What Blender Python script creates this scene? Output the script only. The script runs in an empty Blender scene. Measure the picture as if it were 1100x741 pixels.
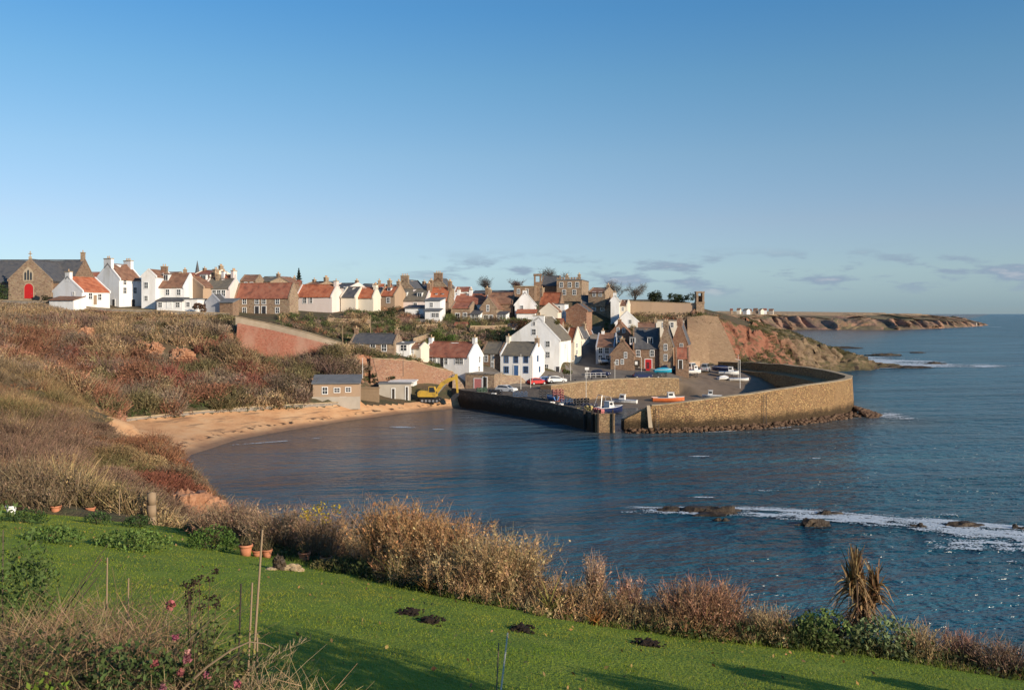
import bpy, bmesh, math, random
import numpy as np
from mathutils import Vector, Matrix
from mathutils.geometry import delaunay_2d_cdt
R = math.radians
rng = np.random.default_rng(7)
random.seed(7)
S = bpy.context.scene
COL = S.collection

# ------------------------------------------------------------------ camera, sky, sun
CAMZ, F, CX, HY = 18.0, 1000.0, 550.0, 337.0
cam = bpy.data.objects.new('camera', bpy.data.cameras.new('camera'))
COL.objects.link(cam); S.camera = cam
cam.location = (0, 0, CAMZ); cam.rotation_euler = (R(90), 0, 0)
cam.data.sensor_width = 36; cam.data.lens = 36 * F / 1100
cam.data.shift_y = -(370.5 - HY) / 1100
cam.data.clip_start = 0.3; cam.data.clip_end = 80000
SUN_AZ, SUN_EL = R(130), R(18.5)            # clockwise from +Y, height
world = bpy.data.worlds.new('World'); S.world = world; world.use_nodes = True
wn = world.node_tree; wn.nodes.clear()
def wnode(t, **k):
    n = wn.nodes.new(t)
    for a, b in k.items(): setattr(n, a, b)
    return n
sky = wnode('ShaderNodeTexSky', sky_type='NISHITA', sun_disc=False)
sky.sun_elevation = SUN_EL; sky.sun_rotation = SUN_AZ
sky.altitude = 0; sky.air_density = 1.0; sky.dust_density = 0.2; sky.ozone_density = 4.0
bg = wnode('ShaderNodeBackground'); bg.inputs[1].default_value = 0.143
bg2 = wnode('ShaderNodeBackground'); bg2.inputs[1].default_value = 1.0
mix = wnode('ShaderNodeMixShader'); wo = wnode('ShaderNodeOutputWorld')
tc = wnode('ShaderNodeTexCoord'); sp = wnode('ShaderNodeSeparateXYZ')
wn.links.new(tc.outputs['Generated'], sp.inputs[0])
def wmath(op, a, b=None, c=None, clamp=False):
    n = wnode('ShaderNodeMath', operation=op, use_clamp=clamp)
    for i, x in enumerate((a, b, c)):
        if x is None: continue
        if isinstance(x, (int, float)): n.inputs[i].default_value = x
        else: wn.links.new(x, n.inputs[i])
    return n.outputs[0]
az = wmath('ARCTAN2', sp.outputs[0], sp.outputs[1])
el = wmath('ARCSINE', sp.outputs[2])
cb = wnode('ShaderNodeCombineXYZ')
wn.links.new(wmath('MULTIPLY', az, 17.0), cb.inputs[0]); wn.links.new(wmath('MULTIPLY', el, 70.0), cb.inputs[1])
cb.inputs[2].default_value = 3.7
nz = wnode('ShaderNodeTexNoise'); nz.inputs['Scale'].default_value = 1.0; nz.inputs['Detail'].default_value = 5; nz.inputs['Roughness'].default_value = 0.55
wn.links.new(cb.outputs[0], nz.inputs['Vector'])
def wramp(x, a, b):
    n = wnode('ShaderNodeMapRange', interpolation_type='SMOOTHSTEP')
    n.inputs[1].default_value = a; n.inputs[2].default_value = b
    wn.links.new(x, n.inputs[0]); return n.outputs[0]
band = wmath('MULTIPLY', wramp(el, 0.010, 0.034), wmath('SUBTRACT', 1.0, wramp(el, 0.048, 0.072)))
m1 = wmath('MULTIPLY', wramp(nz.outputs[0], 0.47, 0.62), band)
m1 = wmath('MULTIPLY', m1, wmath('MULTIPLY', wramp(az, -0.22, 0.0), 0.88))
wn.links.new(m1, mix.inputs[0])
cr = wnode('ShaderNodeMixRGB'); cr.inputs[1].default_value = (0.22, 0.29, 0.38, 1); cr.inputs[2].default_value = (0.40, 0.42, 0.47, 1)
wn.links.new(wramp(nz.outputs[0], 0.60, 0.78), cr.inputs[0])
wn.links.new(cr.outputs[0], bg2.inputs[0])
# clear cold winter air: a thin haze bank low down, deeper blue higher up
rp = wnode('ShaderNodeValToRGB'); e_ = rp.color_ramp.elements
AIR = [(.5, (.37, .50, .76)), (2.5, (.56, .60, .71)), (5.5, (.69, .62, .66)), (9.5, (.69, .69, .67)), (14, (.57, .72, .71)), (18, (.43, .70, .77)), (40, (.40, .68, .80))]
while len(e_) < len(AIR): e_.new(.5)
for x_, (d_, c_) in zip(e_, AIR): x_.position = d_ / 40; x_.color = (*c_, 1)
wn.links.new(wmath('DIVIDE', el, R(40), clamp=True), rp.inputs[0])
hs = wnode('ShaderNodeMixRGB', blend_type='MULTIPLY'); hs.inputs[0].default_value = 1
wn.links.new(sky.outputs[0], hs.inputs[1]); wn.links.new(rp.outputs[0], hs.inputs[2]); wn.links.new(hs.outputs[0], bg.inputs[0])
wn.links.new(bg.outputs[0], mix.inputs[1]); wn.links.new(bg2.outputs[0], mix.inputs[2])
wn.links.new(mix.outputs[0], wo.inputs[0])
sun = bpy.data.objects.new('sun', bpy.data.lights.new('sun', 'SUN')); COL.objects.link(sun)
sun.data.energy = 4.6; sun.data.angle = R(0.5); sun.data.color = (1.0, 0.85, 0.66)
SD = Vector((math.sin(SUN_AZ) * math.cos(SUN_EL), math.cos(SUN_AZ) * math.cos(SUN_EL), math.sin(SUN_EL)))
sun.rotation_euler = SD.to_track_quat('Z', 'Y').to_euler()
vs = S.view_settings
vs.view_transform = 'Standard'; vs.look = 'None'; vs.exposure = 0.35; vs.gamma = 1.0; vs.use_curve_mapping = False
S.cycles.use_denoising = True
S.cycles.max_bounces = 5; S.cycles.diffuse_bounces = 2; S.cycles.glossy_bounces = 2; S.cycles.transmission_bounces = 2
S.cycles.transparent_max_bounces = 4; S.cycles.caustics_reflective = False; S.cycles.caustics_refractive = False

# ------------------------------------------------------------------ helpers
def W(px, py, Y): return ((px - CX) * Y / F, Y, CAMZ - (py - HY) * Y / F)
def Pz(px, py, z):
    Y = (CAMZ - z) * F / (py - HY); return W(px, py, Y)
def tag(o, label=None, cat=None, group=None, kind=None):
    if label: o['label'] = label
    if cat: o['category'] = cat
    if group: o['group'] = group
    if kind: o['kind'] = kind
    return o
def empty(name, loc, rz=0.0, label=None, cat=None, group=None, s=1.0):
    o = bpy.data.objects.new(name, None); COL.objects.link(o)
    o.location = loc; o.rotation_euler = (0, 0, rz); o.scale = (s, s, s); o.empty_display_size = 0.3
    return tag(o, label, cat, group)
def link(name, me, parent=None):
    o = bpy.data.objects.new(name, me); COL.objects.link(o)
    if parent: o.parent = parent
    return o
def copy_tree(o, parent=None):
    kids = [c for c in o.children]
    c = o.copy(); COL.objects.link(c)
    if parent: c.parent = parent
    for k in kids: copy_tree(k, c)
    return c
class MB:
    """collects boxes, bars, tubes and builds ONE mesh object"""
    def __init__(s): s.v = []; s.f = []; s.m = []
    def face(s, pts, m=0):
        i = len(s.v); s.v += [tuple(p) for p in pts]; s.f.append(list(range(i, i + len(pts)))); s.m.append(m); return s
    def box(s, a, b, m=0):
        x0, y0, z0 = a; x1, y1, z1 = b; i = len(s.v)
        s.v += [(x0, y0, z0), (x1, y0, z0), (x1, y1, z0), (x0, y1, z0), (x0, y0, z1), (x1, y0, z1), (x1, y1, z1), (x0, y1, z1)]
        for q in ((3, 2, 1, 0), (4, 5, 6, 7), (0, 1, 5, 4), (1, 2, 6, 5), (2, 3, 7, 6), (3, 0, 4, 7)):
            s.f.append([i + k for k in q]); s.m.append(m)
        return s
    def hull(s, bot, top, m=0):
        """bottom and top loops of equal length"""
        i = len(s.v); n = len(bot); s.v += [tuple(p) for p in bot] + [tuple(p) for p in top]
        s.f.append([i + k for k in range(n)][::-1]); s.m.append(m)
        s.f.append([i + n + k for k in range(n)]); s.m.append(m)
        for k in range(n):
            j = (k + 1) % n; s.f.append([i + k, i + j, i + n + j, i + n + k]); s.m.append(m)
        return s
    def tube(s, p, q, r, r2=None, n=6, m=0):
        p = Vector(p); q = Vector(q); d = (q - p).normalized(); r2 = r if r2 is None else r2
        a = d.orthogonal().normalized(); b = d.cross(a)
        ring = lambda c, rr: [c + (a * math.cos(t) + b * math.sin(t)) * rr for t in [2 * math.pi * k / n for k in range(n)]]
        return s.hull(ring(p, r), ring(q, r2), m)
    def lathe(s, c, prof, n=10, m=0):
        for (r0, z0), (r1, z1) in zip(prof, prof[1:]):
            s.tube((c[0], c[1], c[2] + z0), (c[0], c[1], c[2] + z1), max(r0, .002), max(r1, .002), n, m)
        return s
    def loft(s, secs, closed=True, caps=True, m=0):
        i = len(s.v); n = len(secs[0])
        for sec in secs: s.v += [tuple(p) for p in sec]
        rngk = range(n) if closed else range(n - 1)
        for a in range(len(secs) - 1):
            for k in rngk:
                j = (k + 1) % n; s.f.append([i + a * n + k, i + a * n + j, i + (a + 1) * n + j, i + (a + 1) * n + k]); s.m.append(m)
        if caps and closed:
            s.f.append([i + k for k in range(n)][::-1]); s.m.append(m)
            s.f.append([i + (len(secs) - 1) * n + k for k in range(n)]); s.m.append(m)
        return s
    def mesh(s, name, mats, smooth=False):
        me = bpy.data.meshes.new(name); me.from_pydata(s.v, [], s.f)
        mats = mats if isinstance(mats, (list, tuple)) else [mats]
        for x in mats: me.materials.append(x)
        me.polygons.foreach_set('material_index', s.m)
        bm = bmesh.new(); bm.from_mesh(me); bmesh.ops.recalc_face_normals(bm, faces=bm.faces); bm.to_mesh(me); bm.free()
        if smooth: me.polygons.foreach_set('use_smooth', [True] * len(me.polygons))
        me.update(); return me
    def build(s, name, mats, parent=None, smooth=False): return link(name, s.mesh(name, mats, smooth), parent)

# value noise, vectorised
def _hash(ix, iy, seed):
    h = (ix.astype(np.int64) * 374761393 + iy.astype(np.int64) * 668265263 + seed * 1442695041) & 0xFFFFFFFF
    h = ((h ^ (h >> 13)) * 1274126177) & 0xFFFFFFFF
    return ((h ^ (h >> 16)) & 0xFFFF) / 65535.0
def vnoise(x, y, seed=0):
    x = np.asarray(x, float); y = np.asarray(y, float)
    ix = np.floor(x); iy = np.floor(y); fx = x - ix; fy = y - iy
    fx = fx * fx * (3 - 2 * fx); fy = fy * fy * (3 - 2 * fy)
    a = _hash(ix, iy, seed); b = _hash(ix + 1, iy, seed); c = _hash(ix, iy + 1, seed); d = _hash(ix + 1, iy + 1, seed)
    return (a * (1 - fx) + b * fx) * (1 - fy) + (c * (1 - fx) + d * fx) * fy
def fbm(x, y, seed=0, octv=4):
    t = 0; amp = .5; s = 0
    for o in range(octv):
        t = t + amp * vnoise(x * 2 ** o, y * 2 ** o, seed + o * 17); s += amp; amp *= .5
    return t / s
def inpoly(x, y, poly):
    x = np.asarray(x); y = np.asarray(y); r = np.zeros(x.shape, bool)
    n = len(poly)
    for i in range(n):
        x0, y0 = poly[i][:2]; x1, y1 = poly[(i + 1) % n][:2]
        if y0 == y1: continue
        c = ((y0 > y) != (y1 > y)) & (x < (x1 - x0) * (y - y0) / (y1 - y0) + x0)
        r ^= c
    return r

# ------------------------------------------------------------------ materials
class NM:
    def __init__(s, name):
        s.m = bpy.data.materials.new(name); s.m.use_nodes = True; s.nt = s.m.node_tree
        s.b = s.nt.nodes['Principled BSDF']; s.o = s.nt.nodes['Material Output']
    def n(s, t, **k):
        x = s.nt.nodes.new(t)
        for a, b in k.items(): setattr(x, a, b)
        return x
    def set(s, node, i, v):
        if hasattr(v, 'is_output'): s.nt.links.new(v, node.inputs[i])
        else: node.inputs[i].default_value = v
    def pos(s, scale=(1, 1, 1), obj=False):
        if obj: src = s.n('ShaderNodeTexCoord').outputs['Object']
        else: src = s.n('ShaderNodeNewGeometry').outputs['Position']
        mp = s.n('ShaderNodeMapping'); mp.inputs['Scale'].default_value = scale
        s.nt.links.new(src, mp.inputs['Vector']); return mp.outputs[0]
    def noise(s, vec, scale, detail=3, rough=.55, out=0):
        x = s.n('ShaderNodeTexNoise'); s.nt.links.new(vec, x.inputs['Vector'])
        x.inputs['Scale'].default_value = scale; x.inputs['Detail'].default_value = detail; x.inputs['Roughness'].default_value = rough
        return x.outputs[out]
    def vor(s, vec, scale, feat='F1', out='Color'):
        x = s.n('ShaderNodeTexVoronoi', feature=feat); s.nt.links.new(vec, x.inputs['Vector']); x.inputs['Scale'].default_value = scale
        return x.outputs[out]
    def ramp(s, x, stops):
        r = s.n('ShaderNodeValToRGB'); s.nt.links.new(x, r.inputs[0]); e = r.color_ramp.elements
        while len(e) < len(stops): e.new(.5)
        for k, (p, c) in enumerate(stops):
            e[k].position = p; e[k].color = (c[0], c[1], c[2], 1) if hasattr(c, '__len__') else (c, c, c, 1)
        return r.outputs[0]
    def mixc(s, f, a, b, mode='MIX'):
        x = s.n('ShaderNodeMixRGB', blend_type=mode); s.set(x, 0, f)
        for i, c in ((1, a), (2, b)): s.set(x, i, c if hasattr(c, 'is_output') else (c[0], c[1], c[2], 1))
        return x.outputs[0]
    def math(s, op, a, b=None, clamp=False):
        x = s.n('ShaderNodeMath', operation=op, use_clamp=clamp); s.set(x, 0, a)
        if b is not None: s.set(x, 1, b)
        return x.outputs[0]
    def mr(s, x, a, b, c=0., d=1.):
        r = s.n('ShaderNodeMapRange', interpolation_type='SMOOTHSTEP'); s.set(r, 0, x)
        for i, v in enumerate((a, b, c, d)): r.inputs[i + 1].default_value = v
        return r.outputs[0]
    def sep(s, vec):
        x = s.n('ShaderNodeSeparateXYZ'); s.nt.links.new(vec, x.inputs[0]); return x.outputs
    def bump(s, h, strength=.5, dist=.1, normal=None):
        x = s.n('ShaderNodeBump'); x.inputs['Strength'].default_value = strength; x.inputs['Distance'].default_value = dist
        s.nt.links.new(h, x.inputs['Height'])
        if normal is not None: s.nt.links.new(normal, x.inputs['Normal'])
        return x.outputs[0]
    def fin(s, color, rough=.85, normal=None, spec=.3, metal=0.):
        s.set(s.b, 'Base Color', color if hasattr(color, 'is_output') else (color[0], color[1], color[2], 1))
        s.set(s.b, 'Roughness', rough); s.b.inputs['Specular IOR Level'].default_value = spec; s.b.inputs['Metallic'].default_value = metal
        if normal is not None: s.nt.links.new(normal, s.b.inputs['Normal'])
        return s.m
def mnoise(name, cols, scale=1.0, rough=.85, bump=0., stretch=(1, 1, 1), detail=4, spec=.3, obj=False, metal=0., bscale=None):
    s = NM(name); v = s.pos(stretch, obj)
    n = s.noise(v, scale, detail, .6)
    k = len(cols); st = [(.28 + .44 * i / max(1, k - 1), c) for i, c in enumerate(cols)]
    c = s.ramp(n, st)
    nb = s.noise(s.pos((1, 1, 1), obj), bscale or scale * 4, 3) if bump else None
    return s.fin(c, rough, s.bump(nb, bump, .1) if bump else None, spec, metal)
def mrubble(name, cols, mortar, size=.5, flat=1.7, rough=.9, bump=.6, weed=False, stain=None, grout=.06):
    s = NM(name); k = 1.0 / size
    v = s.pos((k, k, k * flat))
    dn = s.n('ShaderNodeMixRGB', blend_type='ADD'); dn.inputs[0].default_value = .35
    s.nt.links.new(v, dn.inputs[1]); s.nt.links.new(s.noise(v, 1.3, 2, .5, 1), dn.inputs[2]); v2 = dn.outputs[0]
    cell = s.vor(v2, 1.0); edge = s.vor(v2, 1.0, 'DISTANCE_TO_EDGE', 'Distance')
    g = s.sep(cell)[0]
    c = s.ramp(g, [(i / max(1, len(cols) - 1), x) for i, x in enumerate(cols)])
    fine = s.noise(s.pos(), 3.0, 4)
    c = s.mixc(.35, c, s.ramp(fine, [(.3, .35), (.7, 1.0)]), 'MULTIPLY')
    em = s.mr(edge, grout * .3, grout)
    c = s.mixc(em, mortar, c)
    big = s.noise(s.pos((1, 1, .4)), .25, 4)
    if stain: c = s.mixc(s.mr(big, .48, .68, 0, .75), c, stain)
    if weed:
        z = s.sep(s.pos())[2]
        zz = s.math('ADD', z, s.math('MULTIPLY', s.noise(s.pos(), .8, 4), 1.6))
        c = s.mixc(s.mr(zz, 1.9, 3.3, .92, 0.), c, (0.045, 0.030, 0.016))
    h = s.math('ADD', em, s.math('MULTIPLY', fine, .5))
    return s.fin(c, rough, s.bump(h, bump, .08), .25)
M = {}
M['white'] = mnoise('white_harling', [(.60, .57, .51), (.74, .72, .68), (.80, .79, .77), (.82, .81, .79)], .5, .9, .2, (1, 1, .25), 6)
M['cream'] = mnoise('cream_harling', [(.66, .58, .46), (.74, .67, .55)], .4, .9, .15, (1, 1, .35))
M['pink'] = mnoise('pale_pink_harling', [(.68, .57, .51), (.76, .66, .60)], .4, .9, .15, (1, 1, .35))
M['grey'] = mnoise('grey_harling', [(.34, .35, .38), (.42, .43, .46)], .4, .9, .15)
M['concrete'] = mnoise('concrete', [(.36, .31, .25), (.46, .41, .34)], .5, .9, .2, (1, 1, .5))
M['tanwall'] = mnoise('tan_render', [(.33, .225, .145), (.40, .28, .185), (.36, .26, .19)], .22, .9, .2, (1, 1, .3))
M['revet'] = mrubble('revetment_stone', [(.27, .175, .10), (.34, .225, .13), (.30, .195, .115), (.37, .25, .15)], (.26, .17, .10), .8, 1.8, stain=(.24, .15, .09), grout=.05, bump=.4)
M['redrock'] = mnoise('red_outcrop', [(.20, .095, .055), (.40, .20, .11), (.46, .28, .17)], .9, .95, 1.0, (1, 1, 2.5), 6)
M['stone'] = mrubble('tan_stone', [(.23, .15, .10), (.34, .24, .15), (.42, .31, .20), (.30, .20, .14), (.38, .25, .16)], (.36, .29, .22), .45)
M['stoneb'] = mrubble('brown_stone', [(.19, .12, .08), (.28, .175, .11), (.33, .215, .14), (.23, .135, .09)], (.29, .22, .16), .45)
M['stoner'] = mrubble('red_stone', [(.30, .15, .09), (.36, .19, .12), (.26, .13, .085), (.40, .25, .16)], (.36, .25, .18), .5, stain=(.30, .17, .10))
M['stoneg'] = mrubble('grey_stone', [(.20, .17, .14), (.28, .24, .20), (.34, .29, .23)], (.31, .27, .23), .45)
M['ashlar'] = mnoise('dressed_stone', [(.40, .31, .21), (.48, .39, .28)], .8, .85, .2)
M['redwall'] = mrubble('red_sandstone_blockwork', [(.54, .20, .125), (.60, .25, .16), (.48, .18, .11), (.58, .28, .18)], (.54, .27, .18), .4, 1.6, stain=(.58, .34, .24), grout=.05, bump=.4)
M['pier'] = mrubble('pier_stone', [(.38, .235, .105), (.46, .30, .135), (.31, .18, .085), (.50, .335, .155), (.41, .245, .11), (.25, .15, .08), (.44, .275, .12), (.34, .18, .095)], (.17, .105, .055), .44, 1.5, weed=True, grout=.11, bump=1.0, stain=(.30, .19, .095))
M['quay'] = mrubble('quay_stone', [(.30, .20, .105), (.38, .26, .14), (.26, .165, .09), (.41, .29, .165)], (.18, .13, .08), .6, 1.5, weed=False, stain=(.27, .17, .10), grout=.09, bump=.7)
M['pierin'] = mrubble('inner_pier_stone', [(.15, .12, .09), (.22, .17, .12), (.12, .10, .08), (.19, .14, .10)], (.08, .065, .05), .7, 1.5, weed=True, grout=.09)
M['cope'] = mnoise('coping_stone', [(.25, .18, .105), (.40, .30, .18), (.48, .38, .25)], 1.1, .9, .4)
M['tile'] = mnoise('orange_pantiles', [(.22, .075, .042), (.36, .11, .055), (.46, .155, .075), (.36, .17, .11)], .9, .85, .5, (1, 1, 1), bscale=5)
M['tiler'] = mnoise('weathered_red_pantiles', [(.16, .07, .05), (.26, .095, .06), (.34, .13, .08), (.27, .15, .10)], .9, .85, .5, bscale=5)
M['tileb'] = mnoise('brown_pantiles', [(.12, .07, .05), (.19, .10, .065), (.26, .135, .085), (.22, .16, .10)], .9, .85, .5, bscale=5)
M['slate'] = mnoise('dark_slate', [(.055, .058, .066), (.095, .095, .10), (.12, .11, .10)], 1.2, .7, .4, bscale=4)
M['slateb'] = mnoise('lichened_slate', [(.10, .09, .075), (.16, .14, .11), (.20, .165, .11)], 1.1, .8, .4, bscale=4)
M['felt'] = mnoise('grey_felt_roof', [(.12, .125, .13), (.18, .185, .19)], .6, .8)
def plain(name, c, rough=.5, spec=.4, metal=0.):
    return mnoise(name, [tuple(x * .88 for x in c), tuple(min(1, x * 1.06) for x in c)], 2.0, rough, 0, (1, 1, 1), 2, spec, True, metal)
M['glass'] = plain('window_glass', (.035, .042, .05), .08, .6)
M['wpaint'] = plain('white_paint', (.78, .77, .74), .5)
M['bpaint'] = plain('blue_paint', (.05, .13, .30), .5)
M['redpaint'] = plain('red_paint', (.50, .02, .02), .5)
M['dkpaint'] = plain('dark_paint', (.04, .04, .045), .5)
M['gwood'] = plain('weathered_wood', (.30, .21, .13), .85)
M['dwood'] = plain('dark_timber', (.045, .035, .028), .9)
M['pot'] = plain('chimney_pot_clay', (.50, .33, .20), .85)
M['terracotta'] = mnoise('terracotta', [(.40, .15, .075), (.52, .22, .12)], 6, .85, .1, obj=True)
M['metal'] = plain('galvanised_metal', (.45, .46, .47), .45, .5, .6)
M['mast'] = plain('pale_mast', (.72, .68, .60), .5)
M['rubber'] = plain('black_rubber', (.02, .02, .022), .8)
M['yellow'] = mnoise('worn_yellow_paint', [(.30, .19, .06), (.52, .33, .05), (.58, .37, .05)], 1.2, .65, obj=True)
M['orange'] = plain('orange_paint', (.62, .16, .05), .5)
M['teal'] = plain('turquoise_paint', (.03, .33, .48), .45)
M['bluep'] = plain('mid_blue_paint', (.06, .17, .42), .4)
M['navy'] = plain('navy_paint', (.02, .03, .09), .35)
M['silver'] = plain('silver_paint', (.52, .53, .55), .3, .5, .4)
M['creelr'] = plain('faded_red_netting', (.48, .17, .16), .9)
M['creelb'] = plain('blue_netting', (.08, .16, .30), .9)
M['creelg'] = plain('green_netting', (.10, .19, .12), .9)
M['creely'] = plain('faded_yellow_plastic', (.50, .40, .16), .8)
M['redlamp'] = plain('red_lens', (.4, .02, .02), .25)
M['lens'] = plain('clear_lens', (.7, .7, .66), .15)
M['soilheap'] = mnoise('molehill_soil', [(.022, .014, .010), (.05, .032, .022)], 20, 1.0, .8, obj=True)
def foliage(name, trans=.25, rough=.7):
    s = NM(name); a = s.n('ShaderNodeAttribute'); a.attribute_name = 'Col'
    n = s.noise(s.pos(), 7.0, 2)
    c = s.mixc(.5, a.outputs[0], s.ramp(n, [(.3, .55), (.7, 1.25)]), 'MULTIPLY')
    s.fin(c, rough, None, .2)
    tr = s.n('ShaderNodeBsdfTranslucent'); s.nt.links.new(c, tr.inputs[0])
    mx = s.n('ShaderNodeMixShader'); mx.inputs[0].default_value = trans
    s.nt.links.new(s.b.outputs[0], mx.inputs[1]); s.nt.links.new(tr.outputs[0], mx.inputs[2]); s.nt.links.new(mx.outputs[0], s.o.inputs[0])
    return s.m
M['leaf'] = foliage('foliage', .28, .65)
M['twig'] = foliage('dry_twigs', .12, .9)
M['bark'] = mnoise('bark', [(.07, .05, .035), (.14, .10, .07)], 4, .95, .5, (1, 1, .3), obj=True)
# ------------------------------------------------------------------ terrain: control points -> triangulation -> 1 m grid
def LZ(x, y): return CAMZ - 2.44 - .109 * x - .203 * y          # the sloping garden lawn
def lawnpt(px, py):
    Y = 2.44 / ((py - HY) / F - .109 * (px - CX) / F - .203); X = (px - CX) * Y / F
    return (X, Y, LZ(X, Y))
CP = []
def chain(pts, step=4.0):
    for a, b in zip(pts, pts[1:]):
        n = max(1, int(math.dist(a[:2], b[:2]) / step))
        for k in range(n): CP.append(tuple(a[i] + (b[i] - a[i]) * k / n for i in range(3)))
    CP.append(tuple(pts[-1]))
SHORE = [(-38, 107, 0), Pz(196, 495, 0), Pz(205, 488, 0), Pz(255, 472, 0), Pz(310, 462, 0), Pz(370, 452, 0), Pz(430, 444, 0), Pz(480, 439, 0), Pz(496, 437, 0)]
BACK = [W(118, 462, 122), W(135, 453, 133), W(200, 446, 140), W(260, 441, 148), W(320, 437, 155), W(372, 435, 164), W(410, 434, 169), W(440, 432, 174), W(480, 427, 180), W(500, 425, 183)]
chain(SHORE); chain(BACK, 3)
chain([(x + 4, y - 12, -1.3) for x, y, z in SHORE[1:]])
chain([(x - 1.2, y + 1.6, z + 1.3) for x, y, z in BACK[:6]], 3)
# near spur coast and the cliff under the hedge
chain([(-38, 107, 0), (-31, 95, 0), (-24, 78, 0), (-18, 66, 0), (-12, 52, 0), (-6, 43, 0), (0, 38, 0), (8, 35, 0), (20, 33, 0), (45, 31, 0), (90, 26, 0)])
chain([(-33, 108, -2), (-26, 96, -2), (-18, 80, -2), (-11, 67, -2), (-5, 55, -2), (3, 46, -2), (20, 41, -2.5), (45, 39, -3), (90, 36, -3)], 8)
EDGE = [(-24, 37.0), (-17, 37.5), (-13, 36.5), (-10.9, 32.5), (-7, 28.3), (-3.6, 24.3), (-1.07, 21.8), (1, 20.2), (3, 19.9), (5, 19.9), (6.9, 19.7), (8.7, 19.4), (10.5, 19), (16, 18.2), (26, 17)]
EDGE = [(x, y, LZ(x, y)) for x, y in EDGE]
chain(EDGE, 2)
OUT = [(-9.2, 37.5), (-4.6, 32.5), (-1.3, 28.2), (.8, 25.6), (2.2, 24.4), (3.7, 24), (6, 23.8), (8.2, 23.4), (10, 23), (12, 22.4), (17, 21.5), (27, 20)]
chain([(x, y, LZ(x, y) - .5) for x, y in OUT], 2)
chain([(x * .97 + .8, y + 3.0, 3.8) for x, y in OUT], 3)
for x in range(-26, 28, 4):
    for y in (-6, 0, 5, 10, 15): CP.append((x, y, LZ(x, y)))
for x, y in ((-22, 20), (-18, 20), (-14, 20), (-10, 20), (-6, 19), (-22, 26), (-18, 26), (-14, 26), (-10, 26), (-22, 32), (-18, 32), (-14, 31)): CP.append((x, y, LZ(x, y)))
chain([(-40, 20, 16), (-40, 40, 13), (-60, 60, 15), (-80, 100, 17), (-110, 150, 19.5), (-135, 200, 21), (-160, 250, 23)], 10)
# near spur
chain([W(-40, 527, 45), W(0, 531, 45), W(100, 537, 45), W(160, 546, 47), W(200, 556, 49)], 3)
chain([W(-40, 500, 58), W(0, 504, 58), W(60, 508, 57), W(110, 515, 57), W(160, 527, 57), W(195, 543, 58), W(213, 550, 58.5)], 3)
chain([W(-40, 465, 73), W(0, 470, 73), W(60, 475, 73), W(110, 482, 71), W(150, 498, 68), W(185, 518, 64), W(204, 535, 62)], 3)
chain([W(-40, 430, 90), W(0, 436, 90), W(50, 445, 90), W(90, 458, 88), W(118, 473, 86), (-30.5, 82, 6.2), (-26.5, 74, 5.6), (-20.5, 64.5, 5.0)], 3)
chain([W(-40, 390, 122), W(0, 395, 122), W(40, 405, 122), W(75, 422, 120), W(95, 440, 117), W(110, 462, 112)], 4)
chain([W(-40, 357, 158), W(0, 360, 158), W(50, 372, 160), W(90, 385, 158), W(120, 398, 155), W(160, 405, 156), W(200, 402, 160), W(250, 398, 166), W(300, 396, 170), W(330, 394, 172)], 4)
chain([W(80, 415, 145), W(120, 425, 143), W(160, 427, 145), W(210, 424, 150), W(260, 420, 156), W(310, 416, 161), W(335, 413, 164)], 4)
chain([W(-40, 338, 182), W(0, 341, 182), W(50, 346, 182), W(100, 352, 181), W(150, 356, 180), W(200, 360, 180), W(240, 364, 181)], 4)
chain([W(-40, 325, 196), W(0, 328, 195), W(55, 329, 194), W(100, 335, 194), W(150, 337, 195), W(200, 338.5, 195), W(240, 339.5, 196), W(251, 341, 196)], 4)
# foot and top of the red retaining wall, and the path behind it
REDF = [W(253, 376, 185), W(280, 382, 184), W(303, 388, 183), W(320, 388, 182.5), W(345, 380, 181.5), W(366, 374, 180.5)]
REDT = [W(253, 347, 186), W(290, 354, 185), W(330, 364, 183), W(366, 374, 181.5)]
chain([(x, y - .8, z - .4) for x, y, z in REDF], 2); chain([(x + .4, y + .9, z - 1.2) for x, y, z in REDT], 2)
chain([W(253, 343, 196), W(300, 351, 194), W(340, 361, 191), W(372, 372, 188)], 3)
chain([W(262, 339, 208), W(312, 340, 206), W(350, 342, 207), W(390, 341, 210), W(420, 340, 214)], 4)
chain([W(320, 352, 199), W(360, 358, 198), W(400, 360, 203), W(440, 362, 208)], 4)
chain([W(330, 405, 168), W(352, 394, 174), W(372, 384, 179), W(390, 380, 181)], 3)
chain([W(340, 411, 164), W(362, 400, 170), W(385, 393, 176)], 3)
# rock face under the cottages, road down to the harbour
chain([W(392, 381, 182.5), W(415, 383, 184), W(435, 385, 186), W(452, 388, 188), W(470, 393, 191), W(486, 399, 193.5)], 2)
chain([W(390, 409, 180), W(415, 411, 181.5), W(440, 412, 184), W(460, 412, 187), W(484, 416, 191)], 2)
chain([W(386, 429, 171), W(410, 428, 175), W(440, 426, 179)], 3)
chain([W(486, 399, 194.5), W(510, 401, 198), W(537, 402.5, 200), W(575, 404, 203), W(600, 405, 205)], 3)
chain([W(490, 421, 186), W(505, 420, 190), W(530, 418, 193), W(560, 417, 195.5), W(580, 416, 198)], 3)
CP += [W(560, 420, 183), W(540, 420, 180)]
chain([W(334, 431.5, 161), W(360, 431.5, 163.5), W(387, 431.5, 166)], 2); chain([W(336, 430, 166), W(386, 429.5, 171)], 2)
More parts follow.
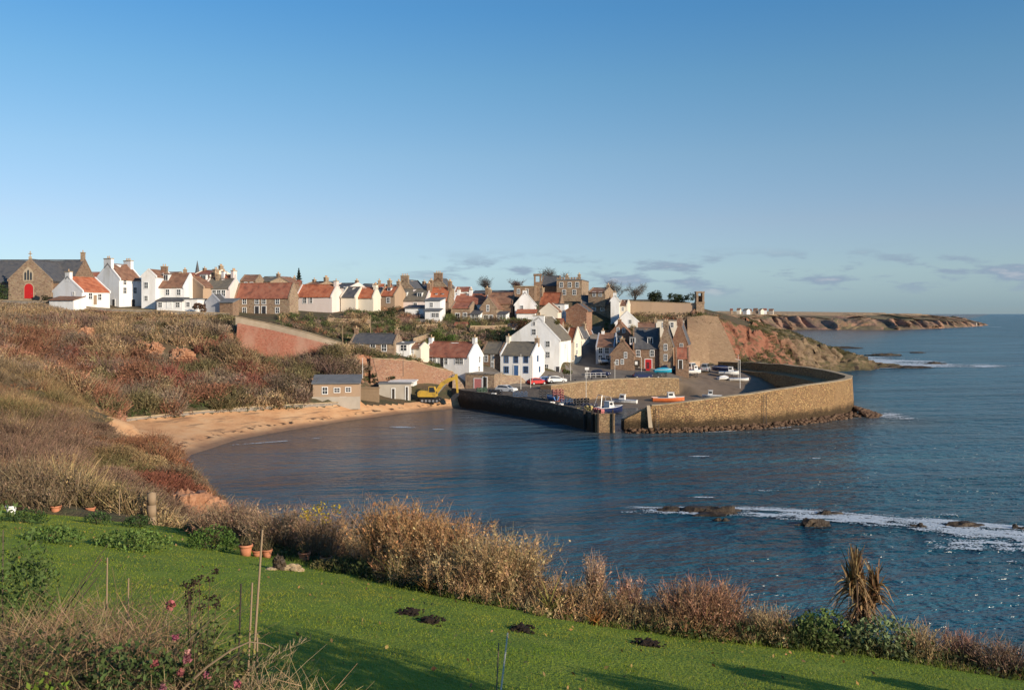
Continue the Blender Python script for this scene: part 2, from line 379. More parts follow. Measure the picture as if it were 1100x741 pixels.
# quay and street
QW = [(7.4, 182, 3.8), (13, 191, 3.8), (20, 198, 3.8), (30, 203, 3.9), (36.5, 205, 3.6)]
chain([(x - .8, y + 1.3, z - .05) for x, y, z in QW], 2); chain([(x + .1, y - .1, .25) for x, y, z in QW], 2)
chain([W(600, 403, 206), W(630, 402, 207), W(660, 400, 209), W(700, 401, 209)], 3)
chain([W(615, 390, 222), W(640, 391, 221), W(660, 394.5, 216), W(700, 396, 215), W(725, 396, 219)], 3)
chain([W(628, 372, 242), W(640, 371, 244)], 3)
chain([W(622, 352, 250), W(650, 350, 250), W(676, 351, 243), W(700, 350, 250)], 3)
chain([W(735, 395, 226), W(760, 393, 234), W(790, 391, 238), W(818, 391, 235)], 3)
chain([W(736, 413, 206), W(770, 413, 211), W(800, 412, 213), W(818, 408, 214)], 3)
chain([W(738, 426, 200), W(780, 426, 203), W(815, 424, 205)], 3)
for x, y, z in ((22, 160, -.4), (30, 165, -.9), (45, 175, -1.2), (30, 185, .05), (40, 190, -.3), (55, 190, -.8), (20, 180, .2), (25, 190, .25), (12, 168, -.2), (15, 174, .15)): CP.append((x, y, z))
# castle rock and headland
chain([W(737, 391, 232), W(741, 389, 238), W(790, 388, 240), W(835, 393, 241)], 3)
chain([W(725, 350, 252), W(740, 341, 256), W(757, 338.5, 258), W(772, 340, 262), W(785, 347, 264), W(800, 356, 266), W(830, 361, 278), W(860, 367, 292), W(890, 374, 306), W(915, 382, 316), W(935, 389, 321), W(955, 394, 318)], 2.5)
chain([W(771, 350, 259), W(785, 362, 258), W(800, 372, 260), W(830, 377, 270), W(858, 384, 282), W(880, 388, 293), W(900, 388, 306)], 2.5)
chain([W(790, 387, 244), W(815, 390, 248), W(840, 394, 258), W(868, 397.5, 276), W(890, 399, 288), W(910, 399, 292), W(935, 397, 300), W(962, 394.5, 312)], 2.5)
chain([(132, 330, 0), (122, 345, 0), (118, 380, 0), (120, 430, 0)], 8); chain([(150, 322, -2), (140, 345, -3), (150, 400, -3)], 10)
chain([(78, 250, -2), (90, 275, -2), (112, 290, -2), (145, 305, -2.5)], 6)
chain([(90, 330, 13.5), (75, 380, 16), (60, 430, 17.5)], 8)
# plateau behind
chain([W(660, 337.5, 263), W(700, 337, 262), W(756, 337.5, 262)], 4)
chain([W(430, 348, 214), W(480, 347, 222), W(540, 347, 226), W(590, 346, 232), W(620, 351, 238)], 4)
chain([W(440, 366, 206), W(500, 364, 209), W(560, 362, 216), W(600, 363, 224)], 4)
chain([W(430, 376, 198), W(470, 377, 203), W(520, 378, 208), W(545, 378, 212)], 4)
chain([W(650, 362, 236), W(690, 374, 228), W(715, 374, 230)], 4)
for x0 in range(-190, 60, 30): CP += [(x0, 262, 21.3), (x0, 300, 22.5), (x0, 345, 22.5)]
CP += [(-110, 212, 20.6), (-85, 212, 20.0), (-60, 225, 19.5), (-40, 225, 18.6), (-20, 232, 18.2), (70, 300, 17.5), (50, 330, 18), (60, 345, 18), (100, 345, 8)]
for x, y, z in ((0, 90, -3), (0, 130, -2.5), (-15, 150, -1.3), (10, 120, -3), (40, 110, -4), (80, 140, -4), (100, 200, -4), (-5, 105, -3), (30, 70, -4), (80, 80, -4), (66, 160, -3), (72, 190, -3), (74, 225, -3), (40, 135, -2.5), (160, 260, -4), (160, 60, -4), (160, 180, -4), (160, 345, -3), (160, -6, -3), (60, 10, 3), (40, 0, 9)): CP.append((x, y, z))

NX, NY, GX0, GY0 = 330, 350, -170.0, -5.0
def tin():
    P = [(x, y) for x, y, z in CP]
    seen = {}; Z = []; V = []
    for (x, y, z) in CP:
        k = (round(x * 2), round(y * 2))
        if k in seen: continue
        seen[k] = 1; V.append(Vector((x, y))); Z.append(z)
    vo, eo, fo, ov, oe, of = delaunay_2d_cdt(V, [], [], 0, 1e-4)
    zz = [Z[o[0]] if o else 0 for o in ov]
    G = np.full((NY, NX), np.nan)
    for f in fo:
        a, b, c = (vo[i] for i in f); za, zb, zc = (zz[i] for i in f)
        x0 = max(0, int(math.floor(min(a.x, b.x, c.x) - GX0))); x1 = min(NX - 1, int(math.ceil(max(a.x, b.x, c.x) - GX0)))
        y0 = max(0, int(math.floor(min(a.y, b.y, c.y) - GY0))); y1 = min(NY - 1, int(math.ceil(max(a.y, b.y, c.y) - GY0)))
        if x1 < x0 or y1 < y0: continue
        gx, gy = np.meshgrid(np.arange(x0, x1 + 1) + GX0, np.arange(y0, y1 + 1) + GY0)
        d = (b.y - c.y) * (a.x - c.x) + (c.x - b.x) * (a.y - c.y)
        if abs(d) < 1e-9: continue
        l1 = ((b.y - c.y) * (gx - c.x) + (c.x - b.x) * (gy - c.y)) / d
        l2 = ((c.y - a.y) * (gx - c.x) + (a.x - c.x) * (gy - c.y)) / d
        m = (l1 > -1e-6) & (l2 > -1e-6) & (1 - l1 - l2 > -1e-6)
        sub = G[y0:y1 + 1, x0:x1 + 1]; sub[m] = (l1 * za + l2 * zb + (1 - l1 - l2) * zc)[m]
    return G
GZ = tin()
gxx, gyy = np.meshgrid(np.arange(NX) + GX0, np.arange(NY) + GY0)
GZ = np.where(np.isnan(GZ), np.where(gxx < 0, 22.0, -3.0), GZ)
def ground(x, y):
    x = np.asarray(x, float) - GX0; y = np.asarray(y, float) - GY0
    ix = np.clip(np.floor(x).astype(int), 0, NX - 2); iy = np.clip(np.floor(y).astype(int), 0, NY - 2)
    fx = np.clip(x - ix, 0, 1); fy = np.clip(y - iy, 0, 1)
    return (GZ[iy, ix] * (1 - fx) + GZ[iy, ix + 1] * fx) * (1 - fy) + (GZ[iy + 1, ix] * (1 - fx) + GZ[iy + 1, ix + 1] * fx) * fy
def on_ground(px, py, zguess=None, lift=0.0):
    """where the sight line through a pixel meets the terrain"""
    d = np.array([(px - CX) / F, 1, -(py - HY) / F]); t = np.linspace(20, 330, 3000)
    p = np.array([0, 0, CAMZ]) + t[:, None] * d; g = ground(p[:, 0], p[:, 1]); i = np.argmax(p[:, 2] < g) if (p[:, 2] < g).any() else len(t) - 1
    return (float(p[i, 0]), float(p[i, 1]), float(max(g[i], p[i, 2])) + lift)
LAWN = [(x, y) for x, y, z in EDGE] + [(26, -4), (-24, -4)]
BEACHP = [(p[0], p[1]) for p in BACK] + [(-8, 179)] + [(x + 5, y - 14) for x, y, z in SHORE[::-1]] + [(-45, 104)]
TARMAC = [(QW[0][0] - 1, QW[0][1]), (7, 186)] + [(x, y) for x, y, z in QW] + [(41, 220), (38, 226), (30, 221), (24.5, 219), (24, 250), (17.5, 250), (15, 224), (12, 208), (-10, 201), (-14, 196), (-11, 190), (-8, 184)]
BASIN = [(7, 172), (5.5, 183), (11.5, 193), (19, 200.5), (29, 205.5), (37, 206.5), (46, 237), (66, 240), (66, 180), (60, 165), (30, 140), (14, 140)]
HEAD = [(43, 236), (46, 252), (51, 258), (75, 285), (75, 349), (158, 349), (158, 285), (60, 236)]
REDPATCH = [(150, 533, 214, 562)]
hn = (fbm(gxx / 6, gyy / 6, 3) - .5)
rough_amp = np.where(inpoly(gxx, gyy, HEAD), 2.6, np.where(inpoly(gxx, gyy, LAWN) | inpoly(gxx, gyy, BEACHP) | inpoly(gxx, gyy, TARMAC) | inpoly(gxx, gyy, BASIN), .12, np.where(gyy < 200, .9, .3)))
rough_amp = np.where((GZ < .3) & ~inpoly(gxx, gyy, HEAD), .1, rough_amp)
near_hd = inpoly(gxx, gyy, HEAD)
bluff = (gyy > 122) & (gyy < 194) & (gxx < -14) & ~inpoly(gxx, gyy, BEACHP) & (GZ > 2.8)
GZ = GZ + np.where(bluff, (fbm(gxx / 8.5, gyy / 8.5, 41, 3) - .5) * 5.5 * np.clip((193 - gyy) / 14, 0, 1) * np.clip((GZ - 2.8) / 3, 0, 1), 0) + np.where((gyy > 44) & (gyy < 122) & (gxx < -16) & (GZ > 3), (fbm(gxx / 7, gyy / 7, 42, 3) - .5) * 1.8, 0)
GZ = GZ + hn * rough_amp + np.where(near_hd & (GZ > .4), (fbm(gxx / 2.2, gyy / 2.2, 9) - .5) * 2.2, 0)
GZ = np.where(inpoly(gxx, gyy, LAWN), GZ - .45, GZ)

# ground materials
def m_hill():
    s = NM('hillside_soil'); p = s.pos(); nz_ = s.sep(s.n('ShaderNodeNewGeometry').outputs['True Normal'])[2]
    soil = s.ramp(s.noise(p, .22, 6, .65), [(.3, (.085, .060, .034)), (.45, (.13, .09, .05)), (.58, (.075, .075, .035)), (.7, (.12, .07, .045))])
    rock = s.ramp(s.noise(s.pos((1, 1, 3)), .5, 5, .65), [(.3, (.30, .13, .075)), (.5, (.40, .20, .12)), (.7, (.46, .29, .19))])
    f = s.mr(s.math('ADD', nz_, s.math('MULTIPLY', s.noise(p, .35, 4), .5)), .78, 1.0)
    c = s.mixc(f, rock, soil)
    return s.fin(c, .95, s.bump(s.noise(p, 1.2, 6, .7), .8, .5))
def m_head():
    s = NM('headland_rock'); p = s.pos(); nz_ = s.sep(s.n('ShaderNodeNewGeometry').outputs['True Normal'])[2]; xyz = s.sep(p)
    red = s.ramp(s.noise(s.pos((1, 1, 2.6)), .22, 6, .65), [(.3, (.10, .05, .035)), (.46, (.34, .15, .09)), (.6, (.26, .105, .065)), (.75, (.36, .22, .14))])
    tan = s.ramp(s.noise(s.pos((1, 1, 3)), .3, 6, .65), [(.3, (.07, .05, .035)), (.5, (.22, .15, .09)), (.72, (.32, .23, .135))])
    rock = s.mixc(s.mr(xyz[0], 74, 90), red, tan)
    rock = s.mixc(s.mr(s.math('ADD', xyz[2], s.math('MULTIPLY', s.noise(p, .5, 4), 2.5)), 1.6, 3.2, .9, 0.), rock, (.05, .035, .028))
    gr = s.ramp(s.noise(p, .3, 5), [(.3, (.07, .075, .028)), (.55, (.17, .125, .06)), (.75, (.115, .10, .04))])
    f = s.mr(s.math('ADD', nz_, s.math('MULTIPLY', s.noise(p, .3, 4), .5)), .84, 1.02)
    return s.fin(s.mixc(f, rock, gr), .92, s.bump(s.noise(p, .7, 8, .75), 1.0, .9))
def m_beach():
    s = NM('beach_sand'); p = s.pos(); z = s.sep(p)[2]
    c = s.ramp(s.noise(p, .35, 6, .6), [(.3, (.48, .245, .115)), (.5, (.60, .335, .165)), (.7, (.64, .40, .215))])
    c = s.mixc(s.mr(s.noise(s.pos((.3, .3, 6)), .6, 5), .56, .66, 0, .65), c, (.17, .105, .065))
    zz = s.math('ADD', z, s.math('MULTIPLY', s.noise(p, .25, 3), .5))
    c = s.mixc(s.mr(zz, .35, .95, .8, 0.), c, (.15, .095, .065))
    wr = s.math('MULTIPLY', s.mr(s.noise(p, .9, 4), .5, .62), s.math('MULTIPLY', s.mr(zz, .75, .95), s.mr(zz, 1.0, 1.3, 1., 0.)))
    c = s.mixc(wr, c, (.035, .022, .016))
    return s.fin(c, .9, s.bump(s.noise(p, 1.5, 6, .7), .5, .25))
M['hill'] = m_hill(); M['head'] = m_head(); M['beach'] = m_beach()
M['tarmac'] = mnoise('quay_tarmac', [(.10, .085, .072), (.15, .13, .11), (.19, .165, .14)], .3, .9, .2, bscale=3)
M['bed'] = mnoise('harbour_mud', [(.12, .085, .055), (.19, .14, .095), (.14, .105, .07)], .25, .6, .3)
M['lawng'] = mnoise('lawn_turf', [(.10, .16, .012), (.15, .215, .017), (.20, .25, .026)], .9, .95, .6, bscale=14)
zone = np.zeros((NY - 1, NX - 1), int)
cxx, cyy = gxx[:-1, :-1] + .5, gyy[:-1, :-1] + .5
zone[inpoly(cxx, cyy, HEAD)] = 2; zone[inpoly(cxx, cyy, BEACHP)] = 1
zone[inpoly(cxx, cyy, TARMAC)] = 3; zone[inpoly(cxx, cyy, BASIN)] = 4
idx = np.arange(NY * NX).reshape(NY, NX)
quads = np.stack([idx[:-1, :-1], idx[:-1, 1:], idx[1:, 1:], idx[1:, :-1]], -1)
allv = np.stack([gxx, gyy, GZ], -1).reshape(-1, 3)
def np_mesh(name, V, Q, mat, smooth=False, col=None):
    me = bpy.data.meshes.new(name); nv, nq = len(V), len(Q); k = Q.shape[1]
    me.vertices.add(nv); me.vertices.foreach_set('co', np.ascontiguousarray(V, np.float32).ravel())
    me.loops.add(nq * k); me.loops.foreach_set('vertex_index', np.ascontiguousarray(Q, np.int32).ravel())
    me.polygons.add(nq); me.polygons.foreach_set('loop_start', np.arange(0, nq * k, k, dtype=np.int32))
    if smooth: me.polygons.foreach_set('use_smooth', np.ones(nq, bool))
    me.update(calc_edges=True)
    if col is not None:
        a = me.color_attributes.new('Col', 'FLOAT_COLOR', 'POINT')
        a.data.foreach_set('color', np.concatenate([col, np.ones((nv, 1))], 1).astype(np.float32).ravel())
    me.materials.append(mat); return me
for zi, nm, mk in ((0, 'hillside', 'hill'), (1, 'beach', 'beach'), (3, 'quay_road', 'tarmac'), (4, 'harbour_bed', 'bed')):
    q = quads[zone == zi].reshape(-1, 4); u, inv = np.unique(q, return_inverse=True)
    tag(link(nm, np_mesh(nm, allv[u], inv.reshape(-1, 4), M[mk], zi != 2)), kind='structure')
# headland on a finer grid with broken, ledged rock
hxs = np.arange(42, 159, .5); hys = np.arange(235, 345, .5); hx_, hy_ = np.meshgrid(hxs, hys); hz_ = ground(hx_, hy_)
sl_ = np.hypot(ground(hx_ + 1, hy_) - ground(hx_ - 1, hy_), ground(hx_, hy_ + 1) - ground(hx_, hy_ - 1)) / 2
rid = 1 - np.abs(2 * fbm(hx_ / 5.5, hy_ / 5.5, 301, 4) - 1) ** .7; rid2 = 1 - np.abs(2 * fbm(hx_ / 1.8, hy_ / 1.8, 302, 3) - 1) ** .7
amp_ = np.clip((hz_ - .1) / 1.5, 0, 1) * (.12 + np.clip(sl_ - .3, 0, 1.0) * 1.3) * np.clip((hx_ - 50) / 14, .1, 1)
hz_ = hz_ + ((rid - .5) * 2.4 + (rid2 - .5) * 1.3) * amp_ - .4 * amp_
hd_ = np.clip((rid - .55) * 4, -1, 1) * amp_ * .7
hidx = np.arange(hx_.size).reshape(hx_.shape); hq = np.stack([hidx[:-1, :-1], hidx[:-1, 1:], hidx[1:, 1:], hidx[1:, :-1]], -1)
hq = hq[inpoly(hx_[:-1, :-1] + .25, hy_[:-1, :-1] + .25, HEAD)].reshape(-1, 4); u, inv = np.unique(hq, return_inverse=True)
tag(link('headland', np_mesh('headland', np.stack([hx_ + (vnoise(hx_ / 3, hz_ / 2, 303) - .5) * amp_ * 2, hy_ - hd_, hz_], -1).reshape(-1, 3)[u], inv.reshape(-1, 4), M['head'], False)), kind='structure')
# lawn
xs = np.arange(-24, 26.01, .25); ys = np.arange(-4, 38.6, .25); lx, ly = np.meshgrid(xs, ys)
def lawn_h(x, y): return LZ(x, y) + (fbm(x / 2.5, y / 2.5, 21) - .5) * .16 + (fbm(x / .6, y / .6, 22) - .5) * .05
lz = lawn_h(lx, ly); k = len(xs); li = np.arange(lx.size).reshape(lx.shape)
lq = np.stack([li[:-1, :-1], li[:-1, 1:], li[1:, 1:], li[1:, :-1]], -1); lm = inpoly(lx[:-1, :-1] + .12, ly[:-1, :-1] + .12, LAWN)
lq = lq[lm].reshape(-1, 4); u, inv = np.unique(lq, return_inverse=True)
tag(link('lawn', np_mesh('lawn', np.stack([lx, ly, lz], -1).reshape(-1, 3)[u], inv.reshape(-1, 4), M['lawng'], True)), kind='structure')

# far coast across the bay
FC = []
def fchain(pts, step=12):
    for a, b in zip(pts, pts[1:]):
        n = max(1, int(math.dist(a[:2], b[:2]) / step))
        for k in range(n): FC.append(tuple(a[i] + (b[i] - a[i]) * k / n for i in range(3)))
    FC.append(tuple(pts[-1]))
fchain([(118, 345, 0), (122, 430, 0), (140, 520, 0), (165, 620, 0), (205, 760, 0), (262, 930, 0), W(845, 354.3, 1040), W(870, 354, 1060), W(910, 354.2, 1048), W(950, 354.6, 1020), W(985, 353.8, 1075), W(1010, 352.6, 1155), W(1040, 351.3, 1260), W(1062, 349.5, 1440), (830, 1800, 0), (950, 2600, 0)])
fchain([(95, 345, 9), (95, 430, 12), (108, 520, 14), (130, 620, 14), (165, 760, 13), (222, 930, 13), W(845, 341, 1090), W(870, 341, 1110), W(920, 341.5, 1095), W(955, 342, 1080), W(985, 343.5, 1130), W(1010, 344.5, 1200), W(1040, 346, 1310), W(1056, 347, 1470), (790, 1800, 4), (900, 2600, 6)])
fchain([(60, 345, 17), (40, 520, 19), (90, 760, 19), (160, 930, 19), W(850, 336.5, 1300), W(910, 336.8, 1300), W(960, 337.3, 1350), W(1010, 339.5, 1450), W(1035, 342.5, 1500), (700, 1800, 8), (800, 2600, 10)])
fchain([(-100, 345, 22), (-100, 760, 22), (50, 1100, 22), W(850, 334.8, 1700), W(930, 335.5, 1700), W(990, 337, 1750), (700, 2600, 14)], 40)
fchain([(140, 345, -3), (165, 520, -3), (240, 760, -3), (320, 930, -3), (400, 1000, -3), (560, 1110, -3), (760, 1400, -3), (900, 1800, -3), (1000, 2600, -3)])
def far():
    V = [Vector((x, y)) for x, y, z in FC]; vo, eo, fo, ov, oe, of = delaunay_2d_cdt(V, [], [], 0, 1e-3)
    v = np.array([(p.x, p.y, FC[o[0]][2]) for p, o in zip(vo, ov)]); cut = np.array([f for f in fo if len(f) == 3])
    me = np_mesh('far_coast', v, cut, M['far'], False)
    bm = bmesh.new(); bm.from_mesh(me); bmesh.ops.recalc_face_normals(bm, faces=bm.faces)
    bmesh.ops.subdivide_edges(bm, edges=[e for e in bm.edges if e.verts[0].co.y < 1600 and e.verts[1].co.y < 1600], cuts=5, use_grid_fill=True)
    for w in bm.verts:
        if w.co.z > .5:
            n = float(fbm(w.co.x / 16, w.co.y / 30, 5)) - .5; cl = min(1, w.co.z / 3) * max(0, 1 - max(0, w.co.z - 14) / 5); w.co.z += n * min(7, w.co.z * .8) * (.3 + cl); w.co.y += (float(fbm(w.co.x / 9, w.co.z / 30, 6)) - .5) * 60 * cl
    bm.to_mesh(me); bm.free(); return me
def m_far():
    s = NM('far_coast_ground'); p = s.pos(); xyz = s.sep(p); nz_ = s.sep(s.n('ShaderNodeNewGeometry').outputs['True Normal'])[2]
    rock = s.ramp(s.noise(s.pos((1, 1, .6)), .05, 6, .7), [(.32, (.09, .07, .055)), (.46, (.26, .165, .11)), (.56, (.36, .20, .14)), (.7, (.30, .22, .14))])
    gr = s.ramp(s.noise(p, .02, 5), [(.3, (.11, .11, .05)), (.5, (.19, .155, .08)), (.7, (.15, .135, .065))])
    c = s.mixc(s.mr(s.math('ADD', nz_, s.math('MULTIPLY', s.noise(p, .03, 4), .3)), 1.0, 1.2), rock, gr)
    fld = s.math('MULTIPLY', s.mr(xyz[2], 14.5, 16.5), s.mr(xyz[1], 1000, 1120))
    return s.fin(s.mixc(fld, c, (.46, .31, .175)), .95, s.bump(s.noise(p, .08, 6, .7), 1.0, 4.0))
M['far'] = m_far()
tag(link('far_coast', far()), kind='structure')

# ------------------------------------------------------------------ sea
def m_sea():
    s = NM('sea_water'); p = s.pos(); xyz = s.sep(p)
    rot = s.n('ShaderNodeMapping'); rot.inputs['Rotation'].default_value = (0, 0, R(-12)); s.nt.links.new(s.n('ShaderNodeNewGeometry').outputs['Position'], rot.inputs['Vector'])
    def wv(sx, sy, det, w): 
        mp = s.n('ShaderNodeMapping'); mp.inputs['Scale'].default_value = (sx, sy, 1); s.nt.links.new(rot.outputs[0], mp.inputs['Vector'])
        return s.noise(mp.outputs[0], 1.0, det, .6)
    swell = wv(.014, .062, 3, 0); chop = wv(.16, .42, 4, 0); rip = wv(.9, 1.9, 3, 0)
    # the bay behind the pier is calmer than the open sea
    calm = s.math('MULTIPLY', s.mr(xyz[0], -4, 42, .30, 1.0), 1.0)
    calm = s.math('MAXIMUM', calm, s.mr(xyz[1], 95, 60, 0., .9))
    h = s.math('ADD', s.math('MULTIPLY', swell, 3.6), s.math('ADD', s.math('ADD', s.math('MULTIPLY', wv(.42, .85, 3, 0), .75), s.math('MULTIPLY', chop, 1.25)), s.math('MULTIPLY', rip, .26)))
    h = s.math('MULTIPLY', h, calm)
    nrm = s.bump(h, 1.0, 2.1)
    deep = s.ramp(wv(.010, .055, 5, 0), [(.34, (.005, .030, .050)), (.45, (.012, .070, .105)), (.55, (.018, .090, .138)), (.72, (.040, .135, .165))])
    # shallow, sandy water by the beach and turbid water along the pier
    d = s.math('ADD', s.math('MULTIPLY', xyz[0], -.62), s.math('MULTIPLY', xyz[1], .32))
    d = s.math('ADD', d, s.math('MULTIPLY', s.noise(p, .06, 4), 22.))
    c = s.mixc(s.mr(d, 44, 84, 0, .95), deep, (.135, .092, .062))
    d2 = s.math('SUBTRACT', s.math('ADD', xyz[1], s.math('MULTIPLY', s.noise(p, .07, 3), 10.)), s.math('MULTIPLY', xyz[0], .25))
    turb = s.math('MULTIPLY', s.mr(d2, 130, 144), s.math('MULTIPLY', s.mr(xyz[0], -2, 12), s.mr(xyz[0], 62, 76, 1., 0.)))
    c = s.mixc(s.math('MULTIPLY', turb, .6), c, (.10, .078, .055))
    s.fin(c, .18, nrm, .38); s.b.inputs['IOR'].default_value = 1.33
    s.set(s.b, 'Specular IOR Level', s.mr(xyz[1], 140, 900, .38, .10))
    return s.m
M['sea'] = m_sea()
me = bpy.data.meshes.new('sea'); L = 40000
me.from_pydata([(-L, -2000, 0), (L, -2000, 0), (L, 60000, 0), (-L, 60000, 0)], [], [(0, 1, 2, 3)]); me.materials.append(M['sea'])
tag(link('sea', me), kind='structure')
M['foam'] = mnoise('sea_foam', [(.34, .42, .47), (.66, .70, .73)], 2.0, .9, .6)
def foam(name, label, cx, cy, rx, ry, thr, seed, cell=.12, ang=0.0, sc=(3.0, .8)):
    nx = int(2 * rx / cell); ny = int(2 * ry / (cell * 1.0))
    a, b = np.meshgrid(np.linspace(-1, 1, nx), np.linspace(-1, 1, ny)); X = a * rx; Yy = b * ry
    wx = cx + X * math.cos(ang) - Yy * math.sin(ang); wy = cy + X * math.sin(ang) + Yy * math.cos(ang)
    n = (rng.random(X.shape) - .5) * .22 + .6 * fbm(X / sc[0], Yy / sc[1], seed, 5) + .4 * (1 - np.abs(2 * fbm(X / sc[0] * .8, Yy / sc[1] * .8, seed + 40, 4) - 1)) * .8 + .12 + .35 * (fbm(X / 11, Yy / 4, seed + 5, 2) - .5)
    keep = n > thr + .145 + .24 * (a * a + b * b)
    i = np.arange(nx * ny).reshape(ny, nx); q = np.stack([i[:-1, :-1], i[:-1, 1:], i[1:, 1:], i[1:, :-1]], -1)[keep[:-1, :-1]].reshape(-1, 4)
    if not len(q): return
    z = .035 + .05 * np.clip(n - thr, 0, 1)
    u, inv = np.unique(q, return_inverse=True)
    return tag(link(name, np_mesh(name, np.stack([wx, wy, z], -1).reshape(-1, 3)[u], inv.reshape(-1, 4), M['foam'], True)), kind='stuff')
# the reef: one broken line of small breakers, with lace drifting shorewards of it
rp_ = [Pz(680, 546, 0), Pz(740, 547, 0), Pz(800, 547, 0), Pz(860, 550, 0), Pz(920, 553, 0), Pz(985, 560, 0), Pz(1045, 564, 0), Pz(1110, 569, 0)]
for k, (a, b) in enumerate(zip(rp_, rp_[1:])):
    cx_, cy_ = (a[0] + b[0]) / 2, (a[1] + b[1]) / 2; an = math.atan2(b[1] - a[1], b[0] - a[0])
    foam('sea_foam', '', cx_, cy_ + .3, 4.6, (.45, .75, 1.1, .8, 1.2, 1.3, 1.0)[k], (.46, .42, .40, .42, .37, .35, .37)[k], 100 + k, .09, an, (4.5, .5))
    foam('sea_foam', '', cx_ + 1, cy_ - (1.6, 1.8, 2.2, 2.4, 2.8, 3.2, 3.0)[k], 5.2, (1.2, 1.4, 1.8, 1.8, 2.2, 2.6, 2.2)[k], (.51, .49, .475, .485, .45, .425, .445)[k], 120 + k, .11, an, (1.6, .55))
foam('sea_foam', '', 38, 72.5, 6, 3.0, .47, 13, .12, 0, (1.2, .6))
foam('sea_foam', '', 128, 352, 34, 26, .36, 5, .4, 0, (9, 4)); foam('sea_foam', '', 145, 322, 34, 12, .38, 6, .4, 0, (9, 3)); foam('sea_foam', '', 128, 385, 34, 12, .38, 7, .4, 0, (9, 4)); foam('sea_foam', '', 118, 310, 16, 4, .38, 17, .3, 0, (5, 2))
foam('sea_foam', '', 66, 163, 4, 7, .46, 8, .2); foam('sea_foam', '', 42, 146, 26, 1.6, .60, 9, .2, .33); foam('sea_foam', '', 590, 1290, 80, 60, .5, 10, 3)
foam('sea_foam', '', -41, 111, 5, .6, .50, 11, .12, .9); foam('sea_foam', '', -33, 131, 9, .7, .52, 12, .12, .62); foam('sea_foam', '', -17.5, 147.5, 2.4, 1.0, .42, 14, .12, -.2); foam('sea_foam', '', -11.5, 145, .9, .4, .40, 15, .1)
for k in range(16):   # scattered whitecaps
    foam('sea_foam', '', 10 + 62 * rng.random(), 66 + 120 * rng.random() ** 1.5, 1.6, .5, .58, 30 + k, .14, 0, (1.0, .3))
# rocks awash
M['searock'] = mnoise('sea_rock', [(.016, .012, .009), (.04, .028, .018), (.085, .058, .033)], 1.4, .6, 1.0)
def rock(name, label, cx, cy, rx, ry, h, seed, mat='searock', group=None, z0=-.6, cat='rock', rough=0.):
    bm = bmesh.new(); bmesh.ops.create_icosphere(bm, subdivisions=5 if rough else 4, radius=1)
    for v in bm.verts:
        p = v.co; n = float(fbm(p.x * 2.2 + seed * 7.1, p.y * 2.2 + p.z * 1.7, seed, 4)) - .5
        f = 1 + n * 1.1 + rough * (1 - abs(2 * float(fbm(p.x * 4 + p.y * 3, p.z * 9 + seed, seed + 3, 3)) - 1)) - rough * .6; v.co = Vector((p.x * rx * f, p.y * ry * f, (round((p.z * f) * 4) / 4 * .5 + p.z * f * .5) * h))
    me = bpy.data.meshes.new(name); bm.to_mesh(me); bm.free(); me.materials.append(M[mat])
    o = link(name, me); o.location = (cx, cy, z0); return tag(o, label, cat, group)
def rk(label, px, py, rx, ry, h, seed, **k): p = Pz(px, py, 0); return rock('sea_rock', label, p[0], p[1], rx, ry, h * .82, seed, group='rocks awash in the bay', **k)
rk('long low weedy rock with foam on its seaward side, left end of the reef', 765, 550, 3.4, 1.6, 1.25, 1)
rk('thin flat rock just left of the long weedy rock', 722, 548, 1.9, .9, .95, 2)
rk('jagged brown rock standing apart in front of the foam line', 872, 564, 1.9, .9, 1.2, 3)
rk('small rock tip awash below the long weedy rock', 775, 559, .9, .5, .85, 4)
rk('flat rock tip in the foam behind the jagged brown rock', 888, 552, 1.6, .8, .95, 5)
rk('low rock ridge breaking the foam near the right edge of the bay', 1032, 565, 2.3, .8, .95, 6)
rk('dark rock among foam left of the low ridge', 985, 565, 1.4, .7, .95, 7)
rk('last small rock of the reef at the right frame edge', 1096, 568, .9, .6, .95, 8)
rk('dark rock island off the headland point', 1003, 391, 4.2, 2, 1.6, 9)
rk('long dark reef running out behind the headland', 905, 374, 13, 4, 1.9, 10)
rk('broken dark reef between bands of surf off the headland', 950, 382, 10, 3, 1.7, 11)
rk('low dark shelf joining the headland point to the surf', 965, 395, 11, 3, 1.6, 12)
rk('small dark rock in the outer surf', 985, 379, 4, 1.8, 1.3, 13)

M['weedrock'] = mnoise('weedy_boulders', [(.035, .022, .014), (.085, .048, .028), (.15, .092, .055), (.06, .034, .022)], .9, .8, .9)
def boulders(name, pts, s0, s1, mat, seed):
    """one mesh of many broken stones"""
    r = np.random.default_rng(seed); mb = MB(); ic = bmesh.new(); bmesh.ops.create_icosphere(ic, subdivisions=1, radius=1); V0 = np.array([v.co[:] for v in ic.verts]); F0 = np.array([[v.index for v in f.verts] for f in ic.faces]); ic.free()
    V = []; Q = []
    for i, p in enumerate(pts):
        s = s0 + (s1 - s0) * r.random() ** 2; v = V0 * (1 + (r.random((len(V0), 1)) - .5) * .6) * s * [1 + .6 * r.random(), 1 + .3 * r.random(), .6 + .3 * r.random()]; a = r.random() * 6.28; c_, s_ = math.cos(a), math.sin(a)
        v = np.c_[v[:, 0] * c_ - v[:, 1] * s_, v[:, 0] * s_ + v[:, 1] * c_, v[:, 2]] + p; Q.append(F0 + len(V) * len(V0)); V.append(v)
    return tag(link(name, np_mesh(name, np.concatenate(V), np.concatenate(Q), M[mat])), kind='stuff')

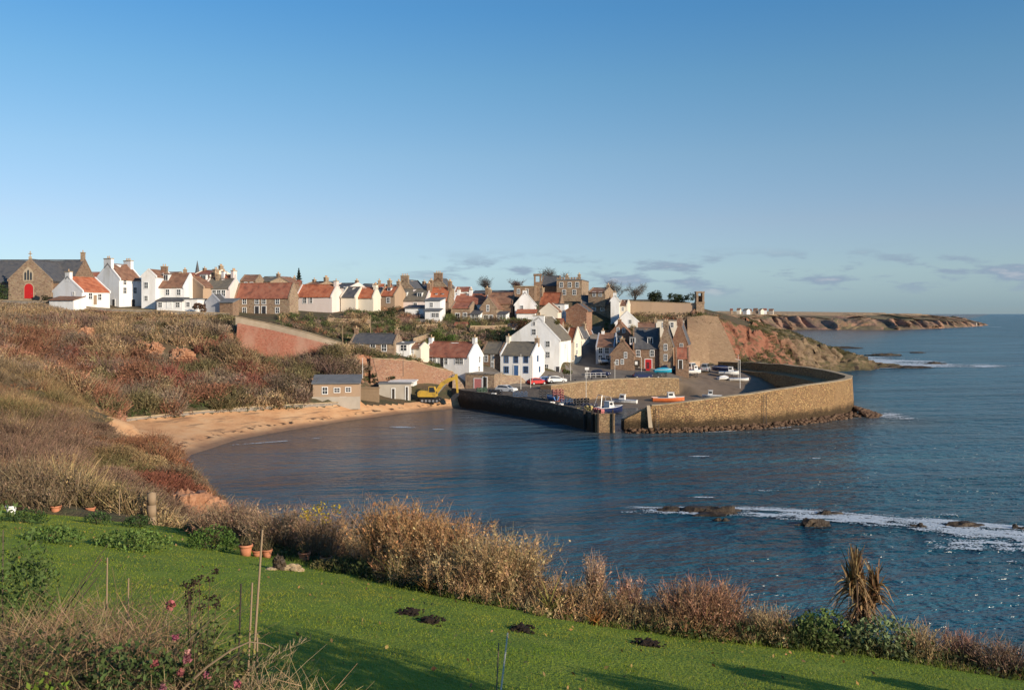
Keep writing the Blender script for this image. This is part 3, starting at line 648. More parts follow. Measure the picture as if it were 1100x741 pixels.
for k, (px, py, rx, ry, h) in enumerate(((905, 393, 6, 4, 3.4), (922, 393.5, 6, 3.5, 2.6), (938, 394, 5.5, 3, 1.9), (952, 394.5, 5, 2.4, 1.4), (915, 387, 6, 4, 2.6), (890, 395, 6, 4, 3.6))):
    q = Pz(px, py, 0); rock('shore_rock', ('brown ledge of the headland point, second from the cliff', 'brown ledge in the middle of the headland point', 'low ledge near the outer end of the headland point', 'outermost low ledge of the headland point', 'ledge on the seaward back of the headland point', 'tallest brown ledge where the headland point meets the cliff')[k], q[0], q[1] + 3, rx, ry, h, 70 + k, 'head', 'ledges of the headland point', -.5, 'rock', .5)
# ------------------------------------------------------------------ harbour walls, retaining walls
def wall_thing(name, label, foot, top, th, mat, cope=True, base=-1.0, cat='wall', cw=.12, group=None, seg=2.5):
    """foot/top: matching points of the visible face; th: thickness to the far side (left normal of the run)"""
    pts = []
    for i in range(len(foot) - 1):
        a, b = foot[i], foot[i + 1]; ta, tb = top[i], top[i + 1]; n = max(1, int(math.dist(a[:2], b[:2]) / seg))
        for k in range(n): t = k / n; pts.append(([a[j] + (b[j] - a[j]) * t for j in range(3)], [ta[j] + (tb[j] - ta[j]) * t for j in range(3)]))
    pts.append((list(foot[-1]), list(top[-1])))
    o = pts[0][0]; root = empty(name, o, 0, label, cat, group); secs = []; cs = []
    for i, (f, t) in enumerate(pts):
        a = pts[max(0, i - 1)][1]; b = pts[min(len(pts) - 1, i + 1)][1]; d = Vector((b[0] - a[0], b[1] - a[1])).normalized(); nx, ny = -d.y * th, d.x * th
        wz = (float(vnoise(i * .7, 3.3, 4)) - .5) * .12
        T = [t[0] - o[0], t[1] - o[1], t[2] - o[2] + wz]
        secs.append([(f[0] - o[0], f[1] - o[1], f[2] - o[2] + base), (T[0], T[1], T[2]), (T[0] + nx, T[1] + ny, T[2]), (T[0] + nx, T[1] + ny, f[2] - o[2] + base)])
        ex, ey = -nx / th * .08, -ny / th * .08
        cs.append([(T[0] + ex, T[1] + ey, T[2] - .01), (T[0] + ex, T[1] + ey, T[2] + cw), (T[0] + nx - ex, T[1] + ny - ey, T[2] + cw), (T[0] + nx - ex, T[1] + ny - ey, T[2] - .01)])
    MB().loft(secs).build('masonry', mat, root)
    if cope: MB().loft(cs).build('coping', M['cope'], root)
    return root
# outer pier: sea face, parapet, walkway, inner face along one curved line
PF = [(17.1, 141.7, 3.35), (21.3, 141.6, 4.0), (27.2, 142.6, 4.5), (36.6, 146.3, 5.2), (45.8, 152.5, 5.75), (54.0, 159.3, 6.15), (58.5, 163.6, 6.3), (61.2, 167.5, 6.35)]
PE = [(63.4, 173, 6.4), (65.0, 185, 6.35), (65.3, 200, 6.3), (64, 215, 6.2), (60, 228, 6.0), (53, 236, 5.8)]
def dens(p, st=1.6):
    r = []
    for a, b in zip(p, p[1:]):
        n = max(1, int(math.dist(a[:2], b[:2]) / st)); r += [tuple(a[i] + (b[i] - a[i]) * k / n for i in range(3)) for k in range(n)]
    return r + [p[-1]]
def outer_pier():
    root = empty('harbour_pier', (17.1, 141.7, 0), 0, 'long curving stone pier with a high sea wall of brown blocks sheltering the harbour', 'pier')
    o = Vector((17.1, 141.7, 0)); P = dens(PF + PE); m = []; c = []; w = []
    for i, p in enumerate(P):
        a = P[max(0, i - 2)]; b = P[min(len(P) - 1, i + 2)]; d = Vector((b[0] - a[0], b[1] - a[1])).normalized(); n = Vector((-d.y, d.x))
        j = (float(vnoise(i * .6, 1.5, 8)) - .5) * .16; top = p[2] + j; wk = max(2.3, top - 1.7)
        pt = lambda off, z: (p[0] - o.x + n.x * off, p[1] - o.y + n.y * off, z)
        sl = max(0, 1 - i / 2.0) * 1.5
        m.append([pt(-.35, -2.5), pt(0.15, top - sl), pt(1.25, top - sl), pt(1.3, wk - sl * .5), pt(5.2, wk - .1 - sl * .5), pt(5.5, -2.5)])
        if i >= 2: c.append([pt(.08, top - .01), pt(.08, top + .11), pt(1.32, top + .11), pt(1.32, top - .01)])
    MB().loft(m).build('masonry', M['pier'], root); MB().loft(c).build('coping', M['cope'], root)
    # long timber ladder fixed to the sea face and a rubbing strake
    x, y = 30.0, 143.6
    return root
outer_pier()
def ladder(label, x, y, h):
    root = empty('ladder', (x, y, .2), R(-12), label, 'ladder', 'ladders on the pier'); mb = MB()
    for s in (-.22, .22): MB().tube((s, -.02, -.6), (s, .42, h), .035, n=6).build('rail', M['dkpaint'], root)
    for k in range(int(h / .35)): MB().tube((-.22, -.02 + .44 * k * .35 / h, k * .35), (.22, -.02 + .44 * k * .35 / h, k * .35), .022, n=5).build('rung', M['dkpaint'], root)
ladder('dark iron ladder on the sea face of the pier near its outer end', 22.0, 141.0, 3.6); ladder('dark iron ladder halfway along the sea face of the pier', 40.2, 147.9, 5.0)
q_ = empty('stone_chute', (20.9, 141.1, 2.0), 0, 'pale leaning stone slab against the pier wall near its outer end', 'slab'); MB().hull([(-.25, -.5, -1.2), (.35, -.5, -1.2), (.35, .1, -1.2), (-.25, .1, -1.2)], [(-.45, .1, 2.1), (.05, .1, 2.1), (.05, .5, 2.1), (-.45, .5, 2.1)]).build('slab', M['ashlar'], q_)
bp = []
for a, b in zip(PF, PF[1:]):
    n = int(math.dist(a[:2], b[:2]) * 14)
    for k in range(n):
        t_ = rng.random(); k2 = k; d_ = Vector((b[0] - a[0], b[1] - a[1])).normalized(); q = rng.random(); wd = 1.2 + .03 * max(0, a[0] - 17)
        bp.append((a[0] + (b[0] - a[0]) * t_ + d_.y * q * wd, a[1] + (b[1] - a[1]) * t_ - d_.x * q * wd, .55 - q * .62))
for k in range(900):
    a_ = rng.random() * 2.2 - 1.5; q = rng.random() ** .7; bp.append((60.8 + math.cos(a_) * q * 4.6 + .6, 168 + math.sin(a_) * q * 7, 1.35 - 1.5 * q))
boulders('pier_foot_rubble', bp, .12, .42, 'weedrock', 5)
# bare red rock showing through the scrub on the slope
for lb, px, py, Y, rx, rz_, sd in (('small orange rock outcrop high on the scrub slope, furthest left', 93, 365, 176.5, 1.4, 1.2, 51), ('pale orange rock outcrop right of the small one on the scrub slope', 165, 378, 173, 1.4, .9, 52), ('largest orange rock outcrop with a dark cleft in the scrub slope', 194, 386, 171, 2.3, 1.2, 53), ('flat pale rock outcrop above the largest one', 150, 372, 174, 1.0, .6, 54)):
    p = on_ground(px, py); rock('rock_outcrop', lb, p[0], p[1] + .6, rx, 2.4, rz_ * 1.5, sd, 'redrock', 'rock outcrops on the slope', p[2] + .1, 'rock outcrop', .45)
p = W(186, 552, 56); rock('earth_bank', 'bare orange red earth bank at the end of the near slope', p[0] + .6, p[1] + .8, 1.9, 1.9, 1.35, 55, 'redrock', None, p[2] - .45, 'earth bank', .5)
def inner_pier():
    A = [(-12, 184.5, 3.35), (-9.9, 180, 3.3), (1.6, 163.6, 3.25), (8.4, 152.5, 3.0), (12.7, 141.9, 2.75)]
    B = [(6.6, 189, 3.55), (7.2, 183, 3.5), (10.2, 168, 3.3), (13.2, 156, 3.0), (15.5, 141.9, 2.75)]
    root = empty('harbour_pier', (12.7, 141.9, 0), 0, 'short inner pier with a dark shaded face on the bay side and creels on top', 'pier')
    o = (12.7, 141.9); a = dens(A, 1.4); n = len(a); secs = []; deck = []
    lens = [0]
    for p, q in zip(A, A[1:]): lens.append(lens[-1] + math.dist(p[:2], q[:2]))
    lb = np.array(lens) / lens[-1]; al = [0]
    for p, q in zip(a, a[1:]): al.append(al[-1] + math.dist(p[:2], q[:2]))
    al = np.array(al) / al[-1]; b = [tuple(float(np.interp(t, lb, [q[k] for q in B])) for k in range(3)) for t in al]
    for i, (p, q) in enumerate(zip(a, b)):
        j = (float(vnoise(i * .8, 9.5, 8)) - .5) * .25
        secs.append([(p[0] - o[0] - .35, p[1] - o[1] - .2, -2), (p[0] - o[0], p[1] - o[1], p[2] + j), (p[0] - o[0] + .5, p[1] - o[1] + .2, p[2] + j), (p[0] - o[0] + .5, p[1] - o[1] + .2, p[2] - .25), (q[0] - o[0], q[1] - o[1], q[2] - .25), (q[0] - o[0] + .3, q[1] - o[1] + .1, -2)])
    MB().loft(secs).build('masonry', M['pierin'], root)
    e = MB().box((-.02, -.75, -2), (2.9, .02, 2.7)); e.box((-.1, -.8, 2.7), (3.0, .1, 2.85)); e.build('end_block', M['quay'], root)
    for x, y in ((.25, -.82), (2.45, -.82)): MB().box((x, y - .22, -1.5), (x + .22, y, 3.5)).build('timber_fender', M['dwood'], root)
    for x, y in ((-.3, .3), (-1.3, 2.6)): MB().box((x - .3, y - .25, -1.5), (x, y + .25, 3.3)).build('timber_fender', M['dwood'], root)
    return root
inner_pier()
f = [(x + .3, y - .6, .0) for x, y, z in QW]; t = [(x + .2, y - .4, z + .1) for x, y, z in QW]
wall_thing('quay_wall', 'sunlit stone quay wall at the back of the harbour basin below the street', f, t, 2.4, M['quay'])
wall_thing('retaining_wall', 'big red sandstone retaining wall below the stone cottage on the brow of the slope', REDF, [(REDF[i][0] + .2, REDF[i][1] + .5, float(np.interp(REDF[i][0], [p[0] for p in REDT], [p[2] for p in REDT]))) for i in range(len(REDF))], .7, M['redwall'], cope=False, base=-1.5)
# pale parapet along the path above the red wall
pp = [W(253, 347, 186.6), W(290, 354.3, 185.6), W(330, 364.3, 183.6), W(366, 374, 182.2)]; tt = [W(253, 340, 187.0), W(290, 347.5, 186.0), W(330, 357, 184), W(368, 369, 182.6)]
wall_thing('parapet_wall', 'pale stone parapet sloping down along the path on top of the red wall', pp, tt, .4, M['ashlar'], base=-.6)
sw = [(x, y - .1, z) for x, y, z in BACK[1:6]]
wall_thing('beach_wall', 'low pale stone wall along the back of the sandy beach', sw, [(x, y, z + .45) for x, y, z in sw], .5, M['stoneg'], base=-.8)
cl_t = [W(-30, 321.5, 196), W(50, 323.5, 195), W(100, 330.5, 195), W(150, 333, 196), W(200, 335, 196), W(246, 336.5, 197)]
wall_thing('boundary_wall', 'low stone boundary wall along the cliff top in front of the white houses', [(x, y, z - 1.1) for x, y, z in cl_t], cl_t, .4, M['stoneg'], base=-1)
# stone wall that holds the road below the red roofed white cottage
rf = [W(398, 410, 179), W(420, 412, 181), W(445, 412, 184), W(465, 412, 187), W(486, 417, 191)]; rt = [W(398, 385, 181.3), W(420, 386, 183), W(445, 388, 186), W(465, 394, 188.5), W(486, 399, 192)]
wall_thing('sea_wall', 'high rough red stone wall holding the road below the red roofed white cottage', rf, rt, .6, M['stoner'], base=-2.5)
rf = [W(486, 422, 186.5), W(505, 420, 190), W(530, 419, 193), W(560, 418, 195.5), W(585, 417, 198)]; rt = [W(486, 399.5, 192.3), W(505, 401, 193.5), W(530, 402.5, 196), W(560, 404, 199.5), W(585, 408, 202)]
wall_thing('garden_wall', 'tan stone wall running level in front of the white houses by the quay', rf, rt, .5, M['stone'], base=-1)
# castle wall and the sloping tan revetment under it
cw = [W(672, 337.5, 262), W(700, 337.5, 261), W(730, 337.5, 260.5), W(755, 338, 260)]
wall_thing('castle_wall', 'long plain tan castle wall on the rock above the harbour', cw, [(p[0], p[1], CAMZ - (y - HY) * p[1] / F) for p, y in zip(cw, (323.5, 324.5, 325.5, 326))], .8, M['tanwall'], base=-2)
def revet():
    root = empty('revetment', W(760, 392, 238), 0, 'tall smooth tan concrete revetment facing the rock below the castle wall', 'revetment'); o = Vector(W(760, 392, 238))
    rows = []
    for t in np.linspace(0, 1, 9):
        l = np.array(W(737, 392, 233)) * (1 - t) + np.array(W(738, 341, 255)) * t; m_ = np.array(W(762, 392, 238)) * (1 - t) + np.array(W(757, 338.5, 257.5)) * t; r = np.array(W(793, 389, 240.5)) * (1 - t) + np.array(W(771, 340, 260)) * t
        b = math.sin(t * 3.14) * 1.2; rows.append([l - [0, b, 0], (l + m_) / 2 - [0, b, 0], m_ - [0, b, 0], (m_ + r) / 2 - [0, b, 0], r - [0, b, 0]])
    mb = MB(); n = 5; i0 = 0
    front = [[tuple(Vector(p) - o) for p in rw] for rw in rows]; secs = [f + [(p[0] + .6, p[1] + 2.5, p[2] - .3) for p in f[::-1]] for f in front]
    mb.loft(secs); mb.build('face', M['revet'], root)
    return root
revet()
wall_thing('quay_wall', 'low tan wall at the foot of the concrete revetment beside the parked boats', [W(731, 398, 228), W(752, 397, 231)], [W(731, 388, 228.5), W(752, 388, 231.5)], .6, M['tanwall'], base=-1)
# turret on the castle wall
def turret():
    p = W(751.5, 338, 260.5); root = empty('turret', p, 0, 'small square ruined turret at the seaward end of the castle wall', 'turret')
    mb = MB(); root.scale = (.86, .86, .96); mb.box((-1.3, -1.3, -2), (1.3, 1.3, 3.6)).box((-1.45, -1.45, 3.3), (1.45, 1.45, 3.6 + .1)); 
    for x in (-1.3, .65): mb.box((x, -1.3, 3.7), (x + .65, 1.3, 6.3))
    mb.box((-.65, .9, 3.7), (.65, 1.3, 5.5)).box((-1.4, -1.4, 6.3), (1.4, 1.4, 6.75)); mb.build('tower', M['stone'], root)
turret()

# ------------------------------------------------------------------ houses
WCACHE = {}
def win_mesh(w, h, fm, bars):
    k = (round(w, 2), round(h, 2), fm, bars)
    if k in WCACHE: return WCACHE[k]
    t = .13; mb = MB()
    mb.box((-w / 2 - t, -.07, -h / 2 - t), (w / 2 + t, .05, -h / 2)).box((-w / 2 - t, -.07, h / 2), (w / 2 + t, .05, h / 2 + t))
    mb.box((-w / 2 - t, -.07, -h / 2), (-w / 2, .05, h / 2)).box((w / 2, -.07, -h / 2), (w / 2 + t, .05, h / 2))
    if bars: mb.box((-w / 2, -.05, -.035), (w / 2, -.013, .035))
    if bars > 1: mb.box((-.03, -.052, -h / 2), (.03, -.012, h / 2))
    pane = MB().box((-w / 2, -.01, -h / 2), (w / 2, .04, h / 2))
    WCACHE[k] = (mb.mesh('window', M[fm]), pane.mesh('pane', M['glass'])); return WCACHE[k]
def add_window(root, face, s, z, w, h, fm='wpaint', bars=2):
    """face: (origin, rotation about z); s along the face"""
    a, b = win_mesh(w, h, fm, bars); (ox, oy), rz = face
    o = link('window', a, root); o.location = (ox + math.cos(rz) * s, oy + math.sin(rz) * s, z); o.rotation_euler = (0, 0, rz)
    link('pane', b, o); return o
def add_door(root, face, s, z0, w, h, mat='dkpaint', arch=False):
    (ox, oy), rz = face; mb = MB()
    prof = [(-w / 2, 0), (w / 2, 0), (w / 2, h)] + ([(w / 2 * math.cos(t), h + w / 2 * math.sin(t)) for t in np.linspace(.2, 2.94, 7)] if arch else []) + [(-w / 2, h)]
    mb.hull([(x, -.05, z) for x, z in prof], [(x, .03, z) for x, z in prof])
    o = mb.build('door', M[mat], root); o.location = (ox + math.cos(rz) * s, oy + math.sin(rz) * s, z0); o.rotation_euler = (0, 0, rz)
    f = MB(); t = .14; tt_ = np.linspace(0, math.pi, 9) if arch else [0, math.pi]
    inn = [(w / 2, 0)] + [(w / 2 * math.cos(q), h + (w / 2 * math.sin(q) if arch else 0)) for q in tt_] + [(-w / 2, 0)]; out_ = [(w / 2 + t, 0)] + [((w / 2 + t) * (math.cos(q) if arch else (1 if q == 0 else -1)), h + ((w / 2 + t) * math.sin(q) if arch else t)) for q in tt_] + [(-w / 2 - t, 0)]
    f.loft([[(a[0], -.08, a[1]), (b[0], -.08, b[1]), (b[0], .02, b[1]), (a[0], .02, a[1])] for a, b in zip(inn, out_)])
    f.build('frame', M['wpaint'] if not arch else M['ashlar'], o); MB().box((w * .3, -.1, 1.0), (w * .3 + .06, -.05, 1.12)).build('handle', M['metal'], o)
    return o
HOUSES = {}
def house(label, Y, x0, x1, base, eave, ridge, yaw=-15, x2=None, D=7.0, typ='e', wall='white', roof='tile', win=(), doors=(), chim=(), skew=True, dorm=(), af=.5, name='house', group=None, fdn=3.0, wm='wpaint', cat='house', skym=(), cope='cope', wsize=(.85, 1.25)):
    a = R(yaw); ca, sa = math.cos(a), math.sin(a)
    XL, YL = (x0 - CX) * Y / F, Y; k1 = (x1 - CX) / F
    w = (k1 * YL - XL) / (ca - k1 * sa)
    Yc = YL + w * .5 * sa
    if x2 is not None:
        k2 = (x2 - CX) / F; xr, yr = XL + w * ca, YL + w * sa; den = -sa - k2 * ca; D = (k2 * yr - xr) / den if abs(den) > 1e-6 else D
        D = min(max(D, 2.5), 16)
    zb = CAMZ - (base - HY) * Yc / F; he = CAMZ - (eave - HY) * Yc / F - zb
    Yr = Yc + (D / 2 * ca if typ == 'e' else (D * ca if typ == 'm' else 0)); hr = CAMZ - (ridge - HY) * Yr / F - zb
    root = empty(name, (XL, YL, zb), a, label, cat, group); HOUSES[label] = root
    wm_, rm = M[wall], M[roof]
    faces = {'F': ((0, 0), 0.0), 'R': ((w, 0), math.pi / 2), 'L': ((0, D), -math.pi / 2), 'B': ((w, D), math.pi)}
    def ray(face, px, py):
        (ox, oy), rz = faces[face]; d = Vector(((px - CX) / F, 1, -(py - HY) / F)); o = Vector((0, 0, CAMZ)) - Vector((XL, YL, zb))
        rot = Matrix.Rotation(-a, 3, 'Z'); o = rot @ o; d = rot @ d; n = Vector((math.sin(rz), -math.cos(rz), 0))
        t = (Vector((ox, oy, 0)) - o).dot(n) / d.dot(n); p = o + d * t
        return (p.x - ox) * math.cos(rz) + (p.y - oy) * math.sin(rz), p.z
    gx = typ in ('g',)
    C_, L_ = (w, D) if gx else (D, w)
    T = (lambda c, l, z: (c, l, z)) if gx else (lambda c, l, z: (l, c, z))
    mb = MB(); ap = af * C_
    if typ == 'f':
        mb.box((0, 0, -fdn), (w, D, he)); mb.build('wall', wm_, root)
        rf = MB().box((-.15, -.15, he), (w + .15, D + .15, he + .22)).build('roof', rm, root); rp = he + .2
    elif typ == 'm':
        sec = lambda x: [(x, 0, -fdn), (x, D, -fdn), (x, D, hr), (x, 0, he)]
        mb.hull(sec(0), sec(w)); mb.build('wall', wm_, root)
        sl = (hr - he) / D; q = lambda x: [(x, -.3, he - .3 * sl + .02), (x, D + .2, hr + .2 * sl + .02), (x, D + .2, hr + .2 * sl + .2), (x, -.3, he - .3 * sl + .2)]
        rf = MB().hull(q(-.25), q(w + .25)).build('roof', rm, root)
    else:
        sec = lambda l: [T(0, l, -fdn), T(C_, l, -fdn), T(C_, l, he), T(ap, l, hr), T(0, l, he)]
        mb.hull(sec(0), sec(L_)); mb.build('wall', wm_, root)
        rfb = MB(); s1 = (hr - he) / ap; s2 = (hr - he) / (C_ - ap); ov = .22; th = .16; l0, l1 = (.28, L_ - .28) if skew else (-.2, L_ + .2)
        n_ = max(2, int((l1 - l0) / 1.2)); secA = []; secB = []
        for k in range(n_ + 1):   # a slightly sagging, uneven roof
            l = l0 + (l1 - l0) * k / n_; dz = -.15 * math.sin(math.pi * k / n_) + (float(vnoise(k * .9 + len(HOUSES) * 3.1, 2.2, 6)) - .5) * .12
            secA.append([T(-ov, l, he - ov * s1 + .015 + dz * .4), T(-ov, l, he - ov * s1 + th), T(ap, l, hr + th + dz), T(ap, l, hr + .015 + dz)])
            secB.append([T(C_ + ov, l, he - ov * s2 + .015 + dz * .4), T(C_ + ov, l, he - ov * s2 + th), T(ap + .005, l, hr + th + dz), T(ap + .005, l, hr + .015 + dz)])
        rfb.loft(secA); rfb.loft(secB)
        rfb.tube(T(ap, l0, hr + th), T(ap, l1, hr + th), .11, n=6)
        rf = rfb.build('roof', rm, root)
        if skew:
            for la, lb in ((-.03, .28), (L_ - .28, L_ + .03)):
                sk = MB(); ring = lambda l: [T(-ov - .03, l, he - ov * s1 - .1), T(ap, l, hr - .1), T(C_ + ov + .03, l, he - ov * s2 - .1), T(C_ + ov + .03, l, he - ov * s2 + .34), T(ap, l, hr + .34), T(-ov - .03, l, he - ov * s1 + .34)]
                sk.hull(ring(la), ring(lb)); sk.build('gable_coping', M[wall] if wall in ('white', 'pink', 'stone', 'stoneb', 'stoner', 'cream', 'grey', 'tanwall') else M[cope], root)
    for ch in chim:
        if cat == 'house' and label.count('skyline') and (len(HOUSES) * 7 + int(ch[0] * 10)) % 5 < 2: continue
        lf, cwid, hh, pots = (list(ch) + [2])[:4] if len(ch) < 4 else ch[:4]; cmat = ch[4] if len(ch) > 4 else wall
        l = .35 + (L_ - .7) * lf if typ in 'eg' else w * lf; cc = ap if typ in 'eg' else D * .5; zt = (hr if typ in 'eg' else he)
        mb = MB(); hx, hy = (.38, cwid / 2) if not gx else (cwid / 2, .38)
        c = T(cc, l, 0)
        mb.box((c[0] - hx, c[1] - hy, zt - .9), (c[0] + hx, c[1] + hy, zt + hh)); mb.box((c[0] - hx - .08, c[1] - hy - .08, zt + hh), (c[0] + hx + .08, c[1] + hy + .08, zt + hh + .16), 1)
        for k in range(pots):
            o_ = (k - (pots - 1) / 2) * min(.5, (cwid - .3) / max(1, pots)); cx_, cy_ = (c[0], c[1] + o_) if not gx else (c[0] + o_, c[1])
            mb.lathe((cx_, cy_, zt + hh + .16), [(.15, 0), (.12, .1), (.12, .45), (.15, .5)], 8, 2)
        mb.build('chimney', [M[cmat], M['cope'], M['pot']], rf)
    for d in dorm:
        px, py = d[:2]; dw, dh = d[2:4] if len(d) > 2 else (1.3, 1.3); s1 = (hr - he) / ap
        lo, hi = 0, 1
        vz = None   # where the sight line meets the front slope
        for t in np.linspace(0, 1, 60):
            v_ = t * ap; (ox, oy), rz = faces['F']; oo = Matrix.Rotation(-a, 3, 'Z') @ (Vector((0, 0, CAMZ)) - Vector((XL, YL, zb))); dd = Matrix.Rotation(-a, 3, 'Z') @ Vector(((px - CX) / F, 1, -(py - HY) / F))
            k = (v_ - oo.y) / dd.y; p = oo + dd * k
            if p.z <= he + s1 * v_: vz = (p.x, v_, p.z); break
        if vz is None: vz = (p.x, .4 * ap, he + .4 * s1 * ap)
        u_, v_, z_ = vz; v0 = max(.12, v_ - .25); zb_ = he + s1 * v0 - .25; zt_ = zb_ + dh + .2; vb = min(ap, (zt_ - he) / s1 + .2)
        dm = MB().box((u_ - dw / 2, v0, zb_), (u_ + dw / 2, vb, zt_)); dm.build('dormer', M['wpaint'], rf)
        D_ = rf.children[-1] if rf.children else rf
        dmo = [c for c in rf.children if c.name.startswith('dormer')][-1]
        MB().box((u_ - dw / 2 + .18, v0 - .03, zb_ + .4), (u_ - .05, v0 + .03, zt_ - .15)).box((u_ + .05, v0 - .03, zb_ + .4), (u_ + dw / 2 - .18, v0 + .03, zt_ - .15)).build('dormer_pane', M['glass'], dmo) if False else None
        pn = MB().box((u_ - dw / 2 + .16, v0 - .02, zb_ + .4), (u_ - .04, v0 + .03, zt_ - .14)).box((u_ + .04, v0 - .02, zb_ + .4), (u_ + dw / 2 - .16, v0 + .03, zt_ - .14)); pn.build('dormer_window', M['glass'], rf)
        MB().hull([(u_ - dw / 2 - .12, v0 - .15, zt_), (u_ + dw / 2 + .12, v0 - .15, zt_), (u_ + dw / 2 + .12, vb, zt_ + .1), (u_ - dw / 2 - .12, vb, zt_ + .1)], [(u_ - dw / 2 - .12, v0 - .15, zt_ + .12), (u_ + dw / 2 + .12, v0 - .15, zt_ + .12), (u_ + dw / 2 + .12, vb, zt_ + .22), (u_ - dw / 2 - .12, vb, zt_ + .22)]).build('dormer_roof', M['felt'], rf)
    for sk_ in skym:
        pass
    for wn_ in win:
        f_, px, py = wn_[:3]; ww, wh = wn_[3:5] if len(wn_) > 4 else wsize; s_, z_ = ray(f_, px, py)
        add_window(root, faces[f_], s_, z_, ww, wh, wm)
    for d in doors:
        f_, px, py, dw, dh, dm_ = d[:6]; s_, z_ = ray(f_, px, py); add_door(root, faces[f_], s_, z_ - dh / 2, dw, dh, dm_, len(d) > 6)
    root['_dims'] = (w, D, he, hr)
    return root
def ws(face, xs, ys, *sz): return [(face, x, y) + sz for y in ys for x in xs]

for lb, a, b, ya, yb, h in (('tan garden terrace wall above the tiny outhouse', (444, 372, 203), (462, 366, 207), 0, 0, 1.6), ('pale rubble garden wall below the white box shaped house', (447, 357, 212), (470, 355, 215), 0, 0, 1.5), ('broken tan rubble wall on the bank below the pink cottage', (352, 352, 205), (398, 353, 208), 0, 0, 2.0), ('long low garden wall in front of the garden row', (505, 356, 216), (545, 355, 221), 0, 0, 1.2)):
    A, B = W(*a), W(*b); wall_thing('garden_wall', lb, [A, B], [(A[0], A[1], A[2] + h), (B[0], B[1], B[2] + h)], .4, M['stone'], base=-1.5)
# ---- church on the left
CH = house('stone church with a red arched door, tracery window and cross on its gable', 206, 9, 55, 323, 301, 279, 0, None, 16, 'g', 'stone', 'slate', [], [('F', 31, 315, 2.0, 2.3, 'redpaint', True)], [], name='church', cat='church')
dm = CH['_dims']; mb = MB()
zc = dm[3]; mb.box((dm[0] / 2 - .25, -.05, zc + .2), (dm[0] / 2 + .25, .45, zc + .7)).box((dm[0] / 2 - .09, .1, zc + .7), (dm[0] / 2 + .09, .28, zc + 1.9)).box((dm[0] / 2 - .4, .1, zc + 1.25), (dm[0] / 2 + .4, .28, zc + 1.42)); mb.build('gable_cross', M['ashlar'], CH)
g = MB(); xw = dm[0] * .462; zw = 4.55
for k in (-1, 0, 1):
    x = xw + k * .62; pr = [(x - .22, zw), (x + .22, zw), (x + .22, zw + 1.5 + (.5 if k == 0 else 0)), (x, zw + 1.9 + (.5 if k == 0 else 0)), (x - .22, zw + 1.5 + (.5 if k == 0 else 0))]; g.hull([(p, -.04, q) for p, q in pr], [(p, .03, q) for p, q in pr])
fr = [(xw - 1.15, zw - .2), (xw + 1.15, zw - .2), (xw + 1.15, zw + 1.7), (xw + .6, zw + 2.5), (xw, zw + 2.95), (xw - .6, zw + 2.5), (xw - 1.15, zw + 1.7)]
wf = MB().hull([(p, -.03, q) for p, q in fr], [(p, .05, q) for p, q in fr]).build('window', M['ashlar'], CH); g.build('pane', M['glass'], wf)
house('long dark slate church hall joined behind the stone gable', 214, -40, 79, 320, 303, 280, 0, None, 12, 'e', 'stoneb', 'slate', [], [], [(.99, .9, 1.8, 1, 'stone')], name='church_hall', cat='church hall')
house('small stone lean-to room at the right side of the church', 207, 50, 64, 318, 304, 303, 0, None, 4, 'f', 'stoneb', 'slate', name='church_annexe', cat='annexe')
# ---- white houses on the cliff top
house('low white cottage with an orange roof and chimney on the near gable', 197, 57, 88, 328, 313, 298, -22, 118, 8, 'g', 'white', 'tile', [('R', 97, 318), ('R', 107, 319)] + [('F', 79, 315.5, .5, .6)], [('R', 102, 322, .9, 2.0, 'gwood')], [(.0, 1.3, 1.1, 1, 'white')])
house('white lean-to shed with a brown roof against the orange roofed cottage', 193, 53, 79, 328, 322.5, 319, -15, None, 3.2, 'm', 'white', 'tileb', [], [], name='shed', cat='shed', fdn=1.5)
house('tall white house with brown roof and a wide chimney gable facing left', 208, 103, 128, 330, 300, 284, -24, 152, 9, 'g', 'white', 'tileb', [('R', 134, 303, .8, 1.1), ('R', 134, 312), ('R', 145, 312)], [('R', 143, 326.5, 1.0, 2.0, 'dkpaint'), ('F', 122, 326, .8, 1.8, 'dkpaint')], [(.0, 2.2, 1.2, 2, 'white'), (.98, 2.2, 1.0, 3, 'white')], )
house('tall white gable block with three small windows beside the tall white house', 206, 152, 167, 331, 297, 290, -8, None, 8, 'g', 'white', 'tileb', [('F', 157, 306.5), ('F', 157, 320.5, .7, 1.0)], [], [(.9, 1.4, 1.0, 2, 'stoneb')])
house('white terraced house with two white dormers and a blue grey lean-to porch', 207, 167, 198, 331, 308.5, 295, -4, None, 7, 'e', 'white', 'tileb', [('F', 180, 314, .8, 1.2), ('F', 192, 314, .8, 1.2)], [], [], dorm=[(170.5, 301, 1.2, 1.5), (178.5, 301, 1.2, 1.5)])
house('white porch with a blue grey sloping roof in front of the dormer house', 203, 168.5, 196, 331, 323.5, 320.5, -4, None, 3, 'm', 'white', 'slate', [('F', 172, 327.5, .8, 1.0), ('F', 191, 327.5, .8, 1.0)], [('F', 182, 327.7, .9, 1.5, 'wpaint')], name='porch', cat='porch')
house('low white flat roofed extension at the right end of the dormer house', 203, 197, 212, 331, 321.5, 321, -4, None, 5, 'f', 'white', 'felt', [('F', 202, 327, .7, .9)], name='extension', cat='extension')
house('house showing a broad brown side wall behind the white terrace', 214, 192, 218, 328, 309, 298, -35, 246, 9, 'g', 'tanwall', 'tileb', [], [], [(.95, 1.4, 1.2, 3, 'stoneb')])
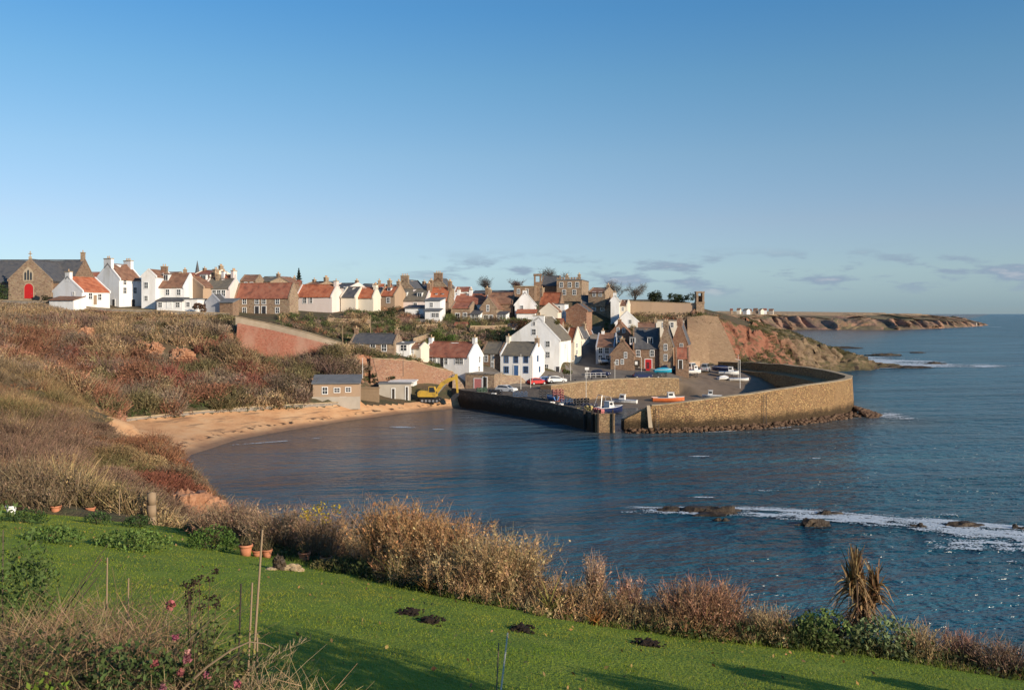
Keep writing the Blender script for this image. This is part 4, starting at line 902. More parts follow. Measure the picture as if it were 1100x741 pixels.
house('pale house with a balcony of white posts and a white box dormer', 211, 218, 247, 331, 310, 300, -6, None, 7, 'e', 'pink', 'slateb', [('F', 230, 315, .8, 1.3), ('F', 235, 315, .8, 1.3), ('F', 240, 315, .8, 1.3)], [], [(.3, 1.2, 1.0, 2, 'stone')], dorm=[(218.6, 302, 1.5, 1.6)])
house('blue and white garden shed with a steep pitched gable under the balcony', 206, 221, 236, 334, 325, 317, -20, None, 3, 'g', 'grey', 'slate', name='shed', cat='shed')
house('dark open garden shelter with a pale roof left of the stone cottage', 204, 236, 250, 334, 325, 321.5, -10, None, 3, 'm', 'stoneb', 'felt', name='shelter', cat='shelter')
house('orange roofed house with a pinkish white gable and three chimneys', 219, 226, 248, 330, 311, 296, -22, 257, 8, 'e', 'pink', 'tile', [], [], [(.0, 1.3, 1.4, 2, 'stone'), (.45, 1.0, .9, 2, 'white'), (1.0, 1.3, 1.0, 3, 'pink')])
house('long two storey stone cottage with a red roof on the brow above the red wall', 213, 252, 311, 338, 319.5, 305, -13, 320.5, 8, 'e', 'stone', 'tiler', ws('F', (262.6, 276, 283.5, 298), (323.6,), .85, 1.2) + ws('F', (262.6, 298), (333.4,), .85, 1.2), [('F', 276, 333.8, 1.0, 2.0, 'dkpaint'), ('F', 283.5, 333.8, 1.0, 2.0, 'dkpaint')], [])
house('long pale pink cottage with an orange roof right of the stone cottage', 222, 318, 356.5, 333, 318.5, 306.5, -15, 368.5, 8, 'e', 'pink', 'tile', [('F', 327.4, 322.7), ('F', 334, 322.7, .7, 1.2)], [], [(1.0, 1.2, .9, 1, 'pink')])
house('cream house with a roof half slate and half orange tiles', 225, 367, 401, 338, 319.5, 309.5, -16, 409, 8, 'e', 'cream', 'tile', [], [('F', 379.5, 334.5, 1.0, 2.1, 'dkpaint')], [(1.0, 1.2, .7, 2, 'cream')])
house('slate roofed cream end of the half slate half orange roofed house', 223.5, 366, 382, 338, 319, 309, -16, None, 7, 'e', 'cream', 'slate')
house('tan house with an orange roof and one small dark window behind the cream gable', 232, 408, 424, 332, 317.5, 307, -18, None, 7, 'e', 'tanwall', 'tile', [('F', 417, 322.5, .8, 1.2)], [], [(.2, 1.2, 1.2, 3, 'stone'), (.95, 1.2, 1.0, 2, 'stone')], dorm=[(418.5, 312, 1.0, .8)])
house('long grey roofed terrace with a row of dark dormers behind the gardens', 236, 424, 458, 335, 323, 311, -10, None, 8, 'e', 'pink', 'slateb', [('F', 430, 327), ('F', 446, 328)], [], [(1.0, 1.6, 1.4, 3, 'stoneb')], dorm=[(427.5, 317.5, 1.2, 1.2), (435, 318, 1.2, 1.2), (451, 318.5, 1.3, 1.2)])
house('tan stone gable with a wide chimney rising behind the grey terrace', 252, 425, 444, 325, 311, 300.5, -12, 458, 8, 'g', 'stone', 'slate', [], [], [(.0, 2.2, 1.0, 4, 'stone')])
house('low white house with a blue roof below the grey terrace', 226, 435, 456, 340, 331, 328.5, -8, None, 5, 'm', 'white', 'slate', [('F', 449, 336, .7, 1.0)], name='house')
house('big square red roofed stone house with two rooflights and end chimneys', 238, 459, 482, 338, 322.5, 309.5, -14, 487.5, 8, 'e', 'stone', 'tile', [], [], [(.0, 1.3, 1.9, 2, 'stoneb'), (1.0, 1.3, 1.6, 3, 'stoneb')], dorm=[(469, 315.5, .6, .35), (476, 315.5, .6, .35)])
house('tall stone gable with a broad chimney above the big red roof', 258, 462, 479, 315, 308, 299, -10, 488, 7, 'g', 'stone', 'slate', [], [], [(.0, 2.4, 1.4, 3, 'stoneb')])
house('white box shaped house with a band of grey roof over its lower window', 224, 456.5, 473, 345, 323, 320.5, -10, None, 5, 'm', 'white', 'felt', [('F', 463.5, 327.5, .6, 1.0), ('F', 467, 338.5, 1.6, .9)])
house('flat dark canopy room across the front of the white box shaped house', 221.5, 456.5, 472.5, 345.5, 334, 332, -10, None, 2.3, 'm', 'white', 'felt', [('F', 465.5, 338.5, .8, .9), ('F', 469.5, 338.5, .8, .9)], name='extension', cat='extension')
house('stone cottage with pale windows at the left end of the garden row', 228, 484.5, 505, 346, 331, 325, -12, None, 7, 'e', 'stone', 'tiler', [('F', 491.5, 340, 1.0, 1.5), ('F', 499.5, 340, .8, 1.7)], [], [])
house('white conservatory between the two stone houses of the garden row', 227, 505, 515.5, 346, 337.5, 333, -12, None, 4, 'm', 'white', 'slate', [('F', 508, 341, .7, 1.3), ('F', 512, 341, .7, 1.3)], name='conservatory', cat='conservatory')
house('long weathered red roof behind the garden row with white rooflights', 242, 486, 522, 335, 326.5, 316.5, -10, None, 8, 'e', 'white', 'tiler', [], [], [(.05, 1.1, 1.3, 2, 'white'), (.45, 1.1, 1.2, 3, 'white'), (.98, 1.2, 1.6, 2, 'stoneb')])
house('brown stone gabled house with two pale ground floor windows in the garden row', 229, 516, 533, 347.5, 331, 320, -10, 548, 7, 'g', 'stone', 'tileb', [('F', 524, 331, .5, 1.4), ('F', 522, 342, 1.0, 1.5), ('F', 527.5, 342, .8, 1.5)], [], [])
house('house with a brown roof stretching behind the brown stone gable', 238, 522, 551, 338, 326, 315, -10, None, 7, 'e', 'stoneb', 'tileb', [('F', 531, 332, .7, 1.4)], [], [(.0, 1.2, .8, 2, 'stone')])
house('white glazed sun room to the right of the brown stone gable', 229, 532.5, 544, 347, 337.5, 335, -10, None, 4, 'm', 'white', 'slate', [('F', 535.5, 341.5, .6, 1.5), ('F', 538.5, 341.5, .6, 1.5), ('F', 541.7, 341.5, .6, 1.5)], name='conservatory', cat='conservatory')
house('white gabled house with a dark slate roof sloping down to the left', 236, 553, 574.5, 337, 327.5, 314.5, -4, None, 9, 'g', 'white', 'slate', [('F', 560.5, 330.5, .7, 1.0)], [], [(.0, 1.1, .6, 1, 'white')])
house('dark slate roofed wing left of the white gabled house', 239, 543, 555, 338, 331, 320, -8, None, 8, 'e', 'stoneb', 'slate')
house('low red roofed shed in front of the white gabled house', 231, 555, 575, 342, 336.5, 333, -6, None, 4, 'm', 'white', 'tile', name='shed', cat='shed')
house('house with an orange roof and white right end wall below the old stone mansion', 246, 579, 602, 338, 326, 315, -25, 606, 7, 'e', 'stoneb', 'tile', [('F', 592, 331, .6, 1.0)], [], [(.0, 1.4, 1.3, 1, 'stone')])
house('white walled house with one window right of the orange roof', 242, 596.5, 606.5, 340, 327, 323, -15, None, 5, 'f', 'white', 'felt', [('F', 600.5, 331, .6, 1.0)])
house('cream rubble cottage with an old brown roof among shrubs above the big white gable', 233, 580, 599, 344, 334.5, 326.5, -12, None, 6, 'g', 'cream', 'tileb', [], [])
# old stone mansion with stepped parapet
mn = house('large old square stone mansion with battlements on the town skyline', 276, 598, 625, 322, 301, 300, -12, 636, 10, 'f', 'stone', 'felt', [('F', 603, 306, .9, 1.4), ('F', 612, 306, .9, 1.4), ('F', 620, 306, .9, 1.4), ('F', 606, 314, .9, 1.4), ('F', 617, 314, .9, 1.4)], [], [(.25, 1.4, 1.6, 3), (.75, 1.4, 1.9, 3)], name='mansion', cat='mansion')
dm = mn['_dims']; mb = MB()
for k in range(9): MB().box((k * dm[0] / 9, -.12, dm[2] + .2), (k * dm[0] / 9 + .55, .3, dm[2] + .85)).build('merlon', M['stone'], mn)
house('dark slate church roof beside the ruined tower on the skyline', 280, 581, 600, 318, 307, 297, -10, None, 9, 'e', 'stoneb', 'slate', name='church', cat='church')
tw = empty('church_tower', W(577.5, 318, 279), 0, 'narrow dark belfry tower left of the dark slate church roof', 'tower')
MB().box((-1.1, -1.1, -3), (1.1, 1.1, 4.2)).box((-1.1, -1.1, 4.2), (-.6, 1.1, 6)).box((.6, -1.1, 4.2), (1.1, 1.1, 6)).box((-1.25, -1.25, 6), (1.25, 1.25, 6.6)).build('tower', M['stoneb'], tw)
house('square grey brown stone block with a pale parapet on the skyline', 272, 552, 574, 322, 308, 307, -8, None, 8, 'f', 'stoneb', 'cope', [('F', 557, 313, .7, 1.2), ('F', 566, 313, .7, 1.2)], [], [(.1, 1.4, 1.0, 2)])
house('brown stone house end with a dark sloping roof edge above the big white gable', 237, 608, 630, 356, 334, 327, -22, 636, 7, 'g', 'stoner', 'slate', [], [], af=.55)
house('long dark slate roofed stone terrace below the mansion', 258, 624, 656, 342, 326.5, 318, -6, None, 8, 'e', 'stone', 'slate', [('F', 629, 331), ('F', 638, 331), ('F', 647, 331)], [], [(.3, 1.4, 1.1, 3, 'cream')])
house('tall narrow white house end at the right of the slate roofed terrace', 252, 656, 665, 345, 323, 318, -8, None, 8, 'g', 'white', 'slate', [], [], [(.0, .9, .9, 1, 'white')])
house('low cream walled house with a tan roof between the white end and castle wall', 256, 665, 674, 338, 328, 323, -15, None, 6, 'e', 'cream', 'tileb', [('F', 669, 332, .5, .9)])
# ---- the harbour front
house('grey roofed stone cottage with white windows on top of the red rock face', 188, 376, 424, 380, 369, 359, -6, None, 7, 'e', 'stone', 'slate', [('F', 400.5, 373.5, .9, 1.3), ('F', 412.5, 373.5, .9, 1.3), ('F', 388, 373.5, .9, 1.1)], [], [(.0, .8, 1.1, 1, 'stoneb'), (1.0, .8, .9, 1, 'stoneb')])
house('white walled side extension with two small panes right of the grey roofed cottage', 188.5, 424.5, 440, 380, 369.5, 367.5, -6, None, 5, 'm', 'white', 'felt', [('F', 433.5, 373.5, 1.2, 1.1)], name='extension', cat='extension')
house('tiny brown roofed cream outhouse on the bend of the road', 190, 440, 452, 383, 374, 369, -20, None, 4, 'e', 'cream', 'tileb', [('F', 443, 377, .5, .8)], name='outhouse', cat='outhouse')
house('long low white cottage with a weathered red roof and bright right gable', 195, 453.5, 504, 394, 383, 368, -22, 519, 7, 'e', 'white', 'tiler', [('F', 463, 385.5, .7, 1.1), ('F', 466.5, 386, .7, 1.1), ('F', 479, 388, .7, 1.2), ('F', 491, 387.5, .8, 1.2), ('F', 495.3, 387.8, .8, 1.2), ('R', 515, 386, .7, 1.2), ('R', 514.5, 396, .7, 1.0)], [('F', 474.6, 389, .8, 1.9, 'dkpaint')], [(.0, 1.0, 1.0, 1, 'white'), (1.0, 1.0, 1.1, 1, 'white')])
house('narrow brown stone house with a slate roof between two white houses', 203, 517, 537.5, 400, 379.5, 368, -18, None, 7, 'e', 'stoneb', 'slateb', [('F', 529, 384, .5, 1.6), ('F', 522, 385, .7, 1.2), ('F', 529, 393, .5, 1.6)], [], [])
house('white two storey house with blue window surrounds and a blue door', 201, 537.5, 572, 403, 381.5, 368, -20, 585, 7, 'e', 'white', 'slateb', ws('F', (544, 554.3, 565), (386,), .8, 1.3) + [('F', 544, 397), ('F', 565, 397)] + [('R', 577.5, 385, .7, 1.1), ('R', 579.5, 396.5, .7, 1.0)], [('F', 554.5, 398, 1.0, 2.2, 'bpaint')], [(.0, 1.2, 1.3, 1, 'cream'), (1.0, 1.2, .9, 1, 'stone')], wm='bpaint')
house('very tall white gabled warehouse house rising above the harbour', 210, 545, 601, 404, 365.5, 341.5, -14, 616, 10, 'g', 'white', 'slateb', [('F', 573.5, 347.5, .6, .8), ('F', 573.5, 356.5, .8, 1.2), ('F', 588.5, 369.5, .8, 1.2), ('F', 588.5, 381, .8, 1.2), ('F', 587, 394.5, .8, 1.2), ('F', 567.5, 367.5, .5, .4), ('F', 556.5, 367.5, .5, .4), ('R', 607, 372, .6, .9)], [('F', 599, 399, .8, 2.2, 'dkpaint')], [(.0, 2.6, .5, 2, 'white')], af=.6)
house('small house with a bright orange roof behind the tall white gabled house', 222, 607.5, 617, 392, 366, 353, -35, 624.5, 5, 'e', 'cream', 'tile', [('R', 619.5, 371, .6, .9), ('R', 619.5, 378, .6, .9)], [])
house('pale gabled house with a grey roof at the corner of the steep street', 228, 616, 625, 388, 362, 352, -30, 633, 7, 'g', 'cream', 'slate', [('R', 629, 366, .6, 1.0)], [], [(.9, .9, .8, 2, 'stone')])
house('grey gable standing side on above the steep street', 234, 624, 633, 384, 366, 356, -35, 640, 6, 'g', 'grey', 'tileb')
house('grey blue house with a brown roof and many window bars facing the quay', 221, 640, 660, 391.5, 372.5, 358.5, -10, 668, 8, 'e', 'grey', 'tileb', [('F', 645, 376.5, .9, 1.3), ('F', 652, 376.5, .9, 1.3), ('F', 645, 384.5, .9, 1.2), ('F', 653, 384.5, .9, 1.2)], [], [(.2, 1.0, .7, 2, 'white')], dorm=[(665, 366, .9, 1.0)])
house('brown stone gable house with small dark windows beside the grey blue house', 213, 656, 681, 396, 381, 366.5, -12, None, 9, 'g', 'stoneb', 'tileb', [('F', 672, 381.5, .5, 1.2), ('F', 668.5, 388.5, .5, 1.0), ('F', 663, 389, .5, 1.0)], [], [(.0, 1.0, .5, 1)])
house('stone house with a steep slate roof, two white dormers and a red ground floor door', 216, 680, 709, 397, 374, 353, -8, None, 8, 'e', 'stoneb', 'slate', [('F', 685.5, 379.5, .8, 1.3), ('F', 700.5, 379.5, .8, 1.3)], [('F', 696.5, 391.5, 1.5, 2.4, 'redpaint'), ('F', 684, 392, .9, 2.0, 'dwood')], [], dorm=[(679.5, 368, 1.3, 1.5), (698.5, 368, 1.3, 1.5)])
house('upper house with a dull red roof behind the steep slate roof', 228, 684, 706, 372, 354, 347, -8, None, 6, 'e', 'cream', 'tileb', [], [], [(1.0, 1.0, .9, 1, 'stone')])
house('tall narrow tan stone gable at the right of the dormer house', 214.5, 708.5, 722, 396.5, 370, 349.5, -14, None, 9, 'g', 'stone', 'slate', [('F', 715, 373, .6, 1.3), ('F', 715, 384, .6, 1.3)], [], [(.0, 1.2, .9, 2)])
house('second tall stone gable with a slanting left roof edge beside the revetment', 219, 722, 738, 396.5, 368, 346, -16, None, 8, 'g', 'stoner', 'slate', [('F', 732, 372, .6, 1.2), ('F', 731, 383, .6, 1.2)], [], [(.0, 1.3, 1.0, 2)])
house('small red roofed store leaning against the second tall stone gable', 213, 726, 740, 396, 384, 374, -8, 744, 5, 'e', 'stoneb', 'tiler', [], [('F', 731, 391.5, .8, 2.0, 'dwood')], name='store', cat='store')
house('white gabled house with a dark roof on the slope below the castle wall', 243, 661, 687, 356, 347, 335, -6, None, 10, 'g', 'white', 'slate', [('F', 677, 345.5, .6, .9)], [], [])
house('pink gable with crow step edge in front of the white gabled house', 234, 655, 676, 364, 359, 347, -12, None, 7, 'g', 'stoner', 'tileb', [('F', 664, 354, .5, .9), ('F', 670, 355, .5, .9)], [], [(.0, .9, .8, 1)])
house('low pale ruin with empty openings on the slope above the tan gables', 244, 706, 735, 356, 344.5, 344, -8, None, 5, 'f', 'cream', 'stoneg', [('F', 713, 349, .7, 1.2), ('F', 722, 349, .7, 1.2)], name='ruin', cat='ruin')
# ---- on the beach
hu = house('timber and stone beach hut with a grey sloping roof and three windows', 162, 336, 386, 431.5, 412, 403.5, 6, None, 5, 'm', 'tanwall', 'felt', [('F', 349, 419.5, .8, 1.1), ('F', 362, 419, .9, .7), ('F', 374, 418.5, .8, .7)], [('F', 368.5, 431, .9, 1.4, 'dkpaint')], name='beach_hut', cat='hut', fdn=1.2)
dm = hu['_dims']; MB().box((-.15, -.18, -1.3), (dm[0] + .15, 0, dm[2] * .28)).build('plinth', M['concrete'], hu)
house('low concrete store with a white flat roof beside the yellow excavator', 176, 407, 441, 433.5, 412.5, 412, 4, None, 5, 'f', 'concrete', 'felt', [], [('F', 422.5, 426, .5, 3.0, 'dwood'), ('F', 437, 424, .4, 3.0, 'dwood')], name='store', cat='store')
house('small white roofed canopy building on top of the concrete store', 179, 418, 444, 413, 411, 408.5, -4, None, 4, 'm', 'white', 'wpaint', name='canopy', cat='canopy', fdn=.3)
house('brown timber fence panels between the beach hut and the concrete store', 171, 386, 407, 434, 417, 416.8, -4, None, .4, 'f', 'gwood', 'gwood', name='fence', cat='fence', fdn=1)
house('stone shed with a faded orange door at the root of the inner pier', 190, 500, 531, 419, 402, 401.5, -18, None, 5, 'f', 'stone', 'stoneg', [], [('F', 513.5, 412.5, 1.6, 2.2, 'creelr'), ('F', 521, 411, .8, 2.2, 'dwood')], name='shed', cat='shed')
# ---- sheds and outhouses among the gardens
for a_ in (('small tan stone outhouse stepping up the bank below the white box shaped house', 219, 446, 455, 355, 346, 343, 'm', 'stone', 'stoneg'), ('low stone garden shed with a red roof below the stone cottage of the garden row', 220, 487, 499, 357, 351, 347, 'e', 'stone', 'tiler'), ('weathered timber shed between bushes above the white two storey house', 219, 514, 524, 361, 355, 353, 'm', 'gwood', 'felt'), ('little white shed with a dark roof beside the low garden wall', 222, 545, 553, 357, 351.5, 348.5, 'e', 'white', 'slate'), ('tan stone store with a red roof under the cream rubble cottage', 226, 588, 603, 356, 348.5, 343, 'e', 'stone', 'tiler'), ('brown roofed stone byre on the bank right of the cream gable', 216, 424, 438, 352, 346, 341, 'e', 'stone', 'tileb')):
    lb, Y, a, b, bs, ev, rd, ty, wl, rf = a_; house(lb, Y, a, b, bs, ev, rd, -14, None, 4, ty, wl, rf, [('F', (a + b) / 2, (bs + ev) / 2, .5, .7)], [], [], name='shed', cat='shed', skew=False)
# ---- skyline roofs behind (far, small)
sk_ = [(258, 275, 308, 302, 296, 'e', 'stone', 'tileb', 'stone terrace end on the skyline above the red cottage roof, left half'), (274, 290, 308, 301.5, 296.5, 'e', 'stone', 'slateb', 'stone terrace end on the skyline above the red cottage roof, right half'),
       (290, 308, 309, 303, 297, 'g', 'stoneb', 'tileb', 'gabled stone house on the skyline left of the dark conifer'), (308, 322, 310, 305, 300, 'e', 'stone', 'tiler', 'small brick coloured roof on the skyline right under the dark conifer'),
       (324, 340, 311, 307, 302.5, 'e', 'stone', 'tileb', 'low roof with chimneys on the skyline just right of the dark conifer'), (340, 358, 312, 307, 303, 'e', 'white', 'slate', 'dark slate roof on the skyline above the pink cottage'),
       (357, 376, 312, 308, 303.5, 'e', 'pink', 'slate', 'dark slate roof with a white dormer on the skyline above the cream house'), (386, 402, 313, 309, 305, 'e', 'stone', 'slate', 'low dark roof on the skyline above the cream gable'),
       (400, 414, 313, 308, 304, 'e', 'cream', 'tile', 'small orange roof on the skyline left of the grey terrace'), (444, 460, 315, 309, 304.5, 'e', 'stoneb', 'slate', 'dark roof on the skyline between two stone gables'),
       (488, 505, 319, 313, 309, 'e', 'white', 'tiler', 'white chimneyed house on the skyline right of the big red roof'), (504, 552, 322, 316, 311.5, 'e', 'stoneb', 'slate', 'long low dark roof on the skyline under the round bare tree'),
       (165, 186, 306, 299, 292.5, 'e', 'stone', 'tileb', 'brown roof on the skyline above the white dormers'), (186, 206, 306, 298, 292, 'e', 'stone', 'tiler', 'reddish roof on the skyline above the broad brown wall'), (205, 226, 305, 296, 290, 'e', 'cream', 'tiler', 'red roof with a white gable on the skyline under the thin spire'),
       (80, 104, 312, 303, 293, 'e', 'pink', 'tiler', 'red roofed house half hidden between the church and the tall white house'), (632, 650, 318, 313, 308.5, 'e', 'stone', 'tileb', 'low cream chimneyed roof on the skyline right of the mansion')]
for i, (a, b, bs, ev, rd, ty, wl, rf, lb) in enumerate(sk_):
    dy = (0, 1.2, .4, 1.8, .8)[i % 5]; ck = ([(.02, 1.2, 1.1, 3, 'stone')], [(.98, 1.0, .8, 2, 'stoneb')], [], [(.5, 1.6, 1.0, 3, 'stone')], [(.05, .9, .7, 1, 'stoneb'), (.97, 1.3, 1.2, 3, 'stone')])[i % 5]
    house(lb, 258 + (i % 4) * 7, a, b, bs, ev + dy, rd + dy, (-4, -22, -12, 6, -30)[i % 5], None, (7, 9, 8, 6, 9)[i % 5], ty, wl, rf, [('F', a + (b - a) * .35, (bs + ev) / 2 + .5, .7, 1.1), ('F', a + (b - a) * .72, (bs + ev) / 2 + .5, .7, 1.1)], [], ck, skew=i % 2 == 0)
sp_ = empty('church_spire', W(212, 300, 330), 0, 'thin distant church spire on the left skyline', 'spire')
MB().box((-1, -1, -6), (1, 1, 2)).tube((0, 0, 2), (0, 0, 6.6), .9, .05, 8).build('spire', M['slate'], sp_)
# far houses across the bay
fh = [(786, 334, 640), (793, 333.5, 640), (800, 334, 650), (806, 334.5, 655), (811, 333.6, 670), (816, 334, 668), (822, 333.8, 690), (828, 334.2, 700), (1022, 346, 1300), (1034, 347, 1330), (1005, 345, 1290), (1044, 347.5, 1340)]
lbs = ['first far house of the row behind the castle rock, tan walled', 'second far house of the row behind the castle rock', 'third far house, white walled, in the row behind the castle rock', 'fourth far house in the row behind the castle rock', 'fifth far house in the row, a tan bungalow', 'sixth far house in the row, with a dark roof', 'seventh far house in the row, low and pale', 'last far house at the right end of the row', 'tan shed far across the bay, middle one on the low point', 'cream shed far across the bay right of the tan shed', 'small white hut far across the bay left of the tan shed', 'small pale hut at the very tip of the far point']
for (px, py, Y), lb in zip(fh, lbs):
    i = fh.index((px, py, Y)); w_ = 3.4 if Y < 900 else 7
    w_ *= (.55 + .45 * ((i * 7) % 5) / 4) * (.72 if Y < 900 else 1)
    house(lb, Y, px - w_ * .9, px + w_ * .9, py + 1.4, py - .6, py - 2.2 if Y < 900 else py - 1.4, -10 - 12 * (i % 3), None, 7, 'e', ('tanwall', 'cream', 'white', 'concrete')[i % 4], ('tiler', 'tileb', 'slateb')[i % 3], [], [], [], skew=False, group='far houses across the bay', fdn=1.5)
# ------------------------------------------------------------------ vehicles, boats, harbour gear
def wheel(parent, x, y, r=.31, w=.2):
    t = MB().tube((x, y - w / 2, r), (x, y + w / 2, r), r, n=14).build('wheel', M['rubber'], parent)
    MB().tube((x, y - w / 2 - .015, r), (x, y + w / 2 + .015, r), r * .6, n=10).build('rim', M['metal'], t)
CARS = {}
def car(label, loc, rz, mat, kind='car'):
    key = (mat, kind)
    if key in CARS:
        r = copy_tree(CARS[key]); r.location = loc; r.rotation_euler = (0, 0, rz); r['label'] = label; return r
    root = empty('parked_car' if kind == 'car' else 'parked_van', loc, rz, label, kind, 'cars parked along the quay')
    if kind == 'car':
        lo = [(-2.05, .28), (-2.1, .62), (-1.95, .92), (-.95, .97), (.95, .95), (1.85, .86), (2.1, .66), (2.08, .28)]
        up = [(-1.85, .92), (-1.55, 1.36), (-.2, 1.46), (.3, 1.42), (1.05, .95)]
    else:
        lo = [(-2.3, .3), (-2.35, .7), (-2.3, 1.1), (-.9, 1.1), (1.2, 1.1), (2.15, .98), (2.35, .7), (2.33, .3)]
        up = [(-2.28, 1.1), (-2.2, 1.95), (-.2, 2.02), (.8, 1.95), (1.5, 1.08)]
    h = .84; mb = MB(); mb.loft([[(x, y, z) for x, z in lo] for y in (-h, -h + .04)]) if False else None
    mb = MB(); mb.loft([[(x * .985, -h, z) for x, z in lo], [(x, -h + .07, z + .02) for x, z in lo], [(x, h - .07, z + .02) for x, z in lo], [(x * .985, h, z) for x, z in lo]])
    body = mb.build('body', M[mat], root, False)
    cab = MB().loft([[(x, -h + .1 + (.12 if z > 1.2 else 0), z) for x, z in up], [(x, h - .1 - (.12 if z > 1.2 else 0), z) for x, z in up]]).build('cabin', M[mat], root)
    zt = up[2][1]; z0 = up[0][1]
    for s in (-1, 1):
        y0 = s * (h - .1 + .012); y1 = s * (h - .22 + .015)
        g = MB().face([(up[0][0] + .25, y0, z0 + .06), (up[4][0] - .2, y0, z0 + .06), (up[3][0] - .02, y1, zt - .12), (up[1][0] + .12, y1, zt - .12)]); g.build('side_window', M['glass'], cab)
    MB().face([(up[4][0] - .03, -h + .2, z0 + .05), (up[4][0] - .03, h - .2, z0 + .05), (up[3][0] + .05, h - .3, zt - .07), (up[3][0] + .05, -h + .3, zt - .07)]).build('windscreen', M['glass'], cab)
    MB().face([(up[0][0] - .015, -h + .2, z0 + .08), (up[0][0] - .015, h - .2, z0 + .08), (up[1][0] - .02, h - .3, zt - .16), (up[1][0] - .02, -h + .3, zt - .16)]).build('rear_window', M['glass'], cab)
    x1 = lo[6][0]; xb = lo[1][0]
    for s in (-1, 1):
        MB().box((x1 - .12, s * .62 - .16, .6), (x1 + .02, s * .62 + .16, .76)).build('headlight', M['lens'], root)
        MB().box((xb - .02, s * .66 - .12, .62), (xb + .1, s * .66 + .12, .82)).build('tail_light', M['redlamp'], root)
        for x in (-1.32, 1.32): wheel(root, x, s * .76)
    MB().box((x1 - .1, -.75, .3), (x1 + .04, .75, .46)).build('bumper', M['dkpaint'], root)
    CARS[key] = root; return root
car('white estate car parked at the head of the inner pier beside the blue car', on_ground(598, 411), R(10), 'wpaint')
car('blue car parked just left of the white estate car', on_ground(588, 411.5), R(15), 'bluep')
car('dark navy car parked by the railing in the middle of the quay', on_ground(645, 404), R(-25), 'navy')
car('white car nose out in front of the grey blue house', on_ground(647, 390.5), R(-80), 'wpaint')
car('first dark car of the pair below the red door, at the quay edge', on_ground(690, 406.5), R(4), 'navy')
car('dark car further right of the pair at the quay edge near the blue boat', on_ground(700, 406.5), R(2), 'dkpaint')
car('silver car parked under the stone gables behind the white boat', on_ground(729, 399), R(20), 'silver')
car('dark car parked beside the small red roofed store', on_ground(716, 398), R(60), 'navy')
car('grey van with its back to the revetment, right of the tan block', on_ground(758, 399), R(70), 'silver', 'van')
car('white van standing at the foot of the revetment among the boats', on_ground(743, 398.5), R(60), 'wpaint', 'van')
car('dark red car at the pier root near the pink creel stack', on_ground(577, 413), R(30), 'redpaint')
car('small white car on the pier root under the tall pole', on_ground(544, 421.5), R(-30), 'wpaint')

